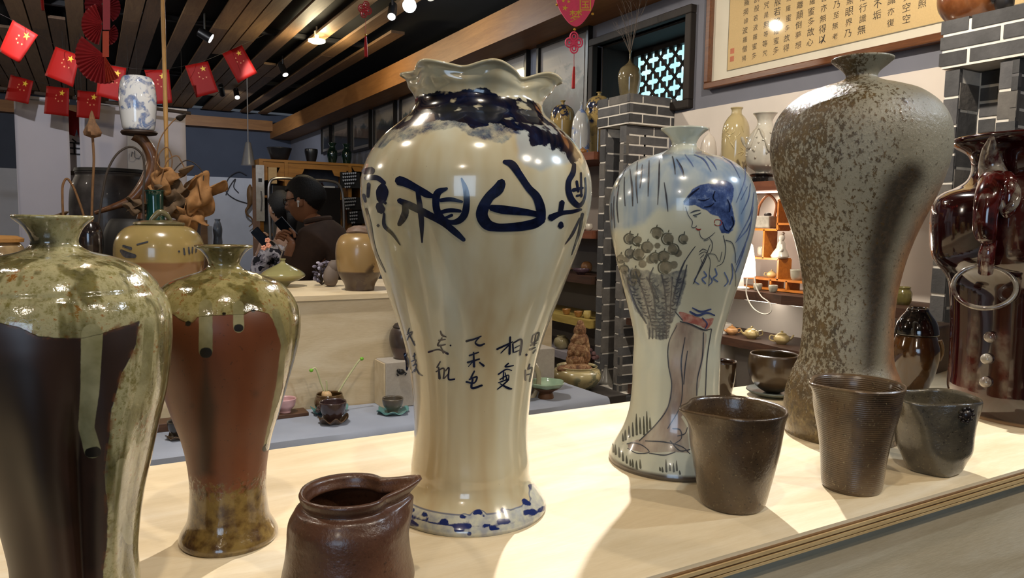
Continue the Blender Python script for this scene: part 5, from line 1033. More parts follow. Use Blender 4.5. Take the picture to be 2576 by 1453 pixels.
# vase with fine twigs on the far pier
c = spot_c(1583, 215, 1.862, 2.06)
pv = bgpot('twig_vase', 'slim olive-brown bottle vase with fine dry twigs on top of the far pier', 'vase', c, [(1604,255),(1610,215),(1613,190),(1608,172),(1597,163),(1589,155),(1587,145),(1588,132),(1590,128)], glz('olive_bronze_glaze', '4f4630', '7a7056', .12, .8, 8), cut=.85)
tw = thing('dry_twigs', c + np.array([0, 0, pv.outer[-1, 1]]), 'spray of very fine dry twigs standing in the slim olive vase', 'twigs'); mb = MB(); rr = random.Random(2); top = c + np.array([0, 0, pv.outer[-1, 1] - .01])
for k in range(16):
    e = top + np.array([rr.uniform(-.05, .05), rr.uniform(-.12, .12), rr.uniform(.12, .24)]); mid = (top + e) / 2 + np.array([0, rr.uniform(-.02, .02), .02]); mb.tube([top, mid, e], [.0012, .0008, .0004], 4)
    for j in range(4): s_ = mid + (e - mid) * rr.random(); mb.tube([s_, s_ + np.array([rr.uniform(-.03, .03), rr.uniform(-.04, .04), rr.uniform(.01, .06)])], .0004, 3)
sp = mb.build('twig_spray', plain('grey_twig', '6a6058', .8), tw); sp['kind'] = 'stuff'
# ---- right bay: carved vases on the red-brown shelf
c = spot_c(1779, 455, Z1a, 2.1); bgpot('white_bottle', 'white and rust bottle vase beside the neck of the painted lady vase', 'bottle', c, [(1800,440),(1803,400),(1802,365),(1796,345),(1787,335),(1784,325),(1786,320)], two_tone('white_over_rust_glaze', 'c2bab0', '7d5028', .075, .2, .6), cut=.8)
c = spot_c(1846, 455, Z1a, 2.08)
cvd = bgpot('relief_vase', 'pale yellow cylindrical vase with relief carving on the red-brown shelf', 'vase', c, [(1876,440),(1884,390),(1887,340),(1884,312),(1874,294),(1867,286),(1867,276),(1870,272)], two_tone('cream_over_grey_glaze', 'a3956f', '8f877a', .06, .12, .8), cut=.8)
rr = random.Random(4); mb = MB()
for k in range(12):
    u_ = rr.uniform(1822, 1872); v_ = rr.uniform(310, 385); q, nn = cvd.hit([u_, u_ + rr.uniform(-12, 12), u_ + rr.uniform(-14, 14)], [v_, v_ + 8, v_ + 16]); mb.tube(q + nn * .0005, [.0015, .003, .0012], 6, smooth=8)
mb.build('relief_carving', glz('cream_relief_glaze', 'a8986c', 'c2b58e', .15, .7), cvd.root)
c = spot_c(1918, 452, Z1a + .032, 2.04)
dv = bgpot('dragon_vase', 'round off-white vase with applied dragon relief on a black stand', 'vase', c, [(1938,432),(1960,415),(1968,385),(1966,350),(1955,330),(1946,318),(1944,305),(1952,290),(1957,285)], glz('ivory_crackle_glaze', 'a8a49a', 'c6c2b6', .15, .7), cut=.8)
mb = MB(); dg = []
for t in np.linspace(0, 1, 26): dg.append((1868 + 80 * t, 345 + 26 * math.sin(t * 9) + 10 * t))
q, nn = dv.hit([a for a, b in dg], [b for a, b in dg]); mb.tube(q + nn * .003, [.004 + .002 * math.sin(i * 1.3) for i in range(26)], 8)
for k in range(16):
    u_ = rr.uniform(1876, 1945); v_ = rr.uniform(325, 420); q, nn = dv.hit([u_], [v_]); mb.ball(q[0] + nn[0] * .001, (.004, .004, .004), 7, 5, .3, k)
mb.build('dragon_relief', glz('ivory_relief_glaze', '8f8a7c', 'c0bbae', .15, .7), dv.root)
st = MB().lathe([(.040, 0), (.046, .004), (.040, .012), (.036, .02), (.044, .028), (.042, .031), (.001, .031)], np.array([c[0], c[1], Z1a + .0005]), 40, lambda TH, I, R, Z: (R * (1 + .05 * np.cos(6 * TH) * (Z < .01)), Z)); props(st.build('vase_stand', plain('black_lacquer', '111012', .15, coat=.6)), 'black lacquered round stand under the dragon vase', 'stand')
# curio rack
OR = wood('orange_rack_wood', '9a5614', 'c4782a', 1, 2, .4)
rk_ = thing('curio_rack', spot_c(1950, 735, Z1b, 2.06), 'small orange wooden curio rack with uneven compartments', 'rack')
def bar(pts, th=.007):
    q = [spot_c(u_, v_, 0, 2.05) for u_, v_ in pts]; q = [np.array([2.05, ony_y(u_, v_)[0], ony_y(u_, v_)[1]]) for u_, v_ in pts]
    for a, b in zip(q[:-1], q[1:]):
        lo = np.minimum(a, b); hi = np.maximum(a, b); MB().bb((2.035, lo[1] - th / 2, lo[2] - th / 2), (2.10, hi[1] + th / 2, hi[2] + th / 2)).build('slat', OR, rk_, smooth=False)
def ony_y(u_, v_): p = onx(u_, v_, 2.05); return p[1], p[2]
def hb_(z, y0, y1, th=.007): MB().bb((2.035, y0, z - th / 2), (2.10, y1, z + th / 2)).build('rack_shelf', OR, rk_, smooth=False)
def vb_(y, z0, z1, th=.007): MB().bb((2.035, y - th / 2, z0), (2.10, y + th / 2, z1)).build('divider', OR, rk_, smooth=False)
yz = lambda u_, v_: ony_y(u_, v_)
zs = {k: yz(u_, v_)[1] for k, (u_, v_) in dict(a=(1920, 577), b=(1935, 650), c=(1950, 703), t=(1965, 525), u=(1975, 563)).items()}
yL = 2.02; yR = 1.50; yt = yz(1963, 560)[0]; ym = yz(1928, 610)[0]; yn = yz(1964, 670)[0]
hb_(zs['a'], yt, yL); vb_(yt, zs['a'], zs['t'] + .03); hb_(zs['u'], yR, yt); vb_(ym, zs['b'], zs['a']); hb_(zs['b'], yn, yL); vb_(yn, zs['c'], zs['b']); hb_(zs['c'], yR, yL); vb_(yL, Z1b, zs['a']); vb_(yR, Z1b, zs['t'] + .03); hb_(zs['t'] + .03, yR, yt); hb_(Z1b + .006, yR, yL); vb_(yz(1905, 720)[0], Z1b + .008, zs['c']); vb_(yz(1945, 720)[0], Z1b + .008, zs['c']); vb_(yz(1985, 720)[0], Z1b + .008, zs['c'])
CEG = glz('grey_celadon_glaze', '7d7a6e', 'a09c8e', .2, .5); CRG = glz('cream_teapot_glaze', 'b09a66', 'd2c08c', .15, .7)
y_, z_ = yz(1922, 575); bx = thing('stone_teapot', (2.06, y_, zs['a'] + .0036), 'square grey stone teapot with tall arched handle on top of the rack', 'teapot')
MB().box((2.062, y_ + .005, zs['a'] + .026), (.05, .075, .044), 0, 0, 0, .9).build('body', plain('grey_stone_pot', '8a857c', .8, .2, 60, bump=.5), bx, smooth=False, bevel=.006)
MB().tube([(2.06, y_ + .042, zs['a'] + .04), (2.06, y_ + .03, zs['a'] + .09), (2.06, y_ - .005, zs['a'] + .12), (2.06, y_ - .04, zs['a'] + .09), (2.06, y_ - .035, zs['a'] + .045)], .0045, 8, smooth=30).build('handle', wood('handle_wood', '5a3018', '8a5024', 2, 4), bx)
MB().ball((2.06, y_ - .005, zs['a'] + .052), (.012, .014, .008), 12, 8).build('lid', plain('dark_lid_clay', '2c2320', .5), bx)
y_, z_ = yz(1957, 648); fg = MB(); zb = zs['b'] + .0037
fg.lathe([(.026, 0), (.03, .006), (.024, .02), (.015, .034), (.013, .05), (.008, .058), (.006, .062)], (2.062, y_, zb), 24, lambda TH, I, R, Z: (R * (1 + .12 * np.cos(3 * TH + 40 * Z)), Z)).ball((2.062, y_ - .002, zb + .07), (.011, .011, .013), 14, 10).ball((2.066, y_ - .004, zb + .084), .006, 10, 8).tube([(2.052, y_ - .012, zb + .045), (2.045, y_ - .02, zb + .03), (2.045, y_ - .006, zb + .022)], .005, 8, smooth=10)
props(fg.build('seated_figurine', plain('white_porcelain_figure', 'b9b6ac', .3, .05, 20, coat=.5), angle=50), 'white seated porcelain figurine in the rack', 'figurine')
for u_, lb_ in ((1933, 'left flat cream teapot in the lower rack'),):
    y_, _ = yz(u_, 700); teapot(np.array([2.065, y_, zs['c'] + .0037]), .017, lb_, CRG, 1)
y_, _ = yz(1998, 700); Pot('celadon_cup', 'ribbed celadon cup in the lower right of the rack', 'cup', np.array([2.065, y_, zs['c'] + .0037]), [(.016, 0), (.021, .008), (.024, .028), (.025, .034)], CEG, 24, 32, .002, .1)
for u_, lb_ in ((1932, 'left tiny grey cup under the rack'), (1971, 'right tiny grey cup under the rack')):
    y_, _ = yz(u_, 712); Pot('tiny_cup', lb_, 'cup', np.array([2.0, y_, Z1b + .0005]), [(.010, 0), (.013, .005), (.0155, .016), (.015, .022)], CEG, 20, 28, .002, .1, group='tiny grey cups under the rack')
y_, _ = yz(1912, 645); Pot('grey_jar', 'grey jar in the left cell of the rack', 'jar', np.array([2.065, y_, zs['b'] + .0037]), [(.015, 0), (.02, .01), (.021, .03), (.018, .036)], CEG, 20, 28, .002, .3)
# glowing white table lamp with looped cord behind the painted lady vase
n = NT('lit_lamp_shade'); n.out((.9, .86, .8), .5, emit=(1, .9, .76), es=5.0); LS = n.m
c = spot_c(1862, 735, Z1b, 1.985); tl = thing('table_lamp', c, 'glowing white table lamp with looped white cord behind the painted lady vase', 'lamp')
MB().lathe([(.03, .0), (.032, .006), (.012, .012), (.008, .05)], c, 32).build('base', plain('white_plastic', 'd8d4cc', .4), tl)
MB().lathe([(.046, .045), (.05, .05), (.046, .10), (.036, .155), (.028, .165), (.001, .168)], c, 40).build('shade', LS, tl)
MB().tube([spot_c(1887, 700, 0, 1.945) * 0 + onx(u_, v_, 1.94) for u_, v_ in ((1880,700),(1878,740),(1895,775),(1925,790),(1940,782),(1936,762),(1915,745),(1902,720),(1898,695))], .0022, 8, smooth=50).build('cord', plain('white_plastic', '', .4), tl)
lamp_light('table_lamp_light', 'POINT', c + np.array([-.075, -.02, .12]), 2.2, (1, .86, .66), size=.03, parent=tl)
# cream teapots
for u_, s_, lb_, f_ in ((1840, .022, 'leftmost cream-orange teapot on the dark shelf', 1), (1890, .026, 'round cream teapot in the middle of the dark shelf', 1), (1966, .027, 'cylindrical cream teapot at the right of the dark shelf', -1)):
    c = spot_c(u_, 855, Z1c, 2.02); teapot(c, s_, lb_, CRG if u_ > 1850 else glz('orange_cream_glaze', 'a8703c', 'd0a878', .15, .7), -f_, 'cream teapots on the dark shelf')
c = spot_c(2272, 735, Z1b, 2.06); Pot('olive_jar', 'small olive jar on the shelf between the tallest vase and the pier', 'jar', c, [(.018, 0), (.023, .01), (.024, .035), (.019, .045), (.02, .05)], glz('olive_small_glaze', '4a4420', '7a7240', .2, .6), 24, 32, .002, .6)
c = spot_c(1818, 880, .64, 2.03); Pot('white_floor_vase', 'plain white vase hidden behind the lower painted lady vase', 'vase', c, [(.05, 0), (.055, .05), (.045, .2), (.03, .30), (.028, .32)], glz('plain_white_glaze', 'b5b0a8', 'c8c4bc', .3, .4), 30, 40, .003, .7)
# ---- shelf lights: warm strip lamps under the shelves
for z_, y0_, y1_, pw_ in ((Z1a + .30, 1.3, 2.3, 9.0), (Z1a - .032, 1.35, 2.35, 2.2), (Z1b - .032, 1.35, 2.35, .9)):
    x_ = 2.17 if z_ > 1.5 else 2.0
    if z_ < 1.5:
        ls = thing('strip_lamp', (x_, (y0_ + y1_) / 2, z_), 'slim warm strip lamp under the %s shelf between the piers' % ('red-brown' if z_ > 1.3 else 'rough-edged'), 'lamp', 'strip lamps under the shelves')
        MB().bb((x_ - .008, y0_, z_ - .004), (x_ + .008, y1_, z_)).build('strip', emitm('strip_glow', WARMW, 6), ls, smooth=False)
        lamp_light('strip_light', 'AREA', (x_, (y0_ + y1_) / 2, z_ - .006), pw_, WARMW, (x_ + .02, (y0_ + y1_) / 2, z_ - 1), sx=.02, sy=1.0, parent=ls)
# ---- framed calligraphy
FRW = wood('rosewood_frame', '4a2a18', '6e4426', 1, 2, .35, coat=.3); MAT_ = plain('cream_mount', 'cfc9b8', .8, .03, 10); SILK = plain('golden_silk', 'c2a878', .8, .05, 200)
fy1, fy0, fz0, fz1 = 2.255, -.25, 1.868, 2.75 - .17
cf = thing('framed_calligraphy', (2.19, 1.0, fz0), 'long framed calligraphy scroll on golden silk above the piers', 'picture')
for a, b in (((2.165, fy0, fz0), (2.198, fy1, fz0 + .026)), ((2.165, fy0, fz1 - .026), (2.198, fy1, fz1)), ((2.165, fy0, fz0 + .026), (2.198, fy0 + .026, fz1 - .026)), ((2.165, fy1 - .026, fz0 + .026), (2.198, fy1, fz1 - .026))): MB().bb(a, b).build('frame', FRW, cf, smooth=False, bevel=.004)
MB().bb((2.186, fy0 + .02, fz0 + .02), (2.196, fy1 - .02, fz1 - .02)).build('mount', MAT_, cf, smooth=False)
sy1, sz0 = 2.145, 1.928
MB().bb((2.1845, fy0 + .12, sz0), (2.187, sy1, fz1 - .08)).build('silk', SILK, cf, smooth=False)
MB().bb((2.1843, fy0 + .118, sz0 - .003), (2.1868, sy1 + .003, sz0)).bb((2.1843, sy1, sz0), (2.1868, sy1 + .003, fz1 - .08)).build('silk_border', plain('grey_border', '77705f', .8), cf, smooth=False)
SUT = '觀自在菩薩行深般若波羅蜜多時照見五蘊皆空度一切苦厄舍利子色不異空空不異色色即是空空即是色受想行識亦復如是舍利子是諸法空相不生不滅不垢不淨不增不減是故空中無色無受想行識無眼耳鼻舌身意無色聲香味觸法無眼界乃至無意識界無無明亦無無明盡乃至無老死亦無老死盡無苦集滅道無智亦無得以無所得故菩提薩埵依般若波羅蜜多故心無罣礙無罣礙故無有恐怖遠離顛倒夢想究竟涅槃三世諸佛依般若波羅蜜多故得阿耨多羅三藐三菩提故知般若波羅蜜多是大神咒是大明咒是無上咒是無等等咒能除一切苦真實不虛故說般若波羅蜜多咒即說咒曰揭諦揭諦波羅揭諦波羅僧揭諦菩提薩婆訶'
BLKI = plain('black_text_ink', '2b251e', .7)
def glyph_mesh(ch, size):
    cu = bpy.data.curves.new('glyph', 'FONT'); cu.body = ch; cu.size = size; cu.align_x = 'CENTER'; cu.align_y = 'CENTER'; cu.resolution_u = 1
    o = bpy.data.objects.new('glyph', cu); COL.objects.link(o); dg = bpy.context.evaluated_depsgraph_get(); me = o.evaluated_get(dg).to_mesh()
    V = np.array([tuple(v.co) for v in me.vertices]) if len(me.vertices) else np.zeros((0, 3)); Fc = [tuple(p.vertices) for p in me.polygons]
    o.evaluated_get(dg).to_mesh_clear(); bpy.data.objects.remove(o); bpy.data.curves.remove(cu); return V, Fc
_gc = {}
def glyphs(ch):
    if ch not in _gc: _gc[ch] = glyph_mesh(ch, 1.0)
    return _gc[ch]
mb = MB(); colw = .0495; rowh = .0345; y = sy1 - .03; i = len(SUT) - 1; ncol = int((sy1 - .03 - (fy0 + .15)) / colw) + 1; rng = random.Random(9)
per = max(1, math.ceil(len(SUT) / (ncol))); per = 17
cols = [SUT[k:k + per] for k in range(0, len(SUT), per)]
cols = cols + cols
for ci in range(ncol):
    txt = cols[-1 - (ci % len(cols))]; txt = (txt + '咒曰心經')[:per] if ci % 3 else txt[:-rng.randint(1, 2)]
    yc = sy1 - .035 - ci * colw; sz_ = .031 if rng.random() < .7 else .027
    for ri, ch in enumerate(txt):
        zc = fz1 - .105 - ri * rowh
        if zc < sz0 + .022: break
        V, Fc = glyphs(ch)
        if not len(V): continue
        s_ = sz_ * rng.uniform(.8, 1.05); X = V[:, 0] * s_; Yv = V[:, 1] * s_ + .25 * X * rng.uniform(0, .5)
        mb.add(np.stack([np.full(len(V), 2.1841), yc - X + rng.uniform(-.002, .002), zc + Yv], 1), Fc)
mb.build('written_text', BLKI, cf, smooth=False)
mb = MB(); 
for k in range(2): mb.bb((2.1840, sy1 - .032, sz0 + .03 + k * .03), (2.1844, sy1 - .012, sz0 + .05 + k * .03))
mb.build('red_seal', plain('seal_red', 'b06a50', .8), cf, smooth=False)
def m_glass():
    n = NT('picture_glass'); out = n.N['Material Output']; fz = n.math('ADD', n.math('MULTIPLY', n.math('POWER', n.node('ShaderNodeLayerWeight', {'Blend': .5}).outputs['Facing'], 4.0), .25), .02)
    tr = n.node('ShaderNodeBsdfTransparent').outputs[0]; gl = n.node('ShaderNodeBsdfGlossy', {'Roughness': .04}).outputs[0]
    mx = n.node('ShaderNodeMixShader'); n.L.new(fz, mx.inputs[0]); n.L.new(tr, mx.inputs[1]); n.L.new(gl, mx.inputs[2]); n.L.new(mx.outputs[0], out.inputs[0]); return n.m
PGL = m_glass()
MB().bb((2.176, fy0 + .024, fz0 + .024), (2.178, fy1 - .024, fz1 - .024)).build('glass', PGL, cf, smooth=False)
# ---- framed ink landscapes along the wall
PFR = plain('black_picture_frame', '14110f', .35); 
def m_ink(name, seed):
    n = NT(name); v = n.node('ShaderNodeMapping', {'Vector': n.co(), 'Location': (seed, seed * 2, 0)}).outputs[0]; z = n.node('ShaderNodeSeparateXYZ', {'Vector': n.co()}).outputs[2]
    f = n.noise(7, 6, .65, v, .6); f2 = n.math('SUBTRACT', f, n.math('MULTIPLY', n.math('SUBTRACT', n.node('ShaderNodeSeparateXYZ', {'Vector': n.co(what='Generated')}).outputs[2], .62), .75))
    n.out(n.ramp(f2, [(.42, '8a8580'), (.50, '4a5459'), (.66, '1e262b')]), .35); return n.m
def picture(y0, y1, z0, z1, label, seed, mt=.03):
    t = thing('framed_landscape', (2.19, (y0 + y1) / 2, z0), label, 'picture', 'framed ink landscapes')
    for a, b in (((2.17, y0, z0), (2.198, y1, z0 + .02)), ((2.17, y0, z1 - .02), (2.198, y1, z1)), ((2.17, y0, z0 + .02), (2.198, y0 + .02, z1 - .02)), ((2.17, y1 - .02, z0 + .02), (2.198, y1, z1 - .02))): MB().bb(a, b).build('frame', PFR, t, smooth=False)
    MB().bb((2.186, y0 + .015, z0 + .015), (2.197, y1 - .015, z1 - .015)).build('mount', plain('grey_mount', '7a7572', .7, .03), t, smooth=False)
    MB().bb((2.178, y0 + .018, z0 + .018), (2.18, y1 - .018, z1 - .018)).build('glass', PGL, t, smooth=False)
    MB().bb((2.184, y0 + .02 + mt, z0 + .02 + mt), (2.187, y1 - .02 - mt, z1 - .02 - mt)).build('ink_landscape', m_ink('ink_landscape_%d' % seed, seed), t, smooth=False)
for k, (a, b, z0_, lb_) in enumerate(((7.64, 7.96, 2.02, 'smallest framed ink landscape, farthest along the wall'), (7.01, 7.54, 1.97, 'second farthest framed ink landscape on the grey wall'), (6.385, 6.91, 1.957, 'third farthest framed ink landscape above the green jars'), (5.77, 6.28, 1.95, 'framed ink landscape just left of the ruffled vase shoulder'), (5.13, 5.65, 1.95, 'framed ink landscape half hidden by the ruffled rim'), (3.67, 4.2, 1.72, 'framed ink landscape behind the ruffled rim on the right'), (3.07, 3.56, 1.70, 'largest framed ink landscape beside the lattice window'))): picture(a, b, z0_, 2.30, lb_, k + 1)
# ---- gourd pot and dark figure on the near pier
c = spot_c(2437, 60, 1.862, 2.035)
bgpot('terracotta_gourd_pot', 'round polished terracotta pot on top of the near brick pier', 'pot', c, [(.034, .001), (.052, .012), (.072, .04), (.0775, .07), (.070, .102), (.048, .128), (.024, .138)], glz('burnished_terracotta', '5a3018', '8a5630', .28, .3, 18), cut=.8, segs=56)
f0 = spot_c(2523, 50, 1.862, 2.0); fg = MB().ball(f0 + np.array([0, 0, .03]), (.022, .022, .032), 14, 10, .2, 1).ball(f0 + np.array([0, .004, .075]), (.02, .02, .028), 14, 10, .2, 2).ball(f0 + np.array([0, .0, .115]), (.017, .016, .02), 14, 10, .15, 3).tube([f0 + np.array([0, .015, .09]), f0 + np.array([-.01, .03, .06]), f0 + np.array([-.012, .015, .03])], .008, 8, smooth=10).tube([f0 + np.array([0, -.015, .09]), f0 + np.array([-.012, -.025, .055]), f0 + np.array([-.014, -.01, .035])], .008, 8, smooth=10)
props(fg.build('seated_monk_figure', plain('black_iron_figure', '1c1a1b', .4, .2, 40), angle=0), 'small black seated figure on the near brick pier', 'figurine')
# ================================================================ banners, flags, hangings and lamps under the ceiling
def quad_y(u0, v0, u1, v1, Y): a = ony(u0, v0, Y); b = ony(u1, v1, Y); return a, b
PAPER = plain('hanging_rice_paper', 'b9b2b6', .85, .03, 4); PAPER2 = plain('white_sheet', 'd0cdd0', .85, .03, 4); ROD = plain('dark_bamboo_rod', '3a2c20', .6)
YBN = 6.0
def banner(u0, u1, vt, zb, label, mat, Y, name='paper_banner', rod=True, cat='banner', group=None):
    a = ony(u0, vt, Y); b = ony(u1, vt + (u1 - u0) * .072, Y); zt_ = (a[2] + b[2]) / 2; t = thing(name, ((a[0] + b[0]) / 2, Y, zt_), label, cat, group)
    G = [[(x_, Y + .006 * math.sin(x_ * 14 + z_ * 3), z_) for x_ in np.linspace(a[0], b[0], 16)] for z_ in np.linspace(zt_, zb, 14)]
    MB().sheet(G, .002).build('sheet', mat, t, angle=0)
    if rod: MB().tube([(a[0] - .01, Y, zt_), (b[0] + .01, Y, zt_)], .011, 8).build('rod', plain('white_rod', 'c9c5c6', .5), t)
    for xx in (a[0] + .02, b[0] - .02): MB().tube([(xx, Y, zt_), (xx, Y, CEIL - .01)], .0015, 5).build('cord', plain('dark_string', '2a2420', .8), t)
    return t, a, b, zt_
banner(34, 171, 243, 1.0, 'narrow white hanging paper banner at the left', PAPER, YBN, group='white hanging banners')
banner(197, 466, 257, 1.25, 'wide white hanging paper banner behind the porcelain barrel', PAPER, YBN, group='white hanging banners')
def text_at(parent, ch, Y, u, v, s, mat, name='written_character'):
    V, Fc = glyphs(ch); p = ony(u, v, Y); MB().add(np.stack([p[0] + V[:, 0] * s, np.full(len(V), p[1]), p[2] + V[:, 1] * s], 1), Fc).build(name, mat, parent, smooth=False)
t, a, b, zt_ = banner(165, 203, 338, 1.0, 'white calligraphy sheet with one dark character between the banners', PAPER2, YBN + .25, 'calligraphy_sheet', False, 'sheet'); BINK = plain('dark_ink', '23262b', .7)
text_at(t, '主', YBN + .235, 187, 373, .13, BINK); a, b = quad_y(167, 429, 202, 441, YBN + .24); MB().bb((a[0], a[1] - .004, b[2]), (b[0], a[1], a[2])).build('dark_bar', plain('dark_tab', '4a4036', .7), t, smooth=False)
t, a, b, zt_ = banner(318, 356, 325, 1.4, 'white sheet with a faint ink mark behind the driftwood', PAPER2, YBN - .12, 'calligraphy_sheet', False, 'sheet'); text_at(t, '心', YBN - .14, 345, 388, .09, plain('pale_ink', '6a6a72', .7))
props(MB().tube([ony(-30, 218, YBN - .2), ony(480, 285, YBN - .2)], .012, 8).build('hanging_rod', ROD), 'long dark bamboo rod carrying the white banners', 'rod')
for u_, v_ in ((60, 226), (330, 262)):
    p = ony(u_, v_, YBN - .2)
# ---- flags
RED = plain('flag_red', '8a100a', .6, .08, 6, spec=.2); YEL = plain('flag_yellow', 'd8b02a', .6, .05, 6); PALE = plain('flag_small_star', 'd88a5a', .6, .05, 6)
def star_pts(r, rot=0): return [((r if k % 2 == 0 else r * .39) * math.sin(rot + k * PI / 5), (r if k % 2 == 0 else r * .39) * math.cos(rot + k * PI / 5)) for k in range(10)]
def flag(corners, Z, label, mir=True, group='string of small red flags', seed=0, stars=True):
    P = [atd(u_, v_, Z) for u_, v_ in corners]; P = [np.array(p) for p in P]; tl, tr, br_, bl = P
    t = thing('small_flag', (tl + tr) / 2, label, 'flag', group); n_ = 9; G = []
    nrm = np.cross(tr - tl, bl - tl); nrm /= np.linalg.norm(nrm)
    if nrm @ (CAM - tl) < 0: nrm = -nrm
    def pt(s, q): return (tl * (1 - s) + tr * s) * (1 - q) + (bl * (1 - s) + br_ * s) * q + nrm * (.010 * math.sin(PI * (s * .9 + seed)) * q - .006 * math.cos(3 * s + seed * 2) * q)
    for i in range(n_): G.append([pt(j / (n_ - 1), i / (n_ - 1)) for j in range(n_)])
    MB().sheet(G, .0008).build('cloth', RED, t, angle=0)
    if stars:
        ex = (tr - tl); W_ = np.linalg.norm(ex); ex /= W_; ey = (tl - bl); H_ = np.linalg.norm(ey); ey /= H_
        def star(s, q, r, mat, nm):
            o_ = pt(s, q) + nrm * .0015; MB().prism(star_pts(r, .1), o_, ex, ey, nrm, .0006).build(nm, mat, t, smooth=False)
        star(.70, .20, W_ * .14, YEL, 'large_star')
        for s, q in ((.46, .30), (.44, .42), (.56, .50), (.72, .48)): star(s, q, W_ * .045, PALE, 'small_star')
    return t
FL = [([(32,50),(96,88),(52,160),(-5,128)],3.5,'leftmost and largest red flag of the upper string'),([(140,117),(201,140),(183,219),(114,190)],4.0,'red flag left of the paper fan'),([(252,160),(318,171),(305,256),(243,240)],4.1,'red flag half hidden by the paper fan'),([(363,176),(425,175),(433,258),(388,262)],4.2,'red flag behind the bamboo pole'),([(465,165),(523,154),(550,231),(493,245)],4.4,'red flag second from the right of the upper string'),([(559,135),(608,113),(648,184),(599,209)],4.8,'rightmost red flag of the upper string')]
for i, (cn, Z, lb) in enumerate(FL): flag(cn, Z, lb, seed=i * .37)
sp = [atd(-60, 5, 3.2)] + [atd((c_[0][0] + c_[1][0]) / 2, (c_[0][1] + c_[1][1]) / 2 - 1, Z_) for c_, Z_, l_ in FL] + [atd(655, 92, 5.1), atd(720, 60, 5.3)]
props(MB().tube(sp, .0012, 4, smooth=40).build('flag_string', plain('dark_string', '2a2420', .8)), 'thin string carrying the upper row of red flags', 'string')
FL2 = [([(27,187),(84,204),(72,262),(12,250)],4.7,'leftmost red flag of the lower string'),([(117,216),(174,222),(171,292),(112,286)],4.8,'middle red flag of the lower string'),([(195,227),(256,233),(250,300),(192,294)],4.9,'red flag of the lower string under the paper fan')]
for i, (cn, Z, lb) in enumerate(FL2): flag(cn, Z, lb, seed=i * .53 + .2, stars=i < 3, group='lower string of red flags')
sp = [atd(-30, 178, 4.6)] + [atd((c_[0][0] + c_[1][0]) / 2, (c_[0][1] + c_[1][1]) / 2 - 1, Z_) for c_, Z_, l_ in FL2[:3]] + [atd(330, 236, 5.0), atd(470, 225, 5.2)]
props(MB().tube(sp, .0012, 4, smooth=40).build('flag_string', plain('dark_string', '', .8)), 'thin string carrying the lower row of red flags', 'string')
P = [ony(u_, v_, 6.12) for u_, v_ in ((171,276),(199,284),(201,352),(193,325),(188,343),(166,335))]
t = thing('red_pennant', P[0], 'red swallow-tailed pennant between the white banners', 'pennant'); MB().prism([(p[0], p[2]) for p in P], (0, 6.12, 0), (1, 0, 0), (0, 0, 1), (0, -1, 0), .002).build('cloth', RED, t, smooth=False); MB().tube([P[0], (P[0][0], 6.12, CEIL - .01)], .0015, 5).tube([P[1], (P[1][0], 6.12, CEIL - .01)], .0015, 5).build('cord', plain('dark_string', '', .8), t)
# ---- paper fan garland
FANR = plain('crepe_paper_red', 'b8343a', .7, .08, 30); FAND = plain('crepe_paper_dark', '8f2430', .7, .08, 30)
fg = thing('paper_fan_garland', atd(262, -20, 3.2), 'hanging garland of pleated red paper fans', 'decoration'); ZF = 3.2
def fan(u0, v0, rad, a0, a1, n, mat, dz=0):
    G = [[], []]; rows = 6; G = []
    for i in range(rows):
        q = .06 + .94 * i / (rows - 1); row = []
        for j in range(2 * n + 1):
            a = a0 + (a1 - a0) * j / (2 * n); k = 1 if j % 2 else -1; rr_ = rad * q * (1 - .03 * (k > 0)); p = atd(u0 + rr_ * math.cos(a), v0 + rr_ * math.sin(a), ZF + dz + .010 * k * q); row.append(p)
        G.append(row)
    return MB().sheet(G, .0008).build('pleated_fan', mat, fg, smooth=False)
R_d = math.radians
fan(262, 138, 74, R_d(70), R_d(220), 16, FANR); fan(262, 138, 70, R_d(58), R_d(86), 4, plain('crepe_paper_light', 'd0543c', .7, .05, 30), -.03); fan(258, 60, 54, R_d(100), R_d(250), 14, FANR, .05); fan(264, 20, 40, R_d(-80), R_d(60), 10, FAND, .06); fan(258, 10, 46, R_d(90), R_d(270), 12, FAND, .08); fan(268, 85, 30, R_d(-50), R_d(80), 8, FAND, .06)
MB().sheet([[atd(u_, v_, ZF - .03) for u_ in (259, 268, 277)] for v_ in (0, 40, 75)], .001).build('paper_strip', plain('crepe_paper_pink', 'b04450', .7, .05), fg, smooth=False); MB().sheet([[atd(u_, v_, ZF - .03) for u_ in (258, 267, 274)] for v_ in (78, 110, 143)], .001).build('paper_strip', plain('crepe_paper_light', '', .7), fg, smooth=False)
MB().tube([atd(264, -60, ZF), atd(264, 138, ZF)], .0012, 5).build('cord', plain('dark_string', '', .8), fg)
props(MB().tube([atd(104, -20, 3.3), atd(106, 4, 3.3), atd(108, 26, 3.3)], [.006, .007, .006], 8).build('red_cord_end', RED), 'short red cord hanging at the top left', 'cord')
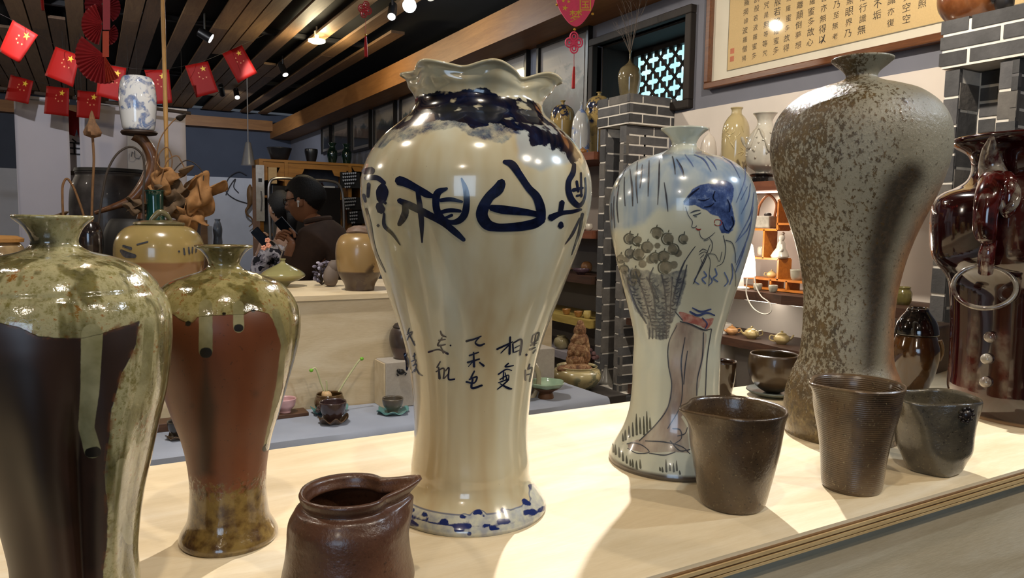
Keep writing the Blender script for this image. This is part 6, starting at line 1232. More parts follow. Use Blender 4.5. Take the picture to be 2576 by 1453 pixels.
# ---- knot pendants
PINK = plain('pink_felt', 'e2486e', .7, .06, 60); REDT = plain('red_tassel', 'b8141a', .6, .1, 60); GOLD = plain('gold_paint', 'c9a23a', .35, .1, 30, metal=.6)
def knot(parent, u, v, s, Z, mat, tilt=0):
    mb = MB()
    for du, dv in ((0, -1), (0, 1), (-1, 0), (1, 0)):
        cx, cy = u + (du * math.cos(tilt) - dv * math.sin(tilt)) * s * .52, v + (du * math.sin(tilt) + dv * math.cos(tilt)) * s * .52 * 1.25
        for k in (.42, .2): mb.tube([atd(cx + s * k * math.cos(a), cy + s * k * 1.2 * math.sin(a), Z) for a in np.linspace(0, 2 * PI, 13)], s * .085 * Z / FPX, 5, caps=False)
    mb.tube([atd(u - s * .3, v, Z), atd(u + s * .3, v, Z)], s * .12 * Z / FPX, 5).tube([atd(u, v - s * .3, Z), atd(u, v + s * .3, Z)], s * .12 * Z / FPX, 5)
    return mb.build('knot', mat, parent)
t = thing('knot_pendant', atd(913, -40, 3.6), 'red knot pendant with slim tassel hanging under the laths', 'pendant'); knot(t, 918, 24, 18, 3.6, plain('red_felt', 'b8323c', .7), .3)
MB().tube([atd(913, -60, 3.6), atd(916, 4, 3.6)], .001, 5).tube([atd(920, 48, 3.6), atd(919, 86, 3.6)], .001, 5).build('cord', REDT, t); MB().ball(atd(920, 88, 3.6), .006, 10, 8).build('bead', GOLD, t); MB().tube([atd(920, 92, 3.6), atd(920, 120, 3.6), atd(921, 143, 3.6)], [.005, .008, .0085], 10).build('tassel', REDT, t)
ZH = 2.7; t = thing('heart_pendant', atd(1447, -60, ZH), 'pink heart-shaped pendant with gold characters, knot and red tassel', 'pendant')
hp = []
for a in np.linspace(0, 2 * PI, 60, endpoint=False): hp.append((1448 + 49 * math.copysign(abs(math.sin(a)) ** 1.1, math.sin(a)), 3 - (46 * math.cos(a) - 18 * math.cos(2 * a) - 6 * math.cos(3 * a) - 3 * math.cos(4 * a)) * (1.0)))
o_ = atd(1448, 20, ZH); kk = ZH / FPX
MB().prism([((u_ - 1448) * kk, (20 - (v_ if v_ < 40 else 40 + (v_ - 40) * 1.15)) * kk) for u_, v_ in hp], o_, RT, UP, -FW, .006).build('heart', PINK, t, smooth=False)
def gold_char(ch, u, v, px):
    V, Fc = glyphs(ch); o2 = atd(u, v, ZH) - FW * .0072; MB().add(np.array([o2 + RT * (x_ * px * kk) + UP * (y_ * px * kk) for x_, y_, _ in V]), Fc).build('gold_character', plain('gold_letter', 'e0b83c', .4, .05), t, smooth=False)
gold_char('国', 1472, 17, 34); gold_char('梦', 1448, 45, 34); gold_char('中', 1450, -14, 34)
for u_, v_, r_ in ((1421, 22, 8), (1430, 6, 5), (1417, 4, 5)): MB().prism(star_pts(r_ * kk, .2), atd(u_, v_, ZH) - FW * .0065, RT, UP, -FW, .001).build('gold_star', plain('gold_letter', '', .4), t, smooth=False)
for u_, v_ in ((1401, 12), (1491, 35)): MB().ball(atd(u_, v_, ZH), .005, 8, 6).build('bell', GOLD, t)
MB().ball(atd(1446, 74, ZH), .005, 10, 8).build('bead', GOLD, t); knot(t, 1444, 107, 23, ZH, PINK); MB().tube([atd(1446, 78, ZH), atd(1445, 84, ZH)], .001, 5).tube([atd(1444, 134, ZH), atd(1444, 168, ZH)], .001, 5).tube([atd(1447, -40, ZH), atd(1446, -400, ZH)], .001, 5).build('cord', REDT, t)
MB().tube([atd(1444, 168, ZH), atd(1443, 190, ZH), atd(1442, 222, ZH)], [.004, .006, .0065], 10).build('tassel', REDT, t)
# ---- ceiling lamps in view
def hang(t, p, mat): MB().tube([p, (p[0], p[1], CEIL - .01)], .006, 8).build('stem', mat, t)
p = atd(797, 105, 5.0); t = thing('saucer_lamp', p, 'lit round saucer lamp on a short stem under the laths', 'lamp'); kk5 = 5.0 / FPX
MB().lathe([(.001, -.012), (.035, -.010), (21 * kk5, 0), (21 * kk5, .012), (.001, .016)], p, 32).build('glowing_disc', emitm('warm_disc_glow', (1, .88, .55), 14), t); MB().lathe([(.012, .016), (.018, .07), (.01, .075)], p, 16).build('socket', plain('white_plastic', '', .4), t); hang(t, p + np.array([0, 0, .07]), BLKM) if False else MB().tube([p + np.array([0, 0, .07]), (p[0], p[1], max(CEIL - .01, p[2] + .1))], .006, 8).build('stem', plain('white_plastic', '', .4), t)
lamp_light('saucer_light', 'POINT', p - np.array([0, 0, .05]), 16, (1, .82, .5), size=.05, parent=t)
p = atd(1030, 14, 3.9); t = thing('bulb_lamp', p, 'dazzling cool white bulb hanging under the laths', 'lamp'); MB().ball(p, 17 * 3.9 / FPX, 20, 14).build('bulb', emitm('cool_bulb_glow', (.85, .93, 1), 40), t); MB().tube([p + np.array([0, 0, .03]), p + np.array([0, 0, .09])], .018, 12).build('socket', plain('black_lamp_metal', '0d0d0f', .4), t)
lamp_light('bulb_light', 'POINT', p - np.array([0, 0, .09]), 9, (.85, .93, 1), size=.04, parent=t)
def small_spot(u, v, Z, lab, dirv, on=8, power=0):
    p = atd(u, v, Z); d = np.array(dirv, float); d /= np.linalg.norm(d); t = thing('track_spotlight', p + np.array([0, 0, .2]), lab, 'spotlight', 'ceiling spotlights'); B = plain('black_lamp_metal', '0d0d0f', .4)
    MB().tube([p - d * .12, p - d * .115, p - d * .01, p], [.018, .024, .026, .026], 14).build('housing', B, t); MB().tube([p - d * .06, p - d * .06 + np.array([0, 0, .1]), (p[0] - d[0] * .06, p[1] - d[1] * .06, CEIL)], .007, 6).build('bracket', B, t); MB().tube([p - d * .001, p + d * .002], .022, 14).build('lens', emitm('spot_lens_glow%d' % on, (1, .95, .85), on * .5), t)
    if power: lamp_light('spot_light', 'SPOT', p + d * .01, power, (.9, .94, 1), p + d, .02, 110, .5, t)
small_spot(985, 42, 4.1, 'small black spotlight left of the cool bulb', (-.3, -.6, -.7)); small_spot(718, 188, 5.8, 'black spotlight under the saucer lamp', (.2, -.5, -.8)); small_spot(597, 245, 7.0, 'far black spotlight beside the last red flag', (0, -.6, -.6)); small_spot(560, 238, 6.9, 'far black spotlight left of its twin', (.25, .8, -.55), 8, 48); small_spot(1085, -6, 3.6, 'black spotlight at the top edge over the ruffled vase', (.1, -.5, -.8), 2)
# ================================================================ furniture at the far end
YS = 6.4; ORW = wood('honey_shelf_wood', '8a5a1e', 'b07a30', 0, 1, .45)
xl = ony(652, 410, YS)[0]; zt7 = ony(660, 399, YS)[2]; xr = WALLX - .06
sh = thing('display_shelf', ((xl + xr) / 2, YS + .15, 0), 'honey-coloured wooden shelf unit with scalloped openings behind the man', 'shelf')
MB().bb((xl, YS, zt7 - .02), (xr, YS + .32, zt7)).build('top_board', ORW, sh, smooth=False)
for xx in (xl, (xl + xr) / 2 - .25, (xl + xr) / 2 + .3, xr - .03): MB().bb((xx, YS, 0), (xx + .03, YS + .32, zt7 - .02)).build('upright', ORW, sh, smooth=False)
for zz in (zt7 - .30, zt7 - .62, zt7 - .95, .1): MB().bb((xl + .03, YS + .01, zz - .02), (xr - .03, YS + .31, zz)).build('shelf_board', ORW, sh, smooth=False)
# scalloped apron pieces below the top board
for x0, x1 in ((xl + .03, (xl + xr) / 2 - .25), ((xl + xr) / 2 - .22, (xl + xr) / 2 + .3), ((xl + xr) / 2 + .33, xr - .03)):
    W_ = x1 - x0; top = zt7 - .02; pts = [(x0, top), (x1, top), (x1, top - .16), (x1 - .05, top - .15), (x1 - .07, top - .10), (x1 - .12, top - .09), (x1 - .14, top - .045), (x0 + .14, top - .045), (x0 + .12, top - .09), (x0 + .07, top - .10), (x0 + .05, top - .15), (x0, top - .16)]
    MB().prism(pts[::-1], (0, YS + .012, 0), (1, 0, 0), (0, 0, 1), (0, 1, 0), .015).build('apron', ORW, sh, smooth=False)
MB().bb((xl + .03, YS + .30, .1), (xr - .03, YS + .305, zt7 - .02)).build('back_panel', plain('slate_back_panel', '5a6270', .8), sh, smooth=False)
def sp7(u, v, z, dy=.14): p = ony(u, v, YS + dy); return np.array([p[0], p[1], z])
DKG = glz('dark_green_glaze', '061510', '123024', .12, .8); DKB = glz('blackish_pot_glaze', '0e0e10', '22242a', .4, .2)
k7 = proj(sp7(780, 400, zt7))[2] / FPX
Pot('wide_basin', 'wide dark basin on the left of the honey shelf top', 'bowl', sp7(703, 400, zt7), [(16 * k7, 0), (20 * k7, 4 * k7), (27 * k7, 22 * k7), (30 * k7, 31 * k7)], DKB, 24, 36, .01, .2)
Pot('tapered_pot', 'black tapered pot in the middle of the honey shelf top', 'pot', sp7(783, 405, zt7), [(10 * k7, 0), (12 * k7, 6 * k7), (16 * k7, 25 * k7), (16 * k7, 33 * k7)], DKB, 24, 36, .01, .2)
for u_, lb_ in ((836, 'left dark green jar on the honey shelf top'), (872, 'right dark green jar on the honey shelf top')):
    Pot('green_jar', lb_, 'jar', sp7(u_, 410, zt7), [(9 * k7, 0), (10 * k7, 4 * k7), (13 * k7, 20 * k7), (12 * k7, 32 * k7), (8 * k7, 38 * k7), (7 * k7, 44 * k7), (11 * k7, 52 * k7)], DKG, 30, 36, .01, .4, group='dark green jars on the shelf top')
for u_, lb_ in ((777, 'left dark red lidded pot on the upper shelf board'), (810, 'right dark red lidded pot on the upper shelf board')):
    c = sp7(u_, 440, zt7 - .30); q = Pot('maroon_pot', lb_, 'pot', c, [(7 * k7, 0), (10 * k7, 6 * k7), (11 * k7, 16 * k7), (7 * k7, 26 * k7)], glz('maroon_glaze', '1c0a0a', '3a1816', .3, .4), 24, 30, .008, .6, group='maroon pots on the shelf')
    MB().lathe([(7 * k7, 26 * k7), (5 * k7, 31 * k7), (2 * k7, 33 * k7), (2.5 * k7, 37 * k7), (.001, 38 * k7)], c, 24).build('lid', glz('maroon_glaze', '', ''), q.root)
# rows of small white cups on dark stepped stands
def cup_rows(u0, v0, rows, lab):
    t = thing('cup_stand', ony(u0, v0, YS - .05), lab, 'stand', 'dark stands with rows of small white cups'); P0 = ony(u0, v0, YS - .06); kk = proj(P0)[2] / FPX
    hh = len(rows) * 8 * kk; MB().bb((P0[0] - 4 * kk, P0[1] + .02, P0[2] - hh + .02), (P0[0] + 44 * kk, P0[1] + .059, P0[2] + 5 * kk)).build('backing', plain('black_stand_cloth', '0f0f12', .8), t, smooth=False)
    for r_, (x0, n_) in enumerate(rows):
        for j in range(n_):
            c = P0 + np.array([(x0 + j * 5.2) * kk, 0, -r_ * 8.2 * kk + j * .6 * kk]); MB().lathe([(1.2 * kk, -2.4 * kk), (2.3 * kk, 0), (2.4 * kk, 2 * kk), (1.6 * kk, 1.6 * kk), (.0005, 0)], c, 8).build('cup', plain('white_cup_row', 'a9adb8', .3, .05), t)
cup_rows(864, 437, [(0, 7), (0, 7), (0, 7), (5, 5), (5, 3)], 'upper stand with rows of small white cups beside the big vase'); cup_rows(868, 500, [(0, 6), (0, 6), (2, 5), (4, 2)], 'middle stand with rows of small white cups beside the big vase'); cup_rows(882, 535, [(0, 4), (0, 4), (0, 4), (4, 2)], 'lower stand with rows of small white cups beside the big vase')
# dark panel in rounded steel frame
Y5 = 5.9; fr = thing('framed_black_panel', ony(770, 600, Y5) * np.array([1, 1, 0]), 'black panel held in a rounded steel tube frame behind the man', 'panel')
pts = [ony(u_, v_, Y5) for u_, v_ in ((680,600),(677,520),(677,465),(684,452),(700,448),(770,452),(830,455),(850,462),(860,480),(864,520),(865,600))]
pts = [np.array([pts[0][0], Y5, 0])] + pts + [np.array([pts[-1][0], Y5, 0])]
MB().tube(pts, .011, 8, smooth=70).build('steel_frame', plain('brushed_steel', '8a8684', .35, .05, metal=.8), fr)
a = ony(685, 466, Y5); b = ony(856, 590, Y5); MB().bb((a[0], Y5 - .01, .25), (b[0], Y5 + .01, a[2])).build('panel', plain('black_gloss_panel', '0c0b0c', .2), fr, smooth=False)
a = ony(805, 467, Y5 - .02); b = ony(842, 470, Y5 - .02); MB().bb((a[0], a[1] - .005, b[2] - .008), (b[0], a[1] + .004, a[2])).build('light_bar', plain('pale_bar', 'a9adb5', .4), fr, smooth=False)
# hanging scroll, wood board, gourd, wire hanger, lamp
t = thing('hanging_scroll', ony(654, 412, 6.392), 'narrow white hanging scroll at the left end of the honey shelf', 'scroll'); a = ony(643, 414, 6.392); b = ony(666, 556, 6.392); MB().bb((a[0], 6.388, b[2]), (b[0], 6.392, a[2])).build('paper', plain('scroll_paper', 'c2c4ca', .8), t, smooth=False)
q0 = ony(650, 448, 6.385); q1 = ony(659, 457, 6.385); MB().bb((q0[0], 6.383, q1[2]), (q1[0], 6.387, q0[2])).build('ink_square', BINK, t, smooth=False); MB().tube([ony(657, 480, 6.385), ony(659, 505, 6.385), ony(657, 530, 6.385)], .006, 6).build('ink_stroke', plain('pale_ink', '', .7), t)
a = ony(675, 420, 6.38); b = ony(697, 462, 6.38); props(MB().bb((a[0], 6.375, b[2]), (b[0], 6.397, a[2])).build('wood_plaque', wood('pale_plaque', 'b08f5e', 'c8a878', 0, 4), smooth=False, bevel=.004), 'pale wooden plaque above the woman', 'plaque')
t = thing('dried_gourd', ony(630, 466, 9.35), 'dried brown gourd with twisted neck on the pale wall', 'gourd'); k8 = proj(ony(630, 490, 9.4))[2] / FPX
MB().tube([ony(u_, v_, 9.355) for u_, v_ in ((629,464),(629,475),(631,490),(630,506),(625,520),(619,530),(622,540),(632,548),(636,560),(626,570))], [2 * k8, 7 * k8, 10 * k8, 8 * k8, 4 * k8, 3 * k8, 2.5 * k8, 2 * k8, 1.6 * k8, 1 * k8], 12, smooth=50).build('body', plain('dried_gourd_skin', '6f4f2c', .6, .2, 20), t, angle=0)
props(MB().tube([ony(u_, v_, 9.425) for u_, v_ in ((620,440),(600,432),(575,448),(568,480),(590,500),(625,512)) ], .006, 6, smooth=40).tube([ony(u_, v_, 9.425) for u_, v_ in ((568,490),(580,465),(592,450),(588,470),(600,485))], .006, 6, smooth=30).build('wire_ornament', plain('dark_wire', '3a3a40', .5)), 'twisted dark wire ornament on the pale back wall', 'wire')
p = ony(624, 357, 6.6); t = thing('cone_lamp', p, 'silver cone pendant lamp in front of the dark back wall', 'lamp'); k6 = proj(p)[2] / FPX
MB().lathe([(18 * k6, -58 * k6), (17 * k6, -56 * k6), (7 * k6, -4 * k6), (5 * k6, 0), (.002, .002)], p, 32).build('shade', plain('satin_aluminium', 'b9bcc4', .3, .03, metal=.7), t); MB().tube([p, (p[0], p[1], CEIL - .01)], .005, 6).build('cord', plain('pale_cord', '8a8a90', .5), t); MB().ball(p - np.array([0, 0, 50 * k6]), 5 * k6, 10, 8).build('bulb', emitm('bulb_glow', (1, .95, .85), 3), t)
# small side shelf with bottle on the left
Y4 = 4.6; a = ony(504, 553, Y4); b = ony(578, 617, Y4); t = thing('side_shelf', (a[0], Y4, 0), 'small brown side shelf left of the woman', 'shelf'); SW = wood('side_shelf_wood', '5a3f28', '7a5a3a', 0, 2)
MB().bb((a[0], Y4 - .02, 0), (a[0] + .035, Y4 + .25, a[2])).build('upright', SW, t, smooth=False); MB().bb((a[0] + .035, Y4 - .02, b[2] - .02), (b[0], Y4 + .25, b[2])).build('board', SW, t, smooth=False); MB().bb((b[0] - .03, Y4 - .02, 0), (b[0], Y4 + .25, b[2] - .02)).build('upright', SW, t, smooth=False); MB().bb((a[0] - .45, Y4 - .02, a[2] - .02), (a[0], Y4 + .25, a[2])).build('board', SW, t, smooth=False); MB().bb((a[0] - .45, Y4 - .02, 0), (a[0] - .42, Y4 + .25, a[2] - .02)).build('upright', SW, t, smooth=False)
c = ony(548, 610, Y4 + .1); c = np.array([c[0], Y4 + .1, b[2]]); k4 = proj(c)[2] / FPX; Pot('glass_bottle', 'smoky grey glass bottle on the small side shelf', 'bottle', c, [(10 * k4, 0), (11 * k4, 4 * k4), (10 * k4, 20 * k4), (11 * k4, 40 * k4), (8 * k4, 54 * k4), (6 * k4, 60 * k4), (7 * k4, 64 * k4)], glz('smoky_glass', '4a5058', '6a727c', .1, .8), 30, 32, .006, .1)
a = ony(520, 568, Y4 + .05); c2 = ony(534, 612, Y4 + .05); props(MB().bb((a[0], Y4 + .03, b[2]), (c2[0], Y4 + .09, a[2])).build('white_carton', plain('white_card', 'c4c8d0', .6), smooth=False), 'narrow white carton beside the smoky bottle', 'carton')
# ================================================================ people behind the counter
SKIN = plain('skin', '9a6a4c', .5, .06, 30); SKIN2 = plain('skin_light', 'b08a70', .5, .06, 30); HAIR = plain('black_hair', '0b0a0b', .62, .3, 160, bump=.9, spec=.3)
def skin_mesh(J, E, sub=2):
    names = list(J); me = bpy.data.meshes.new('skel'); me.from_pydata([tuple(J[k][0]) for k in names], [(names.index(a), names.index(b)) for a, b in E], []); me.update()
    o = bpy.data.objects.new('skel', me); COL.objects.link(o); sk = o.modifiers.new('s', 'SKIN'); sk.use_smooth_shade = True
    for i, k in enumerate(names):
        d = me.skin_vertices[0].data[i]; r = J[k][1]; d.radius = (r, r) if np.isscalar(r) else r; d.use_root = (i == 0)
    sb = o.modifiers.new('u', 'SUBSURF'); sb.levels = sub; sb.render_levels = sub
    dg = bpy.context.evaluated_depsgraph_get(); ev = o.evaluated_get(dg); m = ev.to_mesh(); V = np.array([tuple(v.co) for v in m.vertices]); Fc = [tuple(p.vertices) for p in m.polygons]; ev.to_mesh_clear(); bpy.data.objects.remove(o); return V, Fc
def head_mesh(scale=1.0, grow=0., keep=None, n=44, m=34):
    """local frame: x forward, y left, z up; centred on the skull"""
    th = np.linspace(0, PI, m + 1); ph = np.linspace(0, 2 * PI, n, endpoint=False); V = []
    for t in th:
        for p in ph: V.append((math.sin(t) * math.cos(p), math.sin(t) * math.sin(p), math.cos(t)))
    V = np.array(V); x, y, z = V[:, 0] * .096, V[:, 1] * .077, V[:, 2] * .118
    fr = np.clip(V[:, 0], 0, 1)
    lo = np.clip((-z - .02) / .09, 0, 1); y = y * (1 - .30 * lo); x = np.where(x < 0, x * (1 - .45 * lo), x * (1 - .05 * lo)); x = x + .012 * lo
    x = x + np.where(V[:, 0] < 0, -.010 * np.exp(-((z - .02) / .05) ** 2), 0)
    x = x + fr ** 2 * (.024 * np.exp(-((z + .022) / .016) ** 2 - (y / .012) ** 2) + .012 * np.exp(-((z - .0) / .022) ** 2 - (y / .009) ** 2) + .006 * np.exp(-((z - .03) / .012) ** 2 - (y / .04) ** 2) - .010 * (np.exp(-((z - .012) / .011) ** 2 - ((np.abs(y) - .031) / .016) ** 2)) + .008 * np.exp(-((z + .058) / .010) ** 2 - (y / .022) ** 2) - .004 * np.exp(-((z + .047) / .004) ** 2 - (y / .02) ** 2) + .012 * np.exp(-((z + .098) / .016) ** 2 - (y / .025) ** 2))
    P = np.stack([x, y, z], 1)
    if grow: nn = P / (np.linalg.norm(P, axis=1)[:, None] + 1e-9); P = P + nn * grow
    Fc = []
    for i in range(m):
        for j in range(n): Fc.append((i * n + j, (i + 1) * n + j, (i + 1) * n + (j + 1) % n, i * n + (j + 1) % n))
    if keep is not None:
        ok = keep(P); Fc = [f for f in Fc if all(ok[k] for k in f)]
    return P * scale, Fc
def frame(f):
    f = np.array(f, float); f /= np.linalg.norm(f); l = np.cross([0, 0, 1.], f); l /= np.linalg.norm(l); u = np.cross(f, l); return np.stack([f, l, u], 1)
# ---- man in the brown jacket, looking at his phone
HC = atd(767, 503, 3.9); fdir = -RT * 1.0 + FW * .15; fdir[2] = 0; fdir /= np.linalg.norm(fdir); left = np.cross([0, 0, 1.], fdir)
M_h = frame(fdir + np.array([0, 0, -.22])); zf = np.array([0, 0, 1.])
man = thing('person', (HC[0], HC[1], 0), 'man in a brown jacket with glasses and earbud looking at his phone', 'person')
def Lp(f_, l_, z_): return HC + fdir * f_ + left * l_ + zf * z_
phone_c = atd(725, 581, 3.72); hand = atd(731, 603, 3.72)
H = HC[2]
J = {'pelvis': (Lp(-.10, 0, -.78), (.125, .10)), 'waist': (Lp(-.12, 0, -.60), (.14, .11)), 'chest': (Lp(-.13, 0, -.38), (.16, .125)), 'upper': (Lp(-.115, 0, -.21), (.12, .10)), 'neck': (Lp(-.06, 0, -.13), .055), 'nape': (Lp(-.015, 0, -.075), .052),
     'shl': (Lp(-.115, .17, -.22), .068), 'ell': (Lp(.02, .22, -.50), .045), 'wrl': (hand - fdir * .02 + left * .02, .03), 'shr': (Lp(-.115, -.17, -.22), .068), 'elr': (Lp(-.02, -.21, -.52), .045), 'wrr': (Lp(.2, -.13, -.50), .03),
     'hipl': (Lp(-.10, .09, -.84), .085), 'knl': (Lp(-.08, .10, -H * .5 - .30), .06), 'anl': (Lp(-.11, .10, -H + .08), .042), 'tol': (Lp(.02, .11, -H + .03), .035), 'hipr': (Lp(-.10, -.09, -.84), .085), 'knr': (Lp(-.08, -.10, -H * .5 - .30), .06), 'anr': (Lp(-.11, -.10, -H + .08), .042), 'tor': (Lp(.02, -.11, -H + .03), .035)}
E_ = [('pelvis', 'waist'), ('waist', 'chest'), ('chest', 'upper'), ('upper', 'neck'), ('neck', 'nape'), ('upper', 'shl'), ('shl', 'ell'), ('ell', 'wrl'), ('upper', 'shr'), ('shr', 'elr'), ('elr', 'wrr'), ('pelvis', 'hipl'), ('hipl', 'knl'), ('knl', 'anl'), ('anl', 'tol'), ('pelvis', 'hipr'), ('hipr', 'knr'), ('knr', 'anr'), ('anr', 'tor')]
V, Fc = skin_mesh(J, E_); b_ = MB().add(V, Fc)
hv, hf = head_mesh(); b_.add(HC + hv @ M_h.T, hf)
for s_ in (-1, 1):
    b_.ball(HC + M_h @ np.array([-.008, s_ * .078, -.01]), (.02, .012, .031), 12, 10)
def hand_fingers(mb, palm, d_out, d_up, d_nrm, s=1.0):
    """palm plus five fingers wrapping forward along d_nrm"""
    mb.tube([palm - d_up * .05 * s, palm - d_up * .02 * s, palm + d_up * .025 * s], [.026 * s, .036 * s, .03 * s], 12, flat=.55)
    for k, (o_, L_) in enumerate(((-.03, .052), (-.011, .062), (.009, .058), (.028, .045))):
        a = palm + d_out * o_ * s + d_up * .022 * s; mb.tube([a, a + d_up * .018 * s + d_nrm * .014 * s, a + d_up * .022 * s + d_nrm * (L_ * .7) * s, a + d_up * .006 * s + d_nrm * L_ * s], [.0095 * s, .009 * s, .0085 * s, .006 * s], 8, smooth=12)
    a = palm - d_out * .03 * s - d_up * .01 * s; mb.tube([a, a - d_out * .02 * s + d_up * .02 * s + d_nrm * .01 * s, a - d_out * .022 * s + d_up * .055 * s + d_nrm * .016 * s], [.012 * s, .0105 * s, .007 * s], 8, smooth=10)
pu = UP * .62 - RT * .55; pu /= np.linalg.norm(pu)          # long axis of the phone
pw = np.cross(pu, FW); pw /= np.linalg.norm(pw)
hand_fingers(b_, hand, pw, pu, -FW * .3 - RT * .95, .85)
b_.build('body', SKIN, man, angle=0)
JK = plain('brown_jacket', '46342a', .85, .12, 20, bump=.2); JKT = plain('jacket_yoke', '6a5646', .85, .1, 20)
Jj = {k: (J[k][0], (np.array(J[k][1]) * 1.0 + .022).tolist() if not np.isscalar(J[k][1]) else J[k][1] + .022) for k in ('pelvis', 'waist', 'chest', 'upper', 'shl', 'ell', 'shr', 'elr')}
Jj['wl2'] = (J['ell'][0] * .22 + J['wrl'][0] * .78, .046); Jj['wr2'] = (J['elr'][0] * .2 + J['wrr'][0] * .8, .046); Jj['col'] = (J['neck'][0] + zf * .005 - fdir * .02, .078); Jj['hem'] = (J['pelvis'][0] - zf * .05, (.15, .12))
V, Fc = skin_mesh(Jj, [('pelvis', 'waist'), ('waist', 'chest'), ('chest', 'upper'), ('upper', 'col'), ('upper', 'shl'), ('shl', 'ell'), ('ell', 'wl2'), ('upper', 'shr'), ('shr', 'elr'), ('elr', 'wr2'), ('pelvis', 'hem')])
jk = MB().add(V, Fc).build('jacket', JK, man, angle=0)
MB().tube([J['neck'][0] + zf * .025 + (fdir * math.cos(a) * .06 + left * math.sin(a) * .066) - fdir * .012 + zf * .012 * (-math.cos(a)) for a in np.linspace(.5, 2 * PI - .5, 22)], .015, 8).build('collar', JK, jk)
Jt = {k: (J[k][0], (np.array(J[k][1]) + .014).tolist() if not np.isscalar(J[k][1]) else J[k][1] + .018) for k in ('pelvis', 'hipl', 'knl', 'anl', 'hipr', 'knr', 'anr')}
V, Fc = skin_mesh(Jt, [('pelvis', 'hipl'), ('hipl', 'knl'), ('knl', 'anl'), ('pelvis', 'hipr'), ('hipr', 'knr'), ('knr', 'anr')]); MB().add(V, Fc).build('trousers', plain('dark_trousers', '1c1c20', .85), man, angle=0)
def hair_keep(P):
    x, y, z = P[:, 0], P[:, 1], P[:, 2]; return (z > .058 - .035 * np.clip((.05 - x) / .03, 0, 1) - .03 * np.clip((.02 - x) / .03, 0, 1) - .075 * np.clip((-.025 - x) / .04, 0, 1)) | ((x < .022) & (x > .002) & (z > -.012))
hv, hf = head_mesh(1.0, .007, hair_keep, 110, 90); hm = MB().add(HC + M_h @ np.array([-.002, 0, .004]) + hv @ M_h.T, hf).build('hair', HAIR, man, angle=0)
so = hm.modifiers.new('solid', 'SOLIDIFY'); so.thickness = .005; so.offset = 1
g = MB()
for s_ in (-1, 1):
    g.tube([HC + M_h @ np.array([.094, s_ * .034 + .023 * math.cos(a), .008 + .017 * math.sin(a)]) for a in np.linspace(0, 2 * PI, 20)], .0022, 6, caps=False); g.tube([HC + M_h @ np.array(q) for q in ((.092, s_ * .058, .012), (.05, s_ * .08, .012), (-.01, s_ * .084, .01))], .0022, 6)
g.tube([HC + M_h @ np.array([.098, y_, .012]) for y_ in (-.012, 0, .012)], .002, 6).build('glasses', plain('black_glasses', '0c0c0e', .25), man)
e_ = HC + M_h @ np.array([-.002, .092, -.012]); MB().ball(e_, (.008, .008, .008), 10, 8).tube([e_, e_ + np.array([0, 0, -.028])], .0038, 8).build('earbud', plain('white_earbud', 'd8d8da', .3), man)
ph_ = thing('smartphone', phone_c, 'dark smartphone held up by the man in the brown jacket', 'phone')
def slab(c, w_, h_, d_, mat, nm, parent):
    ax = np.array([pw * w_ / 2, pu * h_ / 2, FW * d_ / 2]); V = [c + sx * ax[0] + sy * ax[1] + sz * ax[2] for sz in (-1, 1) for sy in (-1, 1) for sx in (-1, 1)]
    return MB().add(V, [(0, 2, 3, 1), (4, 5, 7, 6), (0, 1, 5, 4), (2, 6, 7, 3), (0, 4, 6, 2), (1, 3, 7, 5)]).build(nm, mat, parent, smooth=False, bevel=.004)
slab(phone_c, .052, .155, .009, plain('phone_edge', '8a94a0', .3, .02, metal=.6), 'case', ph_); slab(phone_c - FW * .0052, .048, .150, .001, plain('phone_glass', '0a0f18', .08), 'screen', ph_)
# ---- woman beyond him, also with a phone
HW = atd(707, 524, 4.9); fw2 = -RT * .8 + FW * .6; fw2[2] = 0; fw2 /= np.linalg.norm(fw2); lf2 = np.cross([0, 0, 1.], fw2); M_w = frame(fw2 + np.array([0, 0, -.15])); Hw = HW[2]
wom = thing('person', (HW[0], HW[1], 0), 'woman with dark tied hair and patterned top beyond the man', 'person')
def Wp(f_, l_, z_): return HW + fw2 * f_ + lf2 * l_ + zf * z_
hw_ = atd(664, 602, 4.75)
Jw = {'pelvis': (Wp(-.08, 0, -.76), (.125, .10)), 'waist': (Wp(-.08, 0, -.60), (.10, .08)), 'chest': (Wp(-.07, 0, -.42), (.12, .095)), 'upper': (Wp(-.05, 0, -.26), (.09, .07)), 'neck': (Wp(-.03, 0, -.16), .045), 'nape': (Wp(-.01, 0, -.08), .045),
      'shl': (Wp(-.05, .14, -.26), .05), 'ell': (Wp(.04, .19, -.48), .038), 'wrl': (hw_, .026), 'shr': (Wp(-.05, -.14, -.26), .05), 'elr': (Wp(.0, -.18, -.5), .038), 'wrr': (Wp(.2, -.08, -.46), .026),
      'hipl': (Wp(-.08, .08, -.82), .085), 'knl': (Wp(-.06, .09, -Hw * .5 - .28), .055), 'anl': (Wp(-.09, .09, -Hw + .07), .038), 'tol': (Wp(.04, .10, -Hw + .03), .032), 'hipr': (Wp(-.08, -.08, -.82), .085), 'knr': (Wp(-.06, -.09, -Hw * .5 - .28), .055), 'anr': (Wp(-.09, -.09, -Hw + .07), .038), 'tor': (Wp(.04, -.10, -Hw + .03), .032)}
V, Fc = skin_mesh(Jw, E_); b_ = MB().add(V, Fc); hv, hf = head_mesh(.94); b_.add(HW + hv @ M_w.T, hf)
for s_ in (-1, 1): b_.ball(HW + M_w @ np.array([-.008, s_ * .073, -.01]), (.018, .011, .028), 10, 8)
hand_fingers(b_, hw_, RT, UP, -FW * .4 - RT * .9, .9); b_.build('body', SKIN2, wom, angle=0)
n = NT('patterned_blouse'); f = n.noise(14, 3, .5); n.out(n.ramp(f, [(.40, '15131a'), (.44, '9a9298'), (.50, 'd8d0d2'), (.62, '2a262e')], 'CONSTANT'), .8); BL = n.m
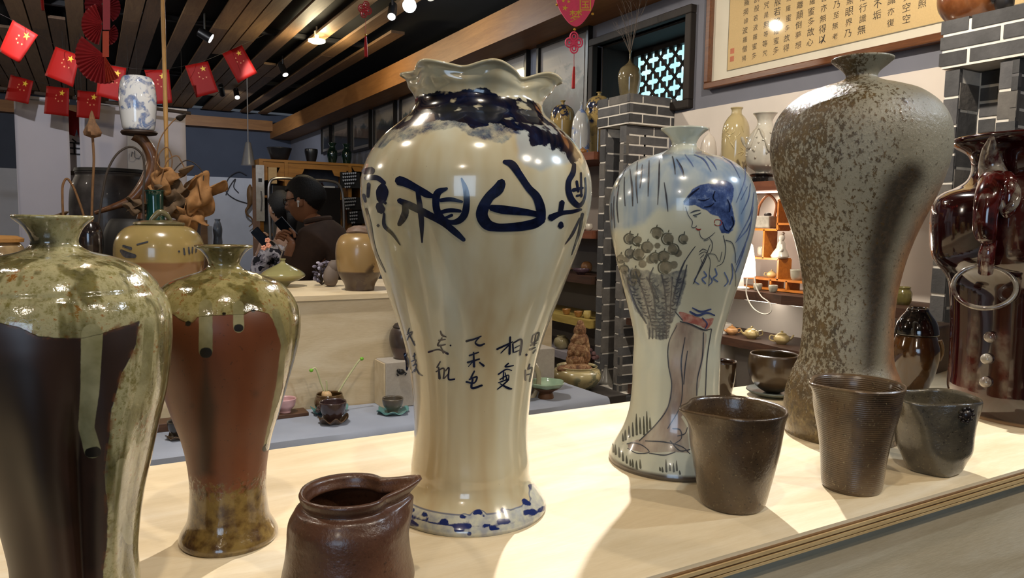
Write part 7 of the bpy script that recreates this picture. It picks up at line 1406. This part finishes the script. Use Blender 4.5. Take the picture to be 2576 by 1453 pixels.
Jb = {k: (Jw[k][0], (np.array(Jw[k][1]) + .02).tolist() if not np.isscalar(Jw[k][1]) else Jw[k][1] + .022) for k in ('waist', 'chest', 'upper', 'shl', 'ell', 'shr', 'elr')}; Jb['wl2'] = (Jw['ell'][0] * .35 + Jw['wrl'][0] * .65, .045); Jb['wr2'] = (Jw['elr'][0] * .35 + Jw['wrr'][0] * .65, .045)
V, Fc = skin_mesh(Jb, [('waist', 'chest'), ('chest', 'upper'), ('upper', 'shl'), ('shl', 'ell'), ('ell', 'wl2'), ('upper', 'shr'), ('shr', 'elr'), ('elr', 'wr2')]); MB().add(V, Fc).build('blouse', BL, wom, angle=0)
Jt = {k: (Jw[k][0], (np.array(Jw[k][1]) + .03).tolist() if not np.isscalar(Jw[k][1]) else Jw[k][1] + .05) for k in ('waist', 'pelvis', 'hipl', 'knl', 'hipr', 'knr')}; V, Fc = skin_mesh(Jt, [('waist', 'pelvis'), ('pelvis', 'hipl'), ('hipl', 'knl'), ('pelvis', 'hipr'), ('hipr', 'knr')]); MB().add(V, Fc).build('skirt', plain('black_skirt', '0c0b0e', .8), wom, angle=0)
hk = lambda P: (P[:, 2] > .06 - .05 * np.clip((.05 - P[:, 0]) / .04, 0, 1) - .12 * np.clip((.01 - P[:, 0]) / .05, 0, 1))
hv, hf = head_mesh(.94, .014, hk); hm = MB().add(HW + hv @ M_w.T, hf).ball(HW + M_w @ np.array([-.11, 0, -.03]), (.04, .04, .05), 14, 10).tube([HW + M_w @ np.array(q) for q in ((-.10, 0, -.02), (-.12, .01, -.09), (-.105, .0, -.16))], [.03, .034, .018], 10, smooth=12).build('hair', HAIR, wom, angle=0)
MB().ball(HW + M_w @ np.array([-.02, .078, -.03]), .006, 8, 6).build('earring', plain('silver_clip', 'b0b0b6', .2, metal=.8), wom)
pc2 = atd(656, 596, 4.7); p2 = thing('smartphone', pc2, 'small black smartphone in the woman\'s raised hand', 'phone'); slab(pc2, .06, .13, .009, plain('phone_glass', '', .08), 'case', p2); slab(pc2 - FW * .0052, .054, .12, .001, plain('phone_screen_dark', '1a2028', .1), 'screen', p2)
# ================================================================ track spotlights (housing, bracket, glowing lens, and their light)
BLK = plain('black_lamp_metal', '0d0d0f', .4)
def track_spot(loc, tgt, power, col, cone, rad, label):
    loc = np.array(loc); d = np.array(tgt) - loc; d /= np.linalg.norm(d)
    t = thing('track_spotlight', loc + np.array([0, 0, .16]), label, 'spotlight', 'ceiling spotlights')
    MB().tube([loc - d * .10, loc - d * .095, loc - d * .02, loc - d * .018], [.02, .03, .033, .033], 16).build('housing', BLK, t)
    MB().tube([loc - d * .06, loc - d * .06 + np.array([0, 0, .06]), (loc[0] - d[0] * .06, loc[1] - d[1] * .06, CEIL - .02)], .006, 6).build('bracket', BLK, t)
    MB().tube([loc - d * .0178, loc - d * .0165], [.029, .029], 16).build('lens', emitm('lens_%.2f_%.2f' % (col[0], col[2]), col, 12), t)
    l = lamp_light('spot_light', 'SPOT', loc - d * .01, power, col, tgt, rad, cone, .35, t)
labs = ['black spotlight above and behind the tall vases', 'black cool-white spotlight high on the right', 'black spotlight over the left end of the table', 'black spotlight over the right of the table',
        'black spotlight above the low bench', 'black spotlight above the left vases', 'black spotlight aimed at the far brick pier', 'black spotlight aimed at the framed calligraphy', 'black spotlight lighting the far pictures', 'black spotlight lighting the white banners']
for s_, lb_ in zip(SPOTS, labs): track_spot(*s_, lb_)

# added fill bulbs, out of view, put in to brighten laths and front sides
for (x_, y_, z_, pw_, cl_, lb_) in ((-1.45, 2.7, 2.36, 24, WARMW, 'added unseen fill bulb left of the banners'), (-.85, -.7, 2.36, 14, WARMW, 'added unseen fill bulb behind the viewer on the left'), (1.25, -.5, 2.36, 14, WARMW, 'added unseen fill bulb behind the viewer on the right'), (.15, 1.62, 2.46, 14, WARMW, 'added unseen fill bulb above the low bench'), (-2.1, 6.4, 2.36, 50, WARMW, 'added unseen fill bulb near the far left wall')):
    t = thing('added_bulb', (x_, y_, z_), lb_, 'lamp', 'added unseen fill bulbs'); MB().ball((x_, y_, z_), .03, 16, 12).build('bulb', emitm('added_bulb_glow', WARMW, 20), t); MB().tube([(x_, y_, z_ + .028), (x_, y_, z_ + .07)], .014, 10).build('socket', BLK, t); MB().tube([(x_, y_, z_ + .07), (x_, y_, CEIL - .01)], .004, 6).build('cord', BLK, t)
    lamp_light('added_fill_light', 'POINT', (x_, y_, z_ - .045), pw_, cl_, size=.03, parent=t)
